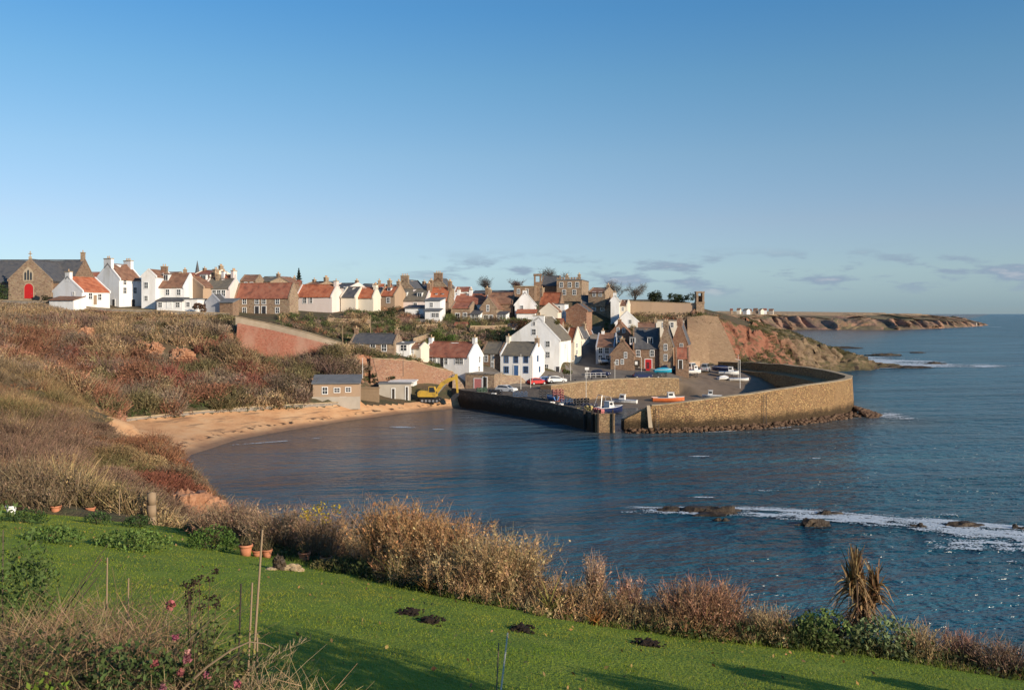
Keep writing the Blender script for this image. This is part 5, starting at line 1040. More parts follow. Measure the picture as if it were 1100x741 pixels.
def boat(label, loc, rz, L=5.5, B=2.0, H=.95, hull='wpaint', top=None, cabin=0, mast=0, stands=False, cabmat='wpaint', name='boat', group='boats in the harbour', tilt=0, outboard=False, aframe=False, canopy=None):
    root = empty(name, loc, rz, label, 'boat', group); root.rotation_euler = (R(tilt), 0, rz)
    lift = .75 if stands else 0.0; secs = []; deck = []; n = 11
    for i in range(n):
        t = i / (n - 1); x = -L / 2 + L * t; bw = B / 2 * (1 - max(0, (t - .45) / .55) ** 2.2) * (.86 + .14 * min(1, t * 4)); bw = max(bw, .03); sh = H * (1 + .42 * max(0, t - .35) ** 1.6 + .05 * (1 - t)); kz = .0 + .28 * H * max(0, (t - .7) / .3) ** 1.5
        secs.append([(x, -bw, lift + sh), (x, -bw * .86, lift + sh * .5 + kz * .5), (x, -bw * .42, lift + .12 * H + kz), (x, 0, lift + kz), (x, bw * .42, lift + .12 * H + kz), (x, bw * .86, lift + sh * .5 + kz * .5), (x, bw, lift + sh)])
        deck.append((x, bw, lift + sh))
    hb = MB().loft(secs, closed=False); hb.face(secs[0])
    hb.build('hull', M[hull], root, False)
    dk = MB().loft([[(x, -b * .93, z - .13), (x, b * .93, z - .13)] for x, b, z in deck], closed=False); dk.build('deck', M['gwood' if not top else top], root)
    rl = MB()
    for (x, b, z), (x2, b2, z2) in zip(deck, deck[1:]):
        for s in (-1, 1): rl.tube((x, s * b, z), (x2, s * b2, z2), .045, n=5)
    rl.build('gunwale', M['wpaint' if hull != 'wpaint' else 'bpaint'], root)
    zt = lift + H
    if cabin:
        cl = cabin; x0 = -.02 * L; cb = MB(); w = B * .3
        cb.hull([(x0, -w, zt - .1), (x0 + cl, -w * .8, zt - .1), (x0 + cl, w * .8, zt - .1), (x0, w, zt - .1)], [(x0, -w * .95, zt + 1.05), (x0 + cl * .72, -w * .75, zt + 1.05), (x0 + cl * .72, w * .75, zt + 1.05), (x0, w * .95, zt + 1.05)])
        c = cb.build('cabin', M[cabmat], root)
        g = MB().box((x0 + .12, -w - .0, zt + .5), (x0 + cl * .6, -w + .1, zt + .9)).box((x0 + .12, w - .1, zt + .5), (x0 + cl * .6, w, zt + .9)); g.build('window', M['glass'], c)
        MB().box((x0 - .12, -w * 1.05, zt + 1.05), (x0 + cl * .8, w * 1.05, zt + 1.12)).build('roof', M[cabmat], c)
    if mast:
        m_ = MB().tube((-.05 * L, 0, zt - .2), (-.05 * L, 0, zt + mast), .055, .035).build('mast', M['mast'], root)
        MB().tube((-.05 * L, 0, zt + .9), (-.45 * L, 0, zt + 1.0), .04).build('boom', M['mast'], m_)
    if outboard:
        MB().box((-L / 2 - .35, -.16, zt - .3), (-L / 2 - .02, .16, zt + .35)).box((-L / 2 - .22, -.05, zt - 1.0), (-L / 2 - .1, .05, zt - .3)).build('outboard_motor', M['dkpaint'], root)
    if aframe:
        a = MB()
        for s in (-1, 1): a.tube((-.34 * L, s * B * .42, zt - .1), (-.24 * L, s * B * .22, zt + 2.3), .06).tube((.1 * L, s * B * .4, zt - .1), (.02 * L, s * B * .3, zt + 1.9), .05)
        a.tube((-.24 * L, -B * .22, zt + 2.3), (-.24 * L, B * .22, zt + 2.3), .07).tube((.02 * L, -B * .3, zt + 1.9), (.02 * L, B * .3, zt + 1.9), .06).tube((-.24 * L, 0, zt + 2.3), (.02 * L, 0, zt + 1.9), .05)
        a.build('lifting_frame', M['metal'], root)
    if canopy:
        MB().loft([[(x, -b * .98, z + .02), (x, 0, z + .42 * (1 - abs(2 * i / (n - 1) - 1) ** 2)), (x, b * .98, z + .02)] for i, (x, b, z) in enumerate(deck)], closed=False).build('cover', M[canopy], root)
    if stands:
        for x in (-.3 * L, .18 * L):
            st = MB()
            for s in (-1, 1): st.tube((x, s * B * .36, 0), (x, s * B * .3, lift + H * .35), .05).tube((x - .4, s * B * .4, 0), (x, s * B * .3, lift + H * .35), .04)
            st.tube((x, -B * .36, .1), (x, B * .36, .1), .05); st.build('cradle', M['dkpaint'], root)
    return root
def water_pt(px, py, z=-.25): p = Pz(px, py, z + .3); return (p[0], p[1], z)
boat('bright turquoise boat propped high on a cradle at the quay edge', on_ground(712, 404.5), R(5), 4.0, 1.8, .8, 'teal', stands=True, canopy='teal')
boat('orange and white cabin boat afloat below the quay wall', water_pt(718, 431, -.2), R(2), 6.6, 2.2, 1.05, 'orange', 'wpaint', cabin=1.6)
boat('small pale blue boat with a white wheelhouse afloat by the slipway', water_pt(765, 427, -.2), R(170), 4.2, 1.6, .75, 'silver', 'wpaint', cabin=1.1)
boat('white motor boat parked ashore beside the tan block', on_ground(745, 405), R(20), 3.9, 1.7, .85, 'wpaint', 'wpaint', stands=True, cabin=1.1)
boat('white cabin boat on the slipway in front of the dark wall', on_ground(783, 406.5), R(-15), 4.6, 1.8, .9, 'wpaint', 'wpaint', stands=True, cabin=1.3)
boat('dark blue covered boat on the slipway behind the white cabin boat', on_ground(775, 402), R(160), 4.4, 1.8, .9, 'navy', stands=True, canopy='navy')
boat('low white rowing boat with a tall mast at the right end of the slipway', on_ground(794, 409.5), R(-3), 4.4, 1.6, .7, 'wpaint', mast=5.5)
boat('small white covered dinghy left of the low white rowing boat', on_ground(777, 408), R(25), 3.0, 1.4, .6, 'wpaint', canopy='wpaint')
boat('grey boat in the shade of the far pier, left of a paler one', water_pt(805, 421, -.2), R(20), 3.8, 1.5, .7, 'silver', canopy='silver')
boat('paler small boat furthest right in the shade of the far pier', water_pt(822, 420, -.2), R(-30), 3.6, 1.5, .7, 'wpaint', outboard=True)
boat('creel boat with white lifting frames lying behind the pier end', (17.2, 168, -.1), R(35), 7.2, 2.5, 1.2, 'navy', 'silver', cabin=1.4, aframe=True)
boat('red and white boat with a pale mast moored behind the inner pier', (13.8, 172.5, -.1), R(70), 5.2, 1.9, .9, 'creelr', 'wpaint', mast=6.0)
boat('white workboat moored close under the sunlit quay wall', (22.5, 186, -.1), R(160), 5.0, 1.9, .9, 'wpaint', 'silver', cabin=1.3)
boat('small blue boat among the gear on top of the inner pier', (6.9, 161.5, 3.0), R(120), 3.0, 1.3, .7, 'bluep', 'wpaint', outboard=True)

def creels(label, loc, rz, mat, nx, ny, nz, name='creel_stack'):
    root = empty(name, loc, rz, label, 'creel stack', 'creels stacked on the inner pier')
    for i in range(nx):
        for k in range(nz):
            mb = MB(); x = i * .68 + (random.random() - .5) * .1; z = k * .42; j = (random.random() - .5) * .12
            for yy in (-.3, 0, .3):
                arc = [(x + .29 * math.cos(t), yy + j, z + .05 + .34 * math.sin(t)) for t in np.linspace(0, math.pi, 7)]
                for a, b in zip(arc, arc[1:]): mb.tube(a, b, .025, n=4)
            mb.box((x - .3, -.32 + j, z), (x + .3, .32 + j, z + .06)); arc = np.linspace(0, math.pi, 7)
            mb.loft([[(x + .28 * math.cos(t), yy, z + .05 + .33 * math.sin(t)) for t in arc] for yy in (-.3 + j, .3 + j)], closed=False)
            mb.build('creel', M[mat], root)
    return root
def pier_pt(t, off, z=None):
    A = [(-9.9, 180, 3.3), (1.6, 163.6, 3.25), (8.4, 152.5, 3.0), (12.7, 141.9, 2.75)]; i = min(2, int(t * 3)); f = t * 3 - i; a, b = A[i], A[i + 1]
    return (a[0] + (b[0] - a[0]) * f + off * .86, a[1] + (b[1] - a[1]) * f + off * .5, (a[2] + (b[2] - a[2]) * f - .22) if z is None else z)
creels('tall stack of faded red creels on the inner pier', pier_pt(.47, 3.4), R(15), 'creelr', 3, 1, 5)
creels('dark creel stack directly left of the tall faded red stack', pier_pt(.36, 3.4), R(-5), 'dkpaint', 3, 1, 4)
creels('low blue creels in the middle of the inner pier', pier_pt(.58, 2.2), R(10), 'creelb', 3, 1, 2)
creels('dark heap of creels just beyond the low blue ones', pier_pt(.66, 2.8), R(25), 'dkpaint', 4, 1, 3)
creels('mixed purple grey creels along the outer half of the inner pier', pier_pt(.76, 2.2), R(-10), 'navy', 4, 1, 2)
creels('yellowish creels near the outer end of the inner pier', pier_pt(.84, 1.4), R(-30), 'creely', 2, 1, 2)
creels('small pink creel row nearest the pier end block', pier_pt(.93, 1.2), R(-60), 'creelr', 4, 1, 2)
creels('scattered dark creels at the wide root of the inner pier', pier_pt(.13, 1.6), R(-20), 'dkpaint', 4, 1, 2)
creels('green creels on the pier root close to the orange shed door', pier_pt(.05, 2.0), R(20), 'creelg', 3, 1, 2)
creels('blue grey creels on the pier root in front of the small white car', pier_pt(.24, 2.4), R(0), 'creelb', 4, 1, 2)
def fishbox(label, loc, rz, mat):
    root = empty('fish_box', loc, rz, label, 'fish box', 'boxes on the inner pier'); b = MB(); b.box((-.4, -.25, 0), (.4, .25, .05)).box((-.4, -.25, .05), (-.36, .25, .32)).box((.36, -.25, .05), (.4, .25, .32)).box((-.36, -.25, .05), (.36, -.21, .32)).box((-.36, .21, .05), (.36, .25, .32)); b.build('tub', M[mat], root)
    MB().box((-.14, -.27, .22), (.14, -.25, .28)).box((-.14, .25, .22), (.14, .27, .28)).build('grip', M['dkpaint'], root)
fishbox('white fish box beside the low blue creels', pier_pt(.55, .9), .3, 'wpaint'); fishbox('pale fish box between blue and dark creels', pier_pt(.62, .8), 1.0, 'wpaint'); fishbox('yellow fish box next to the purple grey creels', pier_pt(.80, .7), .2, 'creely'); fishbox('white fish box lying on the pier root left of the purple boat', pier_pt(.17, .8), -.4, 'wpaint')

def pole(name, label, loc, h, r=.06, mat='mast', kind='pole', arm=None, head=None, cat=None, group=None):
    root = empty(name, loc, 0, label, cat or 'pole', group)
    MB().tube((0, 0, -.4), (0, 0, h), r, r * .75, 8).build('shaft', M[mat], root)
    if arm: MB().tube((0, 0, h - .06), (arm, -.2, h + .1), .035).build('arm', M[mat], root)
    if head == 'lamp': MB().hull([((arm or 0) - .3, -.32, h + .02), ((arm or 0) + .3, -.32, h + .02), ((arm or 0) + .3, -.08, h + .02), ((arm or 0) - .3, -.08, h + .02)], [((arm or 0) - .2, -.28, h + .16), ((arm or 0) + .2, -.28, h + .16), ((arm or 0) + .2, -.12, h + .16), ((arm or 0) - .2, -.12, h + .16)]).build('lamp_head', M['lens'], root)
    if head == 'sign': MB().box((-.45, -.1, h - .55), (.45, -.05, h)).build('sign_panel', M['wpaint'], root)
    if head == 'disc': MB().tube((0, -.1, h - .3), (0, -.06, h - .3), .32, n=16).build('sign_panel', M['redpaint'], root)
    return root
pole('street_lamp', 'tall pale lamp post at the right corner of the big white gabled house', on_ground(613, 409), 4.2, head='lamp', arm=.4, cat='street lamp')
pole('sign_post', 'short post with a white sign panel on the quay left of the railing', on_ground(630.5, 406), 2.3, head='sign', cat='sign')
pole('street_lamp', 'slim lamp post on the quay edge right of the railing', on_ground(660.5, 406.5), 3.4, .05, head='lamp', cat='street lamp')
pole('street_lamp', 'lamp post in front of the red ground floor door', on_ground(689, 405), 4.4, .05, head='lamp', arm=-.4, cat='street lamp')
pole('flag_pole', 'tall pale pole on the pier root in front of the blue windowed house', on_ground(559.5, 421), 7.4, .06, cat='pole')
pole('flag_pole', 'second tall pale pole left of the blue parked car', on_ground(570, 417.5), 6.6, .06, cat='pole')
pole('sign_post', 'post with a round red disc just right of the white estate car', on_ground(605, 406.5), 1.9, head='disc', cat='sign')
pole('street_lamp', 'dark lamp post halfway up the rough red stone wall by the beach', W(433, 402, 176), 6.0, .05, 'dkpaint', head='lamp', cat='street lamp')
pole('pole', 'thin white pole standing on the slope left of the red rock face', W(389.5, 404, 172), 3.4, .05, 'wpaint')
pole('flag_pole', 'white pole with a cross yard at the pier wall right of the slipway', on_ground(795, 417), 6.4, .07, 'wpaint', arm=-1.2, cat='pole')
pole('pole', 'utility pole standing among the shrubs above the grey roofed cottage', W(398, 362, 202), 4.8, .1, 'gwood')
pole('pole', 'second utility pole left of the grey roofed cottage', W(368, 371, 184), 4.0, .09, 'gwood')
def bollard(label, px, py):
    root = empty('bollard', on_ground(px, py), 0, label, 'bollard', 'bollards along the quay edge'); MB().lathe((0, 0, -.1), [(.2, 0), (.15, .12), (.13, .5), (.2, .56), (.2, .68), (.06, .74)], 12).build('post', M['dkpaint'], root)
for k, (px, py) in enumerate(((618, 410.5), (636, 408.6), (654, 408), (672, 407.5), (682, 407.3), (706, 406.8))): bollard(('dark bollard nearest the tall white gabled house', 'dark bollard left of the railing', 'dark bollard right of the railing', 'dark bollard under the slim lamp post', 'dark bollard left of the dark cars', 'dark bollard by the turquoise boat')[k], px, py)
def railing():
    p = on_ground(640, 405.5); root = empty('railing', p, R(12), 'white railing beside the dark navy car on the quay edge', 'railing'); mb = MB()
    for z in (.5, 1.0): MB().tube((-2.4, 0, z), (2.4, 0, z), .04, n=6).build('rail', M['wpaint'], root)
    for x in (-2.4, -1.2, 0, 1.2, 2.4): MB().tube((x, 0, -.2), (x, 0, 1.05), .04, n=6).build('post', M['wpaint'], root)
railing()
def phonebox():
    p = on_ground(696, 398); root = empty('telephone_box', p, R(-8), 'red telephone box standing against the stone house with dormers', 'telephone box')
    mb = MB().box((-.45, -.45, 0), (.45, .45, 2.1)).box((-.5, -.5, 2.1), (.5, .5, 2.25)).box((-.4, -.4, 2.25), (.4, .4, 2.42)); mb.build('body', M['redpaint'], root)
    g = MB()
    for i in range(3):
        for k in range(5): g.box((-.33 + i * .23, -.475, .45 + k * .3), (-.14 + i * .23, -.44, .68 + k * .3))
    g.build('pane', M['glass'], root)
    p = on_ground(683.5, 397.5); b = empty('notice_board', p, R(-8), 'wooden notice board with a white paper left of the red telephone box', 'notice board')
    MB().box((-.8, -.05, .8), (.8, .05, 2.3)).box((-.75, -.04, -.2), (-.65, .04, .8)).box((.65, -.04, -.2), (.75, .04, .8)).build('board', M['dwood'], b); MB().box((-.3, -.075, 1.25), (.3, -.055, 2.0)).build('notice', M['wpaint'], b)
phonebox()
# excavator on the beach ramp
def excavator():
    p = on_ground(463, 432); p = (p[0], p[1], p[2]); root = empty('excavator', p, R(-6), 'yellow excavator on the beach ramp with its long arm bent down to the right', 'excavator')
    for y in (-1.15, 1.15):
        pr = [(-1.9, .45), (-1.7, .12), (-1.3, 0), (1.3, 0), (1.7, .12), (1.9, .45), (1.7, .78), (1.3, .88), (-1.3, .88), (-1.7, .78)]
        t = MB().hull([(a, y - .32, b) for a, b in pr], [(a, y + .32, b) for a, b in pr]).build('track', M['rubber'], root)
        for x in (-1.4, -.7, 0, .7, 1.4): MB().tube((x, y - .34, .4), (x, y + .34, .4), .22, n=10).build('track_roller', M['metal'], t)
    MB().box((-.9, -.8, .5), (.9, .8, 1.05)).build('undercarriage', M['dkpaint'], root)
    pr = [(-2.2, 1.1), (1.1, 1.1), (1.1, 1.55), (-.2, 1.6), (-.3, 2.25), (-2.0, 2.3), (-2.35, 2.0), (-2.35, 1.3)]
    MB().hull([(a, -1.3, b) for a, b in pr], [(a, 1.3, b) for a, b in pr]).build('engine_house', M['yellow'], root)
    MB().box((-2.42, -1.2, 1.2), (-2.33, 1.2, 1.75)).build('counterweight', M['dkpaint'], root)
    pr = [(-.25, 1.6), (1.15, 1.6), (1.2, 2.2), (.85, 3.05), (-.25, 3.05)]
    c = MB().hull([(a, -1.3, b) for a, b in pr], [(a, -.3, b) for a, b in pr]).build('cab', M['yellow'], root)
    gl = [(-.1, 2.0), (1.0, 2.0), (1.02, 2.25), (.75, 2.92), (-.1, 2.92)]; MB().hull([(a, -1.33, b) for a, b in gl], [(a, -1.29, b) for a, b in gl]).build('window', M['glass'], c)
    MB().hull([(1.17, -1.22, 1.75), (1.17, -.38, 1.75), (1.22, -.38, 2.2), (1.22, -1.22, 2.2)], [(1.25, -1.22, 1.75), (1.25, -.38, 1.75), (1.26, -.38, 2.2), (1.26, -1.22, 2.2)]).build('windscreen', M['glass'], c)
    bm = MB(); path = [(.9, 1.7), (2.2, 3.5), (3.4, 4.25), (5.0, 4.75)]; ww = [.34, .42, .38, .24]
    secs = []
    for i, (x, z) in enumerate(path):
        a = path[max(0, i - 1)]; b = path[min(3, i + 1)]; d = Vector((b[0] - a[0], 0, b[1] - a[1])).normalized(); n = Vector((-d.z, 0, d.x)) * ww[i] * .95
        secs.append([(x - n.x, .05 - .2, z - n.z), (x - n.x, .05 + .2, z - n.z), (x + n.x, .05 + .2, z + n.z), (x + n.x, .05 - .2, z + n.z)])
    b = MB().loft(secs).build('boom', M['yellow'], root)
    MB().tube((1.4, -.02, 1.8), (3.0, -.02, 3.7), .09).tube((1.4, .3, 1.8), (3.0, .3, 3.7), .09).build('hydraulic_ram', M['metal'], b)
    s = MB().hull([(4.55, -.12, 5.3), (4.55, .22, 5.3), (5.05, .22, 5.45), (5.05, -.12, 5.45)], [(4.95, -.1, 1.7), (4.95, .2, 1.7), (5.25, .2, 1.75), (5.25, -.1, 1.75)]).build('stick', M['yellow'], root)
    MB().tube((3.4, .05, 4.75), (4.6, .05, 5.3), .08).build('hydraulic_ram', M['metal'], s)
    bk = [(5.35, 1.85), (4.85, 1.8), (4.3, 1.5), (3.9, .9), (4.0, .45), (4.5, .35), (4.7, .75), (5.25, 1.2)]
    MB().hull([(a, -.5, b_) for a, b_ in bk], [(a, .6, b_) for a, b_ in bk]).build('bucket', M['dkpaint'], root)
excavator()
# ------------------------------------------------------------------ vegetation
class VG:
    def __init__(s): s.V = []; s.C = []
    def quads(s, V, C):
        V = np.asarray(V, float); C = np.asarray(C, float)
        if C.ndim == 2: C = np.repeat(C[:, None, :], 4, 1)
        s.V.append(V.reshape(-1, 4, 3)); s.C.append(C.reshape(-1, 4, 3)); return s
    def mesh(s, name, mat):
        V = np.concatenate(s.V).reshape(-1, 3); C = np.clip(np.concatenate(s.C).reshape(-1, 3), 0, 1)
        return np_mesh(name, V, np.arange(len(V)).reshape(-1, 4), M[mat], False, C)
    def build(s, name, mat='leaf', parent=None, **k): return tag(link(name, s.mesh(name, mat), parent), **k)
def rnd(*sh): return rng.random(sh)
def unit(v): return v / np.maximum(np.linalg.norm(v, axis=-1, keepdims=True), 1e-9)
def jit(col, n, v=.25, h=.08):
    c = np.asarray(col, float); c = np.broadcast_to(c, (n, 3)) * (1 + (rnd(n, 1) - .5) * 2 * v) * (1 + (rnd(n, 3) - .5) * 2 * h); return c
def ribbon(vg, base, d, L, w, col, bend=None, K=3, tip=.25):
    """tapered, bending strips"""
    n = len(base); L = np.broadcast_to(np.asarray(L, float), (n,))[:, None]; w = np.broadcast_to(np.asarray(w, float), (n,))[:, None]
    d = unit(d); side = unit(np.cross(d, rnd(n, 3) - .5)); bend = np.zeros((n, 3)) if bend is None else bend
    prev = base; pw = w
    for k in range(1, K + 1):
        t = k / K; q = base + d * L * t + bend * L * t * t; qw = w * (1 - (1 - tip) * t)
        vg.quads(np.stack([prev - side * pw, prev + side * pw, q + side * qw, q - side * qw], 1), col); prev, pw = q, qw
    return prev
def leaves(vg, c, s, col, up=.0, aspect=.55):
    n = len(c); a = rnd(n, 3) * 2 - 1; a[:, 2] += up; a = unit(a); b = unit(np.cross(a, rnd(n, 3) - .5)); s = np.broadcast_to(np.asarray(s, float), (n,))[:, None]
    a = a * s; b = b * s * aspect
    vg.quads(np.stack([c - a * .9, c + b - a * .1, c + a, c - b - a * .1], 1), col)
def sphere_pts(n, shell=.5):
    v = rnd(n, 3) * 2 - 1; v = unit(v + 1e-6); r = shell + (1 - shell) * rnd(n, 1) ** .5; return v * r
def project(x, y, z): return CX + F * x / y, HY + F * (CAMZ - z) / y
FOOT = []
for o in HOUSES.values():
    w, D, he, hr = o['_dims']; FOOT.append((o.location.x, o.location.y, o.rotation_euler.z, w, D))
def in_house(x, y, m=.8):
    r = np.zeros(len(x), bool)
    for ox, oy, a, w, D in FOOT:
        dx, dy = x - ox, y - oy; u = dx * math.cos(a) + dy * math.sin(a); v = -dx * math.sin(a) + dy * math.cos(a)
        r |= (u > -m) & (u < w + m) & (v > -m) & (v < D + m)
    return r
PAL = dict(rust=(.28, .135, .080), red=(.27, .105, .072), tan=(.36, .245, .135), straw=(.43, .31, .17), olive=(.215, .175, .085), grey=(.26, .19, .13), mauve=(.25, .16, .12), green=(.10, .12, .042), dark=(.11, .08, .052))
PN = list(PAL); PC = np.array([PAL[k] for k in PN])
def pick_colors(x, y, weights):
    """weights (n,k): patchy choice of a plant colour"""
    n = len(x); f = np.stack([fbm(x / 5.5 + i * 31, y / 7.0 + i * 17, 50 + i, 3) for i in range(len(PN))], 1)
    sc = weights * (np.clip(f - .22, 0, 1) ** 2.2) * (.5 + rnd(n, len(PN))); return sc.argmax(1)
def clumps(vg, P, Rr, Hh, col, n_tw, n_lf, Lf=.45, w=.03, ls=.10, spread=.9):
    """bushes: twigs from low down going up and out, small leaves round the outside"""
    n = len(P); i = np.repeat(np.arange(n), n_tw); m = len(i)
    ang = rnd(m) * 2 * math.pi; rr = np.sqrt(rnd(m)) * .75
    b = P[i] + np.stack([np.cos(ang) * rr * Rr[i], np.sin(ang) * rr * Rr[i], rnd(m) * Hh[i] * .45], 1)
    d = np.stack([np.cos(ang) * rr * spread + (rnd(m) - .5) * .7, np.sin(ang) * rr * spread + (rnd(m) - .5) * .7, .75 + rnd(m) * .4], 1)
    ribbon(vg, b, d, Hh[i] * (Lf + .35 * rnd(m)), w * (.6 + .8 * rnd(m)), jit(col[i], m, .3), None, 1, .35)
    if n_lf:
        i = np.repeat(np.arange(n), n_lf); m = len(i); s = sphere_pts(m, .55); s[:, 2] = np.abs(s[:, 2])
        c = P[i] + s * np.stack([Rr[i], Rr[i], Hh[i]], 1); leaves(vg, c, ls * (.6 + .8 * rnd(m)), jit(col[i], m, .35), .2)

# ---- scrub on the slopes
def cand(n, x0, x1, y0, y1):
    x = x0 + (x1 - x0) * rnd(n); y = y0 + (y1 - y0) * rnd(n); z = ground(x, y); px, py = project(x, y, z)
    k = (px > -40) & (px < 1140); return x[k], y[k], z[k], px[k], py[k]
def ell(px, py, e): return ((px - e[0]) / e[2]) ** 2 + ((py - e[1]) / e[3]) ** 2 < 1
BARE = [(92, 363, 13, 8), (172, 376, 12, 7), (196, 384, 22, 9), (150, 372, 6, 5), (120, 412, 6, 3)]
redpoly = [(250, 350), (300, 356), (366, 374), (345, 384), (304, 392), (276, 386), (250, 379)]
def weights(px, py, y):
    n = len(px); w = np.full((n, len(PN)), .25); g = lambda k: PN.index(k)
    rz = np.exp(-(((px - 200) / 130) ** 2 + ((py - 408) / 30) ** 2)); rz2 = np.exp(-(((px - 20) / 60) ** 2 + ((py - 365) / 35) ** 2)) * .7
    rz3 = np.exp(-(((px - 70) / 60) ** 2 + ((py - 425) / 30) ** 2)) * .5
    w[:, g('rust')] += 1.2 * rz + rz2 + rz3; w[:, g('red')] += .5 * rz + .2 * rz2; up = np.clip((385 - py) / 40, 0, 1)
    w[:, g('tan')] += .55 + .5 * up; w[:, g('grey')] += .45 + .4 * up; w[:, g('olive')] += .28 + .1 * up; nr = (y < 100)
    w[:, g('straw')] += .05 + .04 * nr; w[:, g('mauve')] += .5 * nr + .25; w[:, g('green')] *= .2; w[:, g('green')] += .3 * ((py > 418) & (y > 125)); w[:, g('dark')] = .25
    rt = np.clip((px - 300) / 60, 0, 1) * (y > 120); w[:, g('olive')] += .9 * rt; w[:, g('grey')] += .5 * rt; w[:, g('mauve')] += .4 * rt
    return w
def slope_scrub():
    x, y, z, px, py = cand(60000, -125, -8, 122, 197)
    k = ~inpoly(x, y, BEACHP) & ~inpoly(x, y, TARMAC) & (z > 2.2) & (px < 398)
    k &= ~(inpoly(px, py, redpoly)) & ~((px > 248) & (px < 374) & (y > 181 - .0 * px) & (py < 376)) & ~in_house(x, y)
    for e in BARE: k &= ~ell(px, py, e)
    k &= ~((px > 328) & (py > 402) & (y < 162)) & ~((px > 385) & (py > 398))
    k &= rnd(len(x)) < .17
    x, y, z, px, py = x[k], y[k], z[k], px[k], py[k]; n = len(x); wi = pick_colors(x, y, weights(px, py, y)); col = PC[wi] * (.6 + .9 * fbm(x / 2.2, y / 2.2, 131, 3))[:, None]
    top = np.clip((196 - y) / 14, .35, 1) * np.where((px > 330) & (py > 395), .7, 1); big = .35 + 1.5 * np.clip(fbm(x / 3.2, y / 3.2, 77, 3) * 1.6 - .3, 0, 1.2)
    P = np.stack([x, y, z - .1], 1); vg = VG(); clumps(vg, P, .85 * big, 1.75 * big * top, col, 16, 34, .5, .035, .13)
    # bigger rounded bushes between
    nb = min(1250, n); i = rng.permutation(n)[:nb]; sz = .7 + 1.2 * rnd(nb) ** 1.5; tp = np.clip((196 - y[i]) / 18, .3, 1)
    clumps(vg, P[i], 1.15 * sz, 1.5 * sz * tp, col[i] * (.55 + .75 * rnd(nb, 1)), 36, 170, .5, .04, .17, 1.4)
    lo_ = np.where((y < 186) & ((px > 290) | (rnd(n) < .35)))[0]; i = rng.permutation(lo_)[:230]; m_ = len(i); sz = 1.0 + .9 * rnd(m_); cc = np.where((px[i] > 290)[:, None], PC[[PN.index(k) for k in ('olive', 'grey', 'mauve', 'dark')]][rng.integers(0, 4, m_)] * .8, col[i] * .75)
    clumps(vg, P[i], 1.25 * sz, 1.75 * sz * np.clip((192 - y[i]) / 20, .4, 1), cc, 70, 320, .5, .035, .14, 1.3)
    vg.build('cliff_scrub', 'twig', kind='stuff'); return n
def near_scrub():
    x, y, z, px, py = cand(60000, -75, -12, 36, 124)
    k = ~inpoly(x, y, LAWN) & ~inpoly(x, y, BEACHP) & (z > .5) & ~((y < 40) & (px > 60))
    k &= ~((px > 152) & (px < 220) & (py > 534) & (y > 50) & (y < 66) & (rnd(len(x)) < .93))
    dens = np.clip((130 - y) / 90, .25, 1) * .42; k &= rnd(len(x)) < dens
    x, y, z, px, py = x[k], y[k], z[k], px[k], py[k]; n = len(x); wi = pick_colors(x, y, weights(px, py, y)); col = PC[wi] * (.42 + .85 * fbm(x / 2.2, y / 2.2, 131, 3))[:, None] * (1.02, 1., .88)
    big = .3 + 1.3 * np.clip(fbm(x / 2.4, y / 2.4, 78, 3) * 1.6 - .3, 0, 1.2); crest = np.where(px > 90, .6, 1.0)
    P = np.stack([x, y, z - .1], 1); vg = VG(); clumps(vg, P, .8 * big, 1.45 * big * crest, col, 34, 64, .45, .015, .06, 1.3)
    i = rng.permutation(n)[:420]; sz = .6 + .8 * rnd(420)
    clumps(vg, P[i], 1.0 * sz, 1.1 * sz * crest[i], col[i] * (.7 + .4 * rnd(420, 1)), 60, 260, .5, .02, .075, 1.5)
    # dry grass and seed stems over it
    m = 5000; i = rng.integers(0, n, m); b = P[i] + np.stack([(rnd(m) - .5) * 1.6, (rnd(m) - .5) * 1.6, np.full(m, .05)], 1); b[:, 2] = ground(b[:, 0], b[:, 1]) - .05
    d = np.stack([(rnd(m) - .5) * .5, (rnd(m) - .5) * .5, np.ones(m)], 1); ribbon(vg, b, d, .3 + .5 * rnd(m), .012, jit((.34, .25, .15), m, .3), np.stack([(rnd(m) - .5) * .5, (rnd(m) - .5) * .5, -.15 * np.ones(m)], 1), 2, .3)
    vg.build('slope_scrub', 'twig', kind='stuff'); return n
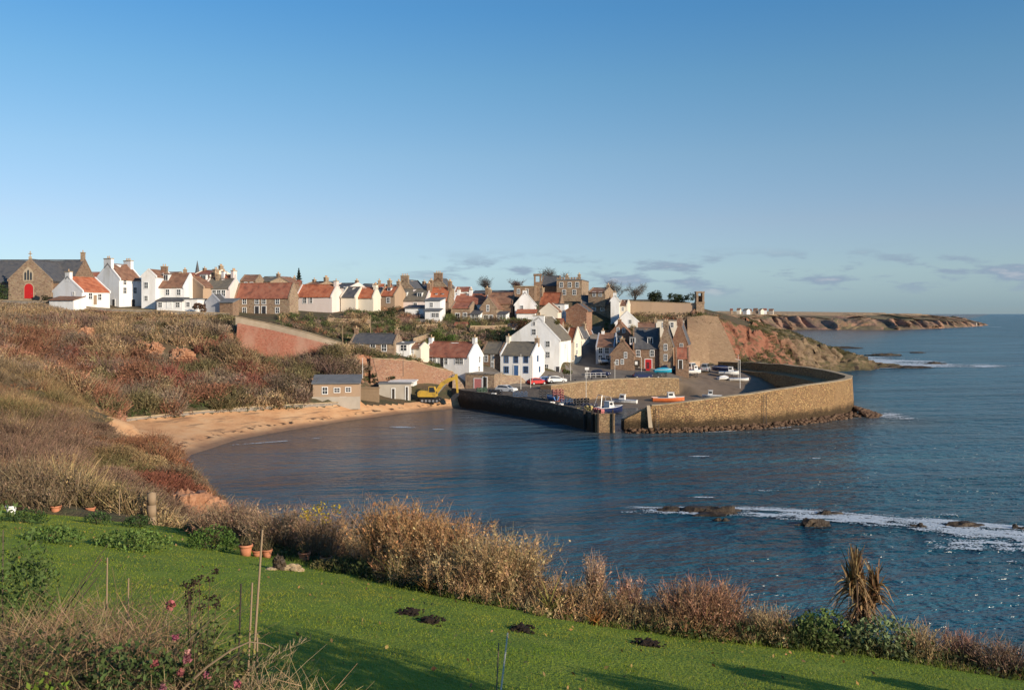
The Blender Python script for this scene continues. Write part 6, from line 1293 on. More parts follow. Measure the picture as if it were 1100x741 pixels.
def garden_scrub():
    vg = VG(); x, y, z, px, py = cand(30000, -70, 40, 176, 250)
    k = (px > 300) & (px < 720) & (z > 6.2) & ((px > 372) | ((y > 193) & (y < 208) & (rnd(len(x)) < .6))) & ~in_house(x, y, .5) & ~inpoly(x, y, TARMAC) & ~((px < 456) & (y < 187) & (py > 384))
    k &= ~((px > 600) & (px < 660) & (y > 205) & (y < 232)); k &= rnd(len(x)) < .26
    x, y, z, px, py = x[k], y[k], z[k], px[k], py[k]; n = len(x); w = np.full((n, len(PN)), .1); g = lambda q: PN.index(q)
    w[:, g('tan')] = .5; w[:, g('green')] = 1.0; w[:, g('olive')] = 1.1; w[:, g('rust')] = .55 * (px < 470); w[:, g('grey')] = .6; w[:, g('mauve')] = .6; w[:, g('dark')] = .45
    wi = pick_colors(x * 1.3, y * 1.3, w); big = .35 + 1.0 * fbm(x / 3, y / 3, 79, 3); front = np.where(py > 360, .6, .8)
    clumps(vg, np.stack([x, y, z - .1], 1), .9 * big, 1.9 * big * front, PC[wi] * (.75 + .9 * rnd(n, 1)), 12, 46, .45, .03, .15)
    vg.build('garden_shrubbery', 'leaf', kind='stuff')
    # ivy and weeds on the rock face, weeds at the beach wall and by the canopy
    vg = VG()
    def patch(px0, px1, py0, py1, Y0, Y1, n, col, s, H):
        a = rnd(n); px_ = px0 + (px1 - px0) * a; py_ = py0 + (py1 - py0) * rnd(n); pts = np.array([on_ground(p, q) for p, q in zip(px_, py_)]); clumps(vg, pts - [0, 0, .1], np.full(n, s), np.full(n, H), jit(col, n, .3), 6, 30, .4, .02, .12)
    patch(398, 450, 379, 388, 0, 0, 60, PAL['green'], .8, .6); patch(391, 412, 398, 410, 0, 0, 30, PAL['green'], .7, .8); patch(185, 335, 434, 440, 0, 0, 70, (.07, .10, .03), .6, .7); patch(132, 190, 440, 449, 0, 0, 24, (.08, .11, .035), .6, .8)
    vg.build('wall_weeds', 'leaf', kind='stuff')
    vg = VG(); x, y, z, px, py = cand(26000, 40, 135, 236, 330); k = (z > 4) & inpoly(x, y, HEAD) & (fbm(x / 7, y / 7, 91, 3) > .5) & ~((px < 775) & (py > 340)) & (z > 4); x, y, z = x[k][:1500], y[k][:1500], z[k][:1500]; n = len(x)
    clumps(vg, np.stack([x, y, z - .1], 1), .5 + .6 * rnd(n), .4 + .6 * rnd(n), jit((.135, .115, .05), n, .4), 8, 16, .5, .04, .16); vg.build('headland_grass', 'twig', kind='stuff')
    # shrubs and grass under the castle wall
    vg = VG(); n = 260; px_ = 664 + 110 * rnd(n); py_ = 338 + 12 * rnd(n); pts = np.array([on_ground(p, q) for p, q in zip(px_, py_)]); k = ~in_house(pts[:, 0], pts[:, 1]) & (pts[:, 1] > 236); pts = pts[k]; n = len(pts)
    clumps(vg, pts - [0, 0, .1], .8 + .5 * rnd(n), .6 + .8 * rnd(n), PC[pick_colors(pts[:, 0], pts[:, 1], np.tile([.3, .1, .5, .2, .9, .5, .3, .5, .3], (n, 1)))], 8, 26, .5, .03, .15); vg.build('castle_bank_scrub', 'twig', kind='stuff')
slope_scrub(); near_scrub(); garden_scrub()

# ---- trees
def bare_tree(name, label, loc, H, spread=.42, seed=1, depth=6, col=(.10, .075, .06), tw=1.0, group=None):
    """trunk forking low, limbs -> branches -> twigs filling an uneven rounded crown"""
    r = np.random.default_rng(seed); root = empty(name, loc, 0, label, 'tree', group); t = MB(); lean = r.normal(0, .05, 2) * H
    top = np.array([lean[0], lean[1], H * .42]); t.tube((0, 0, -.5), (lean[0] * .6, lean[1] * .6, H * .24), H * .030, H * .022, 8).tube((lean[0] * .6, lean[1] * .6, H * .24), tuple(top), H * .022, H * .012, 7)
    lobes = [(r.normal(0, .26, 2) * spread * 2 * H, H * (.55 + .3 * r.random())) for _ in range(9)]; vg = VG(); S_, D_, Wd = [], [], []
    for (xy, z) in lobes:
        e = np.array([lean[0] + xy[0], lean[1] + xy[1], z]); s = np.array([lean[0] * .6, lean[1] * .6, H * (.2 + .2 * r.random())]); m_ = s * .5 + e * .5 + r.normal(0, .04, 3) * H; m_[2] += .04 * H
        t.tube(s, m_, H * .013, H * .009, 5).tube(m_, e, H * .009, H * .004, 5)
        for _ in range(16):
            f = .3 + .7 * r.random(); b0 = s * (1 - f) ** 2 + 2 * m_ * f * (1 - f) + e * f * f if f < 1 else e; d = r.normal(0, 1, 3); d[2] = abs(d[2]) * .7 + .15; d = d / np.linalg.norm(d) * H * (.10 + .13 * r.random()); S_.append(b0); D_.append(d); Wd.append(.030)
            for _ in range(7):
                f2 = .2 + .8 * r.random(); c0 = b0 + d * f2; d2 = d / np.linalg.norm(d) * .6 + r.normal(0, .6, 3); d2 = d2 / np.linalg.norm(d2) * H * (.05 + .07 * r.random()); S_.append(c0); D_.append(d2); Wd.append(.018)
                for _ in range(2): S_.append(c0 + d2 * (.3 + .7 * r.random())); D_.append((d2 / np.linalg.norm(d2) + r.normal(0, .6, 3)) * H * .045); Wd.append(.013)
    t.build('trunk', M['bark'], root); S_, D_ = np.array(S_), np.array(D_); ribbon(vg, S_, D_, np.linalg.norm(D_, axis=1), np.array(Wd) * tw, jit(col, len(S_), .25), None, 1, .5); vg.build('crown', 'twig', root); return root
def leafy_tree(name, label, loc, H, Rr, col, seed=1, n=1500, ls=.16, trunk=True, lobes=9, cat='tree', flat=1.0, group=None):
    r = np.random.default_rng(seed); root = empty(name, loc, 0, label, cat, group); t = MB().tube((0, 0, -.4), (0, 0, H * .6), H * .03, H * .015, 7)
    for j in range(5): a = j * 1.3; t.tube((0, 0, H * (.25 + .06 * j)), (math.cos(a) * Rr * .6, math.sin(a) * Rr * .6, H * (.55 + .06 * j)), H * .013, H * .005, 5)
    t.build('trunk' if trunk else 'stem', M['bark'], root); vg = VG()
    for j in range(lobes):
        c = np.array([r.normal() * Rr * .45, r.normal() * Rr * .45, H * (.16 + .64 * r.random())]); s = Rr * (.35 + .35 * r.random()); m = n // lobes; p = c + sphere_pts(m, .35) * [s, s, s * .75 * flat]
        p = p[fbm(p[:, 0] / (s * .5) + j * 9, p[:, 2] / (s * .5), seed + j, 2) > .33]
        leaves(vg, p, ls * (.6 + .8 * rnd(len(p))), jit(np.array(col) * (.75 + .5 * r.random()), len(p), .35), .2)
    vg.build('crown' if trunk else 'foliage', 'leaf', root); return root
def at(px, py, Y): return W(px, py, Y)
bare_tree('bare_tree', 'large spreading bare tree above the slate church roof, tallest on the skyline', at(588, 316, 292), 10.0, .50, 3, 6)
bare_tree('bare_tree', 'round bare tree on the skyline above the long low dark roof', at(524, 321, 285), 7.4, .40, 5, 6)
bare_tree('bare_tree', 'low reddish bare tree beside the square stone block', at(556, 319, 290), 6.2, .50, 8, 6, (.15, .08, .06))
bare_tree('bare_tree', 'bare tree left of a smaller pale one behind the castle wall', at(660, 331, 275), 9.2, .48, 11, 6, (.14, .105, .08))
bare_tree('bare_tree', 'pale bare tree leaning left of the round evergreen on the castle hill', at(681, 331, 274), 8.0, .46, 14, 6, (.17, .13, .10))
leafy_tree('evergreen_tree', 'rounded dark evergreen behind the castle wall beside the bare trees', at(701, 331, 270), 5.4, 3.0, (.035, .045, .018), 2, 2600, .2)
leafy_tree('evergreen_tree', 'wider evergreen behind the castle wall nearest the turret', at(727, 331, 270), 4.7, 3.6, (.04, .055, .018), 3, 2800, .2, flat=.8)
def conifer(label, loc, H, Rr):
    root = empty('conifer_tree', loc, 0, label, 'tree'); MB().tube((0, 0, -.4), (0, 0, H * .95), H * .03, H * .006, 7).build('trunk', M['bark'], root); vg = VG(); n = 2200; t = rnd(n) ** .7; a = rnd(n) * 6.28; r_ = Rr * (1.02 - t) * (.35 + .65 * rnd(n)) * (.8 + .3 * np.sin(t * 40)); leaves(vg, np.c_[np.cos(a) * r_, np.sin(a) * r_, H * (.06 + .94 * t)], .16, jit((.03, .042, .024), n, .35), -.2, .4); vg.build('crown', 'leaf', root)
conifer('small dark pointed conifer on the skyline above the red cottage roof', at(321, 307, 285), 5.4, 1.5)
leafy_tree('bush', 'green bush beside the church at the left frame edge', at(3, 324, 199), 4.0, 2.8, (.06, .085, .03), 5, 1800, .16, False, 8, 'bush')
leafy_tree('bush', 'dark hedge bush in front of the church corner', at(50, 325, 196), 1.5, 1.8, (.05, .05, .025), 6, 800, .13, False, 6, 'bush')
leafy_tree('bush', 'brown rounded bush by the wall in front of the brown walled house', at(216, 336, 200), 2.0, 1.6, (.16, .09, .06), 7, 1900, .13, False, 6, 'bush')
leafy_tree('bush', 'dark green bush in front of the tan house with the small window', at(417, 345, 215), 4.2, 2.4, (.06, .08, .03), 8, 1500, .16, False, 8, 'bush')
leafy_tree('bush', 'bright green rounded shrub in the gardens above the red roofed cottage', at(470, 369, 206), 3.0, 2.2, (.12, .15, .04), 9, 1300, .15, False, 7, 'bush')
leafy_tree('bush', 'light green square topped hedge above the red roofed cottage', at(488, 369, 206), 2.0, 1.9, (.10, .15, .035), 10, 1000, .13, False, 6, 'bush')
leafy_tree('bush', 'large dark green bush above the slate roof between the white houses', at(533, 370, 212), 3.4, 2.8, (.025, .04, .022), 11, 1500, .16, False, 8, 'bush')
leafy_tree('bush', 'rust brown bush left of the big white gable', at(557, 356, 222), 2.8, 2.6, (.15, .075, .045), 12, 1300, .15, False, 7, 'bush')
leafy_tree('bush', 'yellowish green bush behind the right slope of the big white gable', at(592, 354, 222), 2.6, 1.7, (.15, .14, .04), 13, 900, .14, False, 6, 'bush')
leafy_tree('bush', 'green shrub in front of the white wall by the tall lamp post', on_ground(606.5, 407), 2.6, 1.0, (.12, .13, .035), 14, 900, .12, False, 6, 'bush')
leafy_tree('bush', 'small dark bush above the white canopy by the excavator', on_ground(420, 412), 1.5, .8, (.04, .05, .02), 15, 500, .11, False, 5, 'bush')
leafy_tree('bush', 'dark shrub at the foot of the rock beside the timber fence', on_ground(402, 414), 2.6, .9, (.035, .05, .02), 16, 700, .12, False, 5, 'bush')
# ------------------------------------------------------------------ the garden: hedge, pots, lawn, flower bed
HX = [100, 200, 250, 300, 345, 390, 430, 470, 500, 530, 560, 600, 640, 680, 720, 760, 800, 860, 900, 960, 1000, 1050, 1130]
HH = [.7, .8, 1.25, 1.35, 1.6, 1.7, 2.15, 2.1, 1.6, 1.85, 1.45, 1.15, 1.25, .85, .9, .75, .7, .6, .65, .6, .5, .6, .5]
edge = np.array([(p[0], p[1]) for p in EDGE]); outp = np.array(OUT)
def strip_pts(n, t0=0., t1=1.):
    """points of the hedge strip: across from the lawn edge to the cliff edge, along from left to right"""
    e = edge[2:-1]; le = np.r_[0, np.cumsum(np.linalg.norm(np.diff(e, axis=0), axis=1))]; lo = np.r_[0, np.cumsum(np.linalg.norm(np.diff(outp, axis=0), axis=1))]
    t = t0 + (t1 - t0) * rnd(n); a = rnd(n); E = np.stack([np.interp(t * le[-1], le, e[:, k]) for k in (0, 1)], 1); O = np.stack([np.interp(t * lo[-1], lo, outp[:, k]) for k in (0, 1)], 1)
    p = E * (1 - a)[:, None] + O * a[:, None]; z = np.maximum(ground(p[:, 0], p[:, 1]), LZ(p[:, 0], p[:, 1]) - .6); return np.c_[p, z], a
def dry_stems(vg, P, Hs, col, lean=.22, w=.009, seeds=7, sd=.035, seedcol=None, bend=.25):
    n = len(P); d = np.c_[(rnd(n, 2) - .5) * 2 * lean, np.ones(n)]; b = np.c_[(rnd(n, 2) - .5) * 2 * bend, -.1 * np.ones(n)]
    c = jit(col, n, .3); ribbon(vg, P, d, Hs, w * (.6 + .8 * rnd(n)), c, b, 3, .3)
    if seeds:
        i = np.repeat(np.arange(n), seeds); m = len(i); t = (.35 + .65 * rnd(m))[:, None]; q = P[i] + unit(d)[i] * Hs[i][:, None] * t + b[i] * Hs[i][:, None] * t * t
        ribbon(vg, q, unit(d)[i] + (rnd(m, 3) - .5) * 1.6, .10 + .16 * rnd(m), w * .45, jit(c[i], m, .2), None, 1, .4)
        leaves(vg, q + (rnd(m, 3) - .5) * .16, sd * (.5 + rnd(m)), jit(c[i] if seedcol is None else seedcol, m, .35), .1, .45)
def hedge():
    vg = VG(); P, a = strip_pts(13500); px, py = project(P[:, 0], P[:, 1], P[:, 2]); Hs = np.interp(px, HX, HH) * (.22 + 1.05 * fbm(P[:, 0] * 1.6, P[:, 1] * 1.6, 88, 3)) * (.6 + .6 * rnd(len(P)) + .35 * (rnd(len(P)) < .04)) * np.where(a < .12, .55, 1)
    f = fbm(P[:, 0] / 1.3, P[:, 1] / 1.3, 89, 3); pal = np.array([(.42, .225, .11), (.48, .305, .15), (.29, .17, .09), (.53, .38, .19), (.41, .26, .13)]); col = pal[np.clip(((f - .25) * 9).astype(int), 0, 4)]
    right = np.clip((px - 560) / 150, 0, 1)[:, None]; col = col * (1 - right * .35) + np.array((.16, .13, .06)) * right * .35; kp = ~((px > 235) & (px < 402) & (a < .6)) & ~((px > 845) & (px < 985) & (a < .55)); P, Hs, col = P[kp], Hs[kp], col[kp]
    dry_stems(vg, P, Hs, col); vg.build('dry_hedge', 'twig', kind='stuff')
    # low evergreen ground cover under it
    vg = VG(); P, a = strip_pts(4200); P = P[(a < .3) | (rnd(len(a)) < .4)]; px, py = project(P[:, 0], P[:, 1], P[:, 2]); n = len(P); Hs = .18 + .4 * rnd(n) * np.interp(px, [200, 600, 760, 1100], [.7, .8, 1.2, 1.0])
    pal = np.array([(.07, .09, .03), (.10, .12, .04), (.14, .12, .05), (.05, .06, .028)]); clumps(vg, P, .2 + .22 * rnd(n), Hs, pal[rng.integers(0, 4, n)], 5, 26, .6, .008, .05); vg.build('hedge_undergrowth', 'leaf', kind='stuff')
hedge()
def lawn_at(px, py, dy=0.): x, y, z = lawnpt(px, py); return (x, y + dy, float(lawn_h(np.array(x), np.array(y + dy))))
def spot(px, Y):  x = (px - CX) * Y / F; return (x, Y, float(np.maximum(ground(x, Y), LZ(x, Y) - .6)))
def plantroot(name, label, loc, cat, group=None): return empty(name, loc, 0, label, cat, group)
def stemshrub(name, label, px, Y, H, Rr, n, col, lean=.5, seeds=8, sd=.035, seedcol=None, cat='shrub', w=.009, bend=.3, group=None):
    root = plantroot(name, label, spot(px, Y), cat, group); P = np.c_[(rnd(n, 2) - .5) * Rr * .5, np.zeros(n)]; vg = VG(); k = n
    d = np.c_[P[:, :2] / max(Rr, .01) * lean * 3 + (rnd(n, 2) - .5) * lean, np.ones(n)]; Hs = H * (.6 + .45 * rnd(n)); b = np.c_[(rnd(n, 2) - .5) * bend * 2, -.1 * np.ones(n)]
    c = jit(col, n, .3); ribbon(vg, P, d, Hs, w * (.6 + .8 * rnd(n)), c, b, 4, .3); vg.build('stems', 'twig', root)
    if seeds:
        v2 = VG(); i = np.repeat(np.arange(n), seeds); m = len(i); t = (.3 + .7 * rnd(m))[:, None]; q = P[i] + unit(d)[i] * Hs[i][:, None] * t + b[i] * Hs[i][:, None] * t * t
        ribbon(v2, q, unit(d)[i] + (rnd(m, 3) - .5) * 1.4, .1 + .2 * rnd(m), w * .5, jit(c[i], m, .2), None, 1, .4); leaves(v2, q + (rnd(m, 3) - .5) * .15, sd * (.5 + rnd(m)), jit(c[i] if seedcol is None else seedcol, m, .35), .1, .45); v2.build('twigs', 'twig', root)
    return root
stemshrub('dry_shrub', 'round reddish brown twiggy shrub standing alone in the hedge left of the dead palm', 752, 20.9, 1.35, 1.5, 620, (.34, .19, .115), .55, 10, .03)
stemshrub('dry_shrub', 'tallest clump of rusty brown dead stems in the hedge', 425, 26.5, 2.45, 1.7, 640, (.42, .25, .12), .28, 11, .045, (.42, .22, .10))
stemshrub('dry_shrub', 'broad rusty shrub right of the tallest clump of dead stems', 470, 25.5, 2.2, 1.8, 560, (.42, .25, .12), .35, 11, .045, (.42, .22, .095))
stemshrub('dry_shrub', 'domed brown shrub in the middle of the hedge above the yellow green leaves', 535, 23.5, 1.9, 1.9, 600, (.42, .29, .145), .5, 10, .04)
stemshrub('dry_shrub', 'pale brown feathery shrub behind the three terracotta pots', 300, 31, 1.7, 1.9, 420, (.32, .215, .13), .5, 9, .04)
stemshrub('dry_shrub', 'fine tangled brown shrub with a forked pale trunk by the red earth bank', 245, 33.5, 1.6, 2.2, 480, (.31, .205, .13), .6, 9, .04)
t = stemshrub('yellow_flowered_shrub', 'shrub with yellow leaves at its top above the terracotta pots', 345, 29.5, 1.95, 1.4, 220, (.28, .18, .105), .4, 7, .04)
vg = VG(); c = np.concatenate([np.array((u, v, h)) + (rnd(26, 3) - .5) * .3 for u, v, h in ((-.2, 0, 1.75), (-.55, .1, 1.6), (.05, 0, 1.85), (-.35, 0, 1.55), (.45, .1, 1.75), (.15, -.1, 1.5))]); leaves(vg, c, .05, jit((.50, .36, .03), len(c), .25), .2); vg.build('yellow_leaves', 'leaf', t)
stemshrub('plume_grass', 'tall pale plume grass standing up above the hedge, left one of two', 640, 21.6, 1.75, .35, 80, (.46, .30, .19), .1, 16, .035, (.50, .33, .22), 'grass', .008, .1)
stemshrub('plume_grass', 'shorter reddish plume grass right of the tall pale one', 676, 21.4, 1.35, .4, 70, (.42, .25, .17), .14, 14, .035, (.46, .27, .19), 'grass', .008, .1)
stemshrub('dry_shrub', 'small pink brown seed heads at the right end of the hedge past the palm', 1030, 20.5, .95, .6, 150, (.38, .22, .15), .3, 9, .03)
stemshrub('dry_grass', 'tuft of tan dead grass between the palm and the right frame edge', 985, 20.5, .95, .8, 260, (.42, .30, .16), .35, 3, .03, None, 'grass')
stemshrub('dry_grass', 'tuft of tan dead grass between the round twiggy shrub and the palm', 828, 20.6, .9, .9, 260, (.42, .30, .17), .35, 4, .03, None, 'grass')
stemshrub('dry_shrub', 'bare branching shrub at the right frame edge', 1078, 19.8, .85, 1.2, 190, (.26, .17, .115), .6, 8, .03)
def strapleaf(name, label, loc, n, L, w, col, droop=-.5, cat='plant', lean=.8, part='leaves'):
    root = plantroot(name, label, loc, cat); vg = VG(); a = rnd(n) * 6.28; d = np.c_[np.cos(a) * lean * rnd(n), np.sin(a) * lean * rnd(n), np.ones(n)]; P = np.c_[(rnd(n, 2) - .5) * .15, np.zeros(n)]
    ribbon(vg, P, d, L * (.6 + .5 * rnd(n)), w, jit(col, n, .3), np.c_[np.cos(a) * .3, np.sin(a) * .3, droop * np.ones(n) * rnd(n)], 5, .15); vg.build(part, 'leaf', root); return root
strapleaf('spiky_plant', 'yellow green sword leaved plant at the lawn edge, left of two', lawn_at(428, 628), 26, .95, .022, (.22, .19, .05))
strapleaf('spiky_plant', 'yellow green sword leaved plant in front of the domed brown shrub', lawn_at(590, 660), 34, .8, .024, (.25, .23, .06))
strapleaf('spiky_plant', 'orange tinted sword leaves at the lawn edge between the two yellow green plants', lawn_at(460, 637), 24, .6, .022, (.22, .12, .04))
strapleaf('spiky_plant', 'rusty orange leaves low at the lawn edge right of the middle', lawn_at(640, 671), 40, .4, .02, (.26, .11, .03))
strapleaf('spiky_plant', 'pale tan sword leaves low behind the right hand terracotta pot', lawn_at(375, 612), 30, .5, .018, (.25, .19, .10), -.8)
# dead cabbage palm
def palm():
    p = spot(925, 21.4); root = empty('cabbage_palm', p, 0, 'dead brown cabbage palm with hanging leaves rising above the hedge', 'palm'); root.scale = (1.12, 1.12, 1.2); H = 1.55
    MB().tube((0, 0, -.3), (.03, 0, H * .5), .16, .12, 9).tube((.03, 0, H * .45), (-.12, 0, H * .95), .11, .08, 8).tube((.03, 0, H * .5), (.24, .02, H * .85), .09, .06, 8).build('trunk', M['bark'], root)
    vg = VG()
    for cx, cz, n, L in ((-.14, H * .92, 240, .62), (.27, H * .80, 130, .5), (.05, H * .62, 170, .6), (-.06, H * .40, 150, .55)):
        a = rnd(n) * 6.28; up = rnd(n) < (.6 if cz > 1.2 else .25); o_ = np.where(up, .04 + .24 * rnd(n), .12 + .38 * rnd(n) ** 1.5); cb_ = np.tile((cx, 0, cz), (n, 1)) + np.c_[(rnd(n, 2) - .5) * .16, (rnd(n) - .5) * .45]
        ribbon(vg, cb_, np.c_[np.cos(a) * o_, np.sin(a) * o_, np.where(up, 1.0, .5 * rnd(n) - .1)], L * (.45 + .75 * rnd(n)), .016 + .018 * rnd(n), jit((.30, .19, .095), n, .7, .12), np.c_[(rnd(n, 2) - .5) * .5, np.where(up, -.1 * rnd(n), -.5 - 1.0 * rnd(n))], 5, .25)
    vg.build('dead_leaves', 'leaf', root)
    n = 130; vg = VG(); a = rnd(n) * 6.28; ribbon(vg, np.tile((-.42, .1, .35), (n, 1)), np.c_[np.cos(a) * .7, np.sin(a) * .7, .8 * np.ones(n)], .9 * (.7 + .4 * rnd(n)), .018, jit((.05, .055, .03), n, .4), np.c_[np.cos(a) * .3, np.sin(a) * .3, -.4 * np.ones(n)], 4, .15); vg.build('dark_leaves', 'leaf', root)
palm()
def leafshrub(name, label, loc, H, Rr, col, n, ls, cat='shrub'):
    root = plantroot(name, label, loc, cat); vg = VG(); s = sphere_pts(n, .45); s[:, 2] = np.abs(s[:, 2]); c = s * [Rr, Rr * .8, H] + np.c_[(rnd(n, 2) - .5) * .1, np.zeros(n)]; c = c[fbm(c[:, 0] * 3.1 + H * 7, c[:, 2] * 3.1, 5, 2) > .36]; m = len(c)
    leaves(vg, c, ls * (.6 + .7 * rnd(m)), jit(col, m, .4), .4, .5); vg.build('foliage', 'leaf', root); v = VG(); k = 22; ribbon(v, np.zeros((k, 3)) - [0, 0, .1], np.c_[(rnd(k, 2) - .5) * 1.6, np.ones(k)], H * (.6 + .4 * rnd(k)), .012, jit((.10, .075, .05), k), None, 3, .4); v.build('stems', 'twig', root); return root
leafshrub('leafy_shrub', 'dark green large leaved shrub left of the dead cabbage palm', spot(885, 20.3), 1.0, .85, (.13, .18, .05), 1500, .06)
leafshrub('leafy_shrub', 'grey green large leaved shrub right of the dead cabbage palm', spot(950, 20.3), 1.0, .9, (.19, .235, .10), 1500, .06)
leafshrub('leafy_shrub', 'low green leafy shrub between the round twiggy shrub and the dark green one', spot(860, 20.2), .7, .55, (.10, .135, .045), 700, .05)
leafshrub('leafy_shrub', 'bright green leafy bush at the back of the lawn beside the forked trunk', lawn_at(228, 590), .75, .85, (.10, .17, .035), 1300, .05)
leafshrub('leafy_plant', 'row of broad green leafy plants across the lawn, right half', lawn_at(140, 588), .5, 1.2, (.14, .21, .05), 1500, .055, 'plant')
leafshrub('leafy_plant', 'row of broad green leafy plants across the lawn, left half', lawn_at(55, 582), .45, .9, (.12, .19, .045), 900, .055, 'plant')
leafshrub('leafy_plant', 'small green plant in front of the cut tree trunk', lawn_at(148, 566), .5, .6, (.06, .10, .03), 500, .05, 'plant')
leafshrub('leafy_plant', 'green plant between the two pots at the back left of the garden', lawn_at(105, 562), .5, .55, (.07, .12, .035), 450, .05, 'plant')
leafshrub('leafy_plant', 'low green weeds beside the white pot at the back of the garden', lawn_at(28, 561), .45, .8, (.06, .10, .03), 600, .05, 'plant')
leafshrub('leafy_shrub', 'dark low evergreen behind the row of three terracotta pots', lawn_at(300, 590), .55, .7, (.035, .05, .02), 700, .045)
leafshrub('leafy_plant', 'low yellowish plant at the lawn edge behind the stones', lawn_at(352, 612), .35, .6, (.15, .13, .05), 500, .035, 'plant')
def pot(label, px, py, d, mat='terracotta', plant=True, h=None):
    root = empty('plant_pot', lawn_at(px, py), rng.random(), label, 'plant pot', 'pots at the back of the garden'); h = h or d * .9; r = d / 2
    MB().lathe((0, 0, -.02), [(r * .68, 0), (r * .92, h * .8), (r * 1.06, h * .8), (r * 1.06, h), (r * .9, h), (r * .85, h * .86), (.01, h * .84)], 18).build('body', M[mat], root, True)
    if plant: vg = VG(); k = 60; ribbon(vg, np.tile((0, 0, h * .84), (k, 1)) + np.c_[(rnd(k, 2) - .5) * d * .6, np.zeros(k)], np.c_[(rnd(k, 2) - .5) * 1.2, np.ones(k)], .18 + .25 * rnd(k), .006, jit((.15, .12, .06), k, .4), None, 2, .3); vg.build('dead_plant', 'twig', root)
pot('biggest terracotta pot, upright, at the lawn edge below the yellow leaves', 327, 603, .36); pot('terracotta pot with a shoot in it, right of the biggest pot', 350, 606, .34)
pot('wide terracotta pot at the left end of the row of three', 264, 597, .40); pot('middle low terracotta pot of the row of three', 277, 598, .32, h=.22); pot('right terracotta pot of the row of three', 287, 599, .30)
pot('pinkish terracotta pot half hidden above the bright green bush', 213, 572, .36); pot('terracotta pot at the back left under tall bare canes', 60, 551, .42); pot('terracotta pot left of the cut tree trunk', 97, 553, .40); pot('white pot holding a yellow shrub at the far left', 12, 552, .38, 'wpaint')
def trunkpost():
    root = empty('tree_stump', lawn_at(163, 559), 0, 'pale cut tree trunk standing upright at the back of the lawn', 'tree stump'); MB().lathe((0, 0, -.2), [(.22, 0), (.19, .4), (.18, .9), (.18, 1.4), (.01, 1.45)], 14).build('trunk', M['gwood'], root, True)
trunkpost()
def cane(label, px, py0, py1, Y, lean=0., r=.008, col='gwood', group='garden canes'):
    x = (px - CX) * Y / F; z0 = float(ground(x, Y)) if Y < 5 else float(lawn_h(np.array(x), np.array(Y))); z1 = CAMZ - (py0 - HY) * Y / F; root = empty('garden_cane', (x, Y, z0), 0, label, 'cane', group)
    MB().tube((0, 0, -.2), (lean, .05, z1 - z0), r * 1.15, r * .8, 7).build('cane', M[col], root)
cane('tallest bare cane, leaning slightly, right of the rose bush', 266, 570, 735, 9.0, .13, .012); cane('pale straight cane just left of the tallest one', 263, 627, 735, 9.2, .06, .011); cane('dark brown stem left of the pale straight cane', 254, 628, 741, 9.1, .03, .010, 'dwood')
cane('short pale cane right of the tallest one', 276, 682, 741, 8.6, -.01, .010); cane('pale cane rising above the dry grass clump', 113, 600, 700, 9.4, 0, .009); cane('thin cane between the dry grass and the rose bush', 136, 622, 700, 9.4, 0, .008)
cane('pale cane leaning right at the bottom middle of the lawn, longer of two', 532, 681, 760, 10.5, .14, .011, 'mast', 'canes at the front of the lawn'); cane('thinner darker cane left of the longer one at the bottom middle', 531, 692, 760, 10.6, .05, .009, 'gwood', 'canes at the front of the lawn')
for px, py0, Y, ln, lb in ((47, 516, 40, -.3, 'thin bare cane leaning behind the white pot'), (80, 508, 40, .2, 'tall thin bare cane behind the back left pots'), (128, 527, 39, 0, 'bare stake left of the cut tree trunk'), (62, 500, 41, .05, 'upright thin cane behind the terracotta pot at the back left')): cane(lb, px, py0, 552, Y, ln, .022, 'gwood', 'canes at the back of the garden')
# molehills, stones
def molehill(label, px, py, r, seed):
    o = rock('molehill', label, 0, 0, r * .8, r * .65, r * .5, seed, 'soilheap', 'molehills on the lawn', 0, 'molehill'); p = lawn_at(px, py); o.location = (p[0], p[1], p[2] - r * .05)
molehill('dark molehill on the lawn, left one of the close pair', 440, 659, .20, 31); molehill('dark molehill on the lawn, right one of the close pair', 461, 667, .24, 32); molehill('dark molehill on the lawn below the yellow green plant', 560, 678, .22, 33); molehill('dark molehill at the right of the lawn', 697, 693, .22, 34)
crumb = []
for px, py, r in ((440, 659, .20), (461, 667, .24), (560, 678, .22), (697, 693, .22)):
    c_ = lawn_at(px, py)
    for k in range(70): a_ = rng.random() * 6.28; q = r * (.5 + 1.1 * rng.random() ** 1.6); crumb.append((c_[0] + math.cos(a_) * q, c_[1] + math.sin(a_) * q, c_[2] + max(0, .05 - .06 * q)))
boulders('soil_crumbs', crumb, .012, .045, 'soilheap', 9)
def stone(label, px, py, rx, ry, h, seed, mat): o = rock('garden_stone', label, 0, 0, rx, ry, h, seed, mat, 'stones at the edge of the lawn', 0, 'stone'); p = lawn_at(px, py); o.location = p
stone('pale flat stone at the lawn edge', 313, 612, .35, .2, .16, 41, 'cope'); stone('dark pointed stone left of the pale flat one', 300, 611, .22, .15, .36, 42, 'searock'); stone('small white flat stone left of the dark pointed one', 291, 611, .16, .1, .06, 43, 'cope')
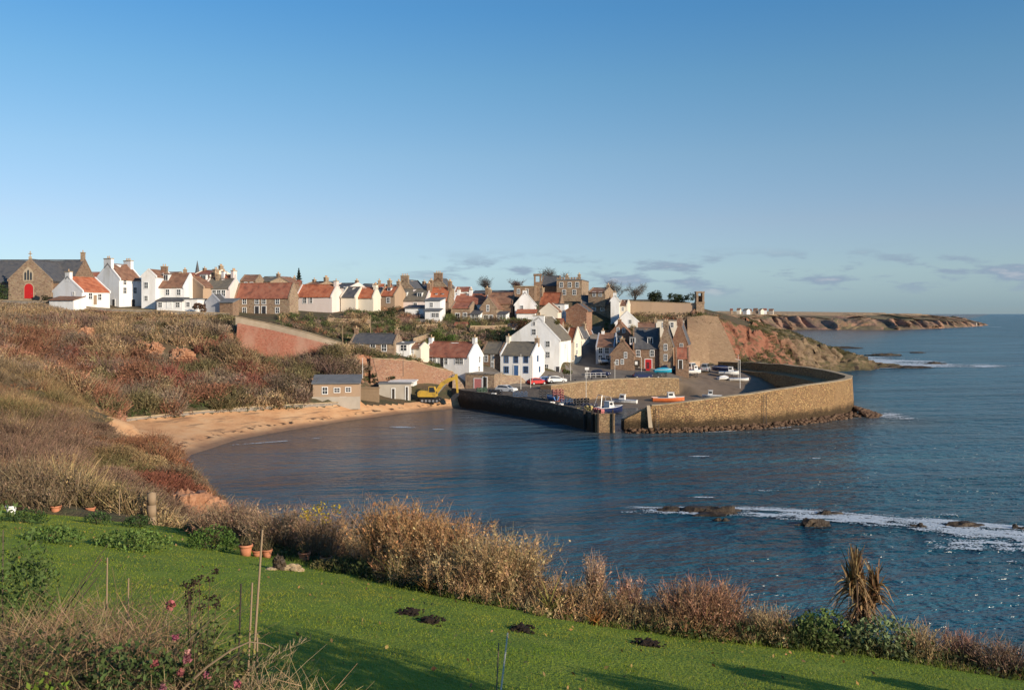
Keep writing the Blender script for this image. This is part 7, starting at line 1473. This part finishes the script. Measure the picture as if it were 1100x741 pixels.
# red earth bank beside the gully
# lawn blades
def blades():
    vg = VG(); n = 210000; y = 10.5 + 28 * rnd(n) ** 1.35; x = (rnd(n) * 1160 - 580) / 1000 * y; k = inpoly(x, y, LAWN); x, y = x[k], y[k]; n = len(x); z = lawn_h(x, y)
    P = np.c_[x, y, z - .01]; s = np.clip(y / 16, .8, 2.2); col = jit((.235, .285, .020), n, .3, .08) + (fbm(x / .7, y / .7, 61, 3) - .5)[:, None] * np.array((.12, .11, .02)) + (fbm(x / 3.1, y / 3.1, 63, 3) - .5)[:, None] * np.array((.20, .06, .02)); a = rnd(n) < .07; col[a] = jit((.34, .29, .10), a.sum(), .3)
    ribbon(vg, P, np.c_[(rnd(n, 2) - .5) * 1.3, np.ones(n)], (.02 + .028 * rnd(n)) * (.6 + .8 * fbm(x / .8, y / .8, 62, 2)), .0045 * s, np.maximum(col, .01), None, 1, .2); vg.build('lawn_grass', 'leaf', kind='stuff')
blades()
vg = VG(); P, a = strip_pts(9000); k = a < .14; P = P[k] + np.c_[(rnd(k.sum(), 2) - .5) * .9, np.zeros(k.sum())]; P[:, 2] = lawn_h(P[:, 0], P[:, 1]) - .02; i = np.repeat(np.arange(len(P)), 7); m = len(i); ribbon(vg, P[i] + np.c_[(rnd(m, 2) - .5) * .12, np.zeros(m)], np.c_[(rnd(m, 2) - .5) * 1.1, np.ones(m)], .08 + .16 * rnd(m), .006, jit((.19, .24, .04), m, .5, .15), np.c_[(rnd(m, 2) - .5) * .5, -.2 * np.ones(m)], 2, .2); vg.build('edge_grass', 'leaf', kind='stuff')
vg = VG(); n = 420; y = 12 + 22 * rnd(n); x = (rnd(n) * 1100 - 550) / 1000 * y; k = inpoly(x, y, LAWN); x, y = x[k], y[k]; n = len(x); leaves(vg, np.c_[x, y, lawn_h(x, y) + .03], .03 + .025 * rnd(n), jit((.30, .19, .07), n, .5, .2), .0, .6); vg.build('fallen_leaves', 'leaf', kind='stuff')
# ---- flower bed in the near left corner
def bed_pt(px, Y): x = (px - CX) * Y / F; return (x, Y, float(LZ(x, Y)))
def grass_clump(label, px, Y, n, H, Rr, col):
    root = plantroot('dry_grass', label, bed_pt(px, Y), 'grass', 'dry grass clumps in the flower bed'); vg = VG(); a = rnd(n) * 6.28; rr = np.sqrt(rnd(n)) * Rr; P = np.c_[np.cos(a) * rr, np.sin(a) * rr * .8, np.zeros(n)]; d = np.c_[np.cos(a) * rr / Rr * .45 + (rnd(n) - .5) * .6, np.sin(a) * rr / Rr * .45 + (rnd(n) - .5) * .6, np.ones(n)]
    ribbon(vg, P, d, H * (.35 + .65 * rnd(n) ** .7), .0034 * (.6 + rnd(n)), jit(col, n, .6, .15), np.c_[(rnd(n, 2) - .5) * 1.5, -.45 * rnd(n)], 5, .25); m = n; i = rng.integers(0, n, m)
    ribbon(vg, P[i] + unit(d)[i] * (H * (.15 + .6 * rnd(m, 1))), (rnd(m, 3) - .5) * 2 + [0, 0, .3], .1 + .25 * rnd(m), .003, jit(col, m, .3), None, 2, .3); vg.build('stems', 'twig', root)
grass_clump('dense clump of pinkish tan dry grass in the near left corner', 75, 8.6, 3400, 1.2, .75, (.33, .21, .12)); grass_clump('dry grass clump at the far left of the flower bed', 12, 8.2, 2000, 1.05, .6, (.33, .235, .13)); grass_clump('low straggly straw at the bottom front of the rose bush', 190, 7.4, 2600, .68, 1.1, (.42, .30, .16)); grass_clump('brownish straggly stems left of the rose bush', 128, 7.9, 1600, .85, .5, (.29, .20, .11))
def rose():
    root = plantroot('rose_bush', 'rose bush with small pink blooms and dark leaves beside the dry grass', bed_pt(185, 8.3), 'rose bush'); vg = VG(); k = 60
    d = np.c_[(rnd(k, 2) - .5) * 1.5, np.ones(k)]; L = .7 + .6 * rnd(k); b = np.c_[(rnd(k, 2) - .5) * .5, -.2 * np.ones(k)]; P = np.c_[(rnd(k, 2) - .5) * .5, np.zeros(k)]; ribbon(vg, P, d, L, .006, jit((.09, .07, .035), k, .4), b, 4, .5); vg.build('stems', 'twig', root)
    v = VG(); m = 5600; i = rng.integers(0, k, m); t = (.25 + .75 * rnd(m))[:, None]; q = P[i] + unit(d)[i] * L[i][:, None] * t + b[i] * L[i][:, None] * t * t + (rnd(m, 3) - .5) * .26; leaves(v, q, .026 * (.6 + .8 * rnd(m)), jit((.075, .10, .03), m, .55), .3, .6); a = 700; i = rng.integers(0, m, a); leaves(v, q[i] + (rnd(a, 3) - .5) * .1, .028, jit((.24, .22, .06), a, .4), .3, .6); v.build('leaves', 'leaf', root)
    for px, py, Y, r, c in ((183, 650, 8.3, .05, (.50, .16, .15)), (189, 684, 8.0, .035, (.55, .15, .22)), (166, 712, 7.8, .04, (.56, .17, .16)), (201, 707, 7.9, .045, (.55, .2, .22)), (194, 722, 7.8, .04, (.56, .19, .18)), (222, 725, 7.7, .035, (.55, .18, .22)), (254, 734, 7.6, .04, (.55, .17, .2)), (175, 738, 7.6, .035, (.5, .2, .25)), (201, 700, 7.9, .03, (.6, .3, .26))):
        f = VG(); c0 = np.array(W(px, py, Y)) - np.array(root.location); n = 34; s = sphere_pts(n, .5) * r; leaves(f, c0 + s * .8, r * .42, jit(np.array(c) * .8, n, .35), .3, .9); f.build('bloom', 'leaf', root)
    v = VG(); pt = lambda px, py, Y: np.array(W(px, py, Y)) - np.array(root.location)
    for px0, py0, px1, py1 in ((200, 690, 230, 662), (230, 690, 245, 668), (150, 690, 205, 655), (215, 735, 268, 690)): v = VG(); p = pt(px0, py0, 8.1); q = pt(px1, py1, 8.1); ribbon(v, np.array([p]), np.array([q - p]), np.linalg.norm(q - p), .007, jit((.33, .25, .15), 1), None, 4, .5); v.build('bare_shoot', 'twig', root)
rose()
def seedheads():
    root = plantroot('seed_head_plant', 'dead stems with dark brown seed heads standing behind the rose bush', bed_pt(212, 8.6), 'plant'); vg = VG(); n = 16; P = np.c_[(rnd(n, 2) - .5) * .25, np.zeros(n)]; d = np.c_[(rnd(n, 2) - .5) * .12, np.ones(n)]; L = 1.15 + .3 * rnd(n); e = ribbon(vg, P, d, L, .004, jit((.10, .07, .045), n), None, 3, .7); vg.build('stems', 'twig', root); 
    for q in e: v = VG(); leaves(v, q + (rnd(22, 3) - .5) * [.07, .07, .05], .014, jit((.04, .025, .018), 22, .4), .2, .8); v.build('seed_head', 'twig', root)

    root = plantroot('feather_grass', 'arching pale grass plumes above the rose bush', bed_pt(205, 8.1), 'grass', None); vg = VG(); n = 14; a = rnd(n) * 6.28; e = None; d = np.c_[np.cos(a) * .45, np.sin(a) * .45, np.ones(n)]; b = np.c_[np.cos(a) * .35, np.sin(a) * .35, -.35 * np.ones(n)]; L = 1.1 + .3 * rnd(n); ribbon(vg, np.zeros((n, 3)), d, L, .004, jit((.33, .25, .14), n), b, 6, .5); i = np.repeat(np.arange(n), 26); m = len(i); t = (.6 + .4 * rnd(m))[:, None]; q = unit(d)[i] * L[i][:, None] * t + b[i] * L[i][:, None] * t * t; ribbon(vg, q, unit(d)[i] + (rnd(m, 3) - .5) * 1.2, .07, .003, jit((.36, .27, .16), m), None, 1, .4); vg.build('plumes', 'twig', root)
    root = plantroot('dead_branch', 'long bare branch arching low over the lawn right of the canes', bed_pt(215, 7.9), 'branch'); mb = MB(); pts = [W(195, 741, 7.9), W(222, 716, 7.9), W(248, 698, 7.9), (W(268, 689, 7.9)), W(284, 691, 7.9), W(294, 696, 7.9)]; o = Vector(root.location)
    for k in range(5): mb.tube(Vector(pts[k]) - o, Vector(pts[k + 1]) - o, .011 - .0017 * k, .011 - .0017 * (k + 1), 6)
    mb.build('branch', M['gwood'], root)
seedheads()
leafshrub('leafy_shrub', 'tall green shrub with pale pink tips at the left frame edge', bed_pt(2, 9.4), 1.95, .62, (.10, .145, .04), 4200, .03); leafshrub('leafy_shrub', 'bright yellow green leaves low in the near left corner', bed_pt(38, 7.2), .72, .45, (.17, .24, .035), 900, .03); leafshrub('leafy_shrub', 'dark leafy shrub low between the dry grass and the rose bush', bed_pt(140, 7.8), .95, .6, (.075, .11, .032), 2600, .03); leafshrub('leafy_shrub', 'dark green leafy stems growing through the dry grass clump', bed_pt(60, 7.9), 1.0, .7, (.07, .095, .03), 2200, .03); leafshrub('leafy_shrub', 'mixed green leaves at the foot of the bare canes', bed_pt(245, 7.9), .5, .5, (.09, .12, .035), 1200, .028)
# garden hedge beside the camera, outside the frame, that shades the front of the lawn
for k, (x, y, h, r_) in enumerate(((9.2, 10.2, 2.2, 1.2), (7.2, 8.0, 3.0, 1.3), (5.5, 6.2, 3.2, 1.2), (11.2, 12.6, 1.6, 1.0), (5.3, 4.4, 4.3, 1.5), (6.8, 5.6, 4.2, 1.5))):
    leafy_tree('garden_bush', ('tall garden bush beside the viewpoint, nearest the lawn corner', 'tallest garden bush beside the viewpoint', 'broad garden bush beside the viewpoint close to the camera', 'small garden bush at the far end beside the viewpoint', 'tall leafy shrub outside the garden view on the right', 'second tall leafy shrub outside the garden view on the right')[k], (x, y, float(LZ(x, y))), h, r_, (.08, .11, .03), 60 + k, 7000, .06, False, 8, 'bush', group='garden bushes beside the viewpoint')
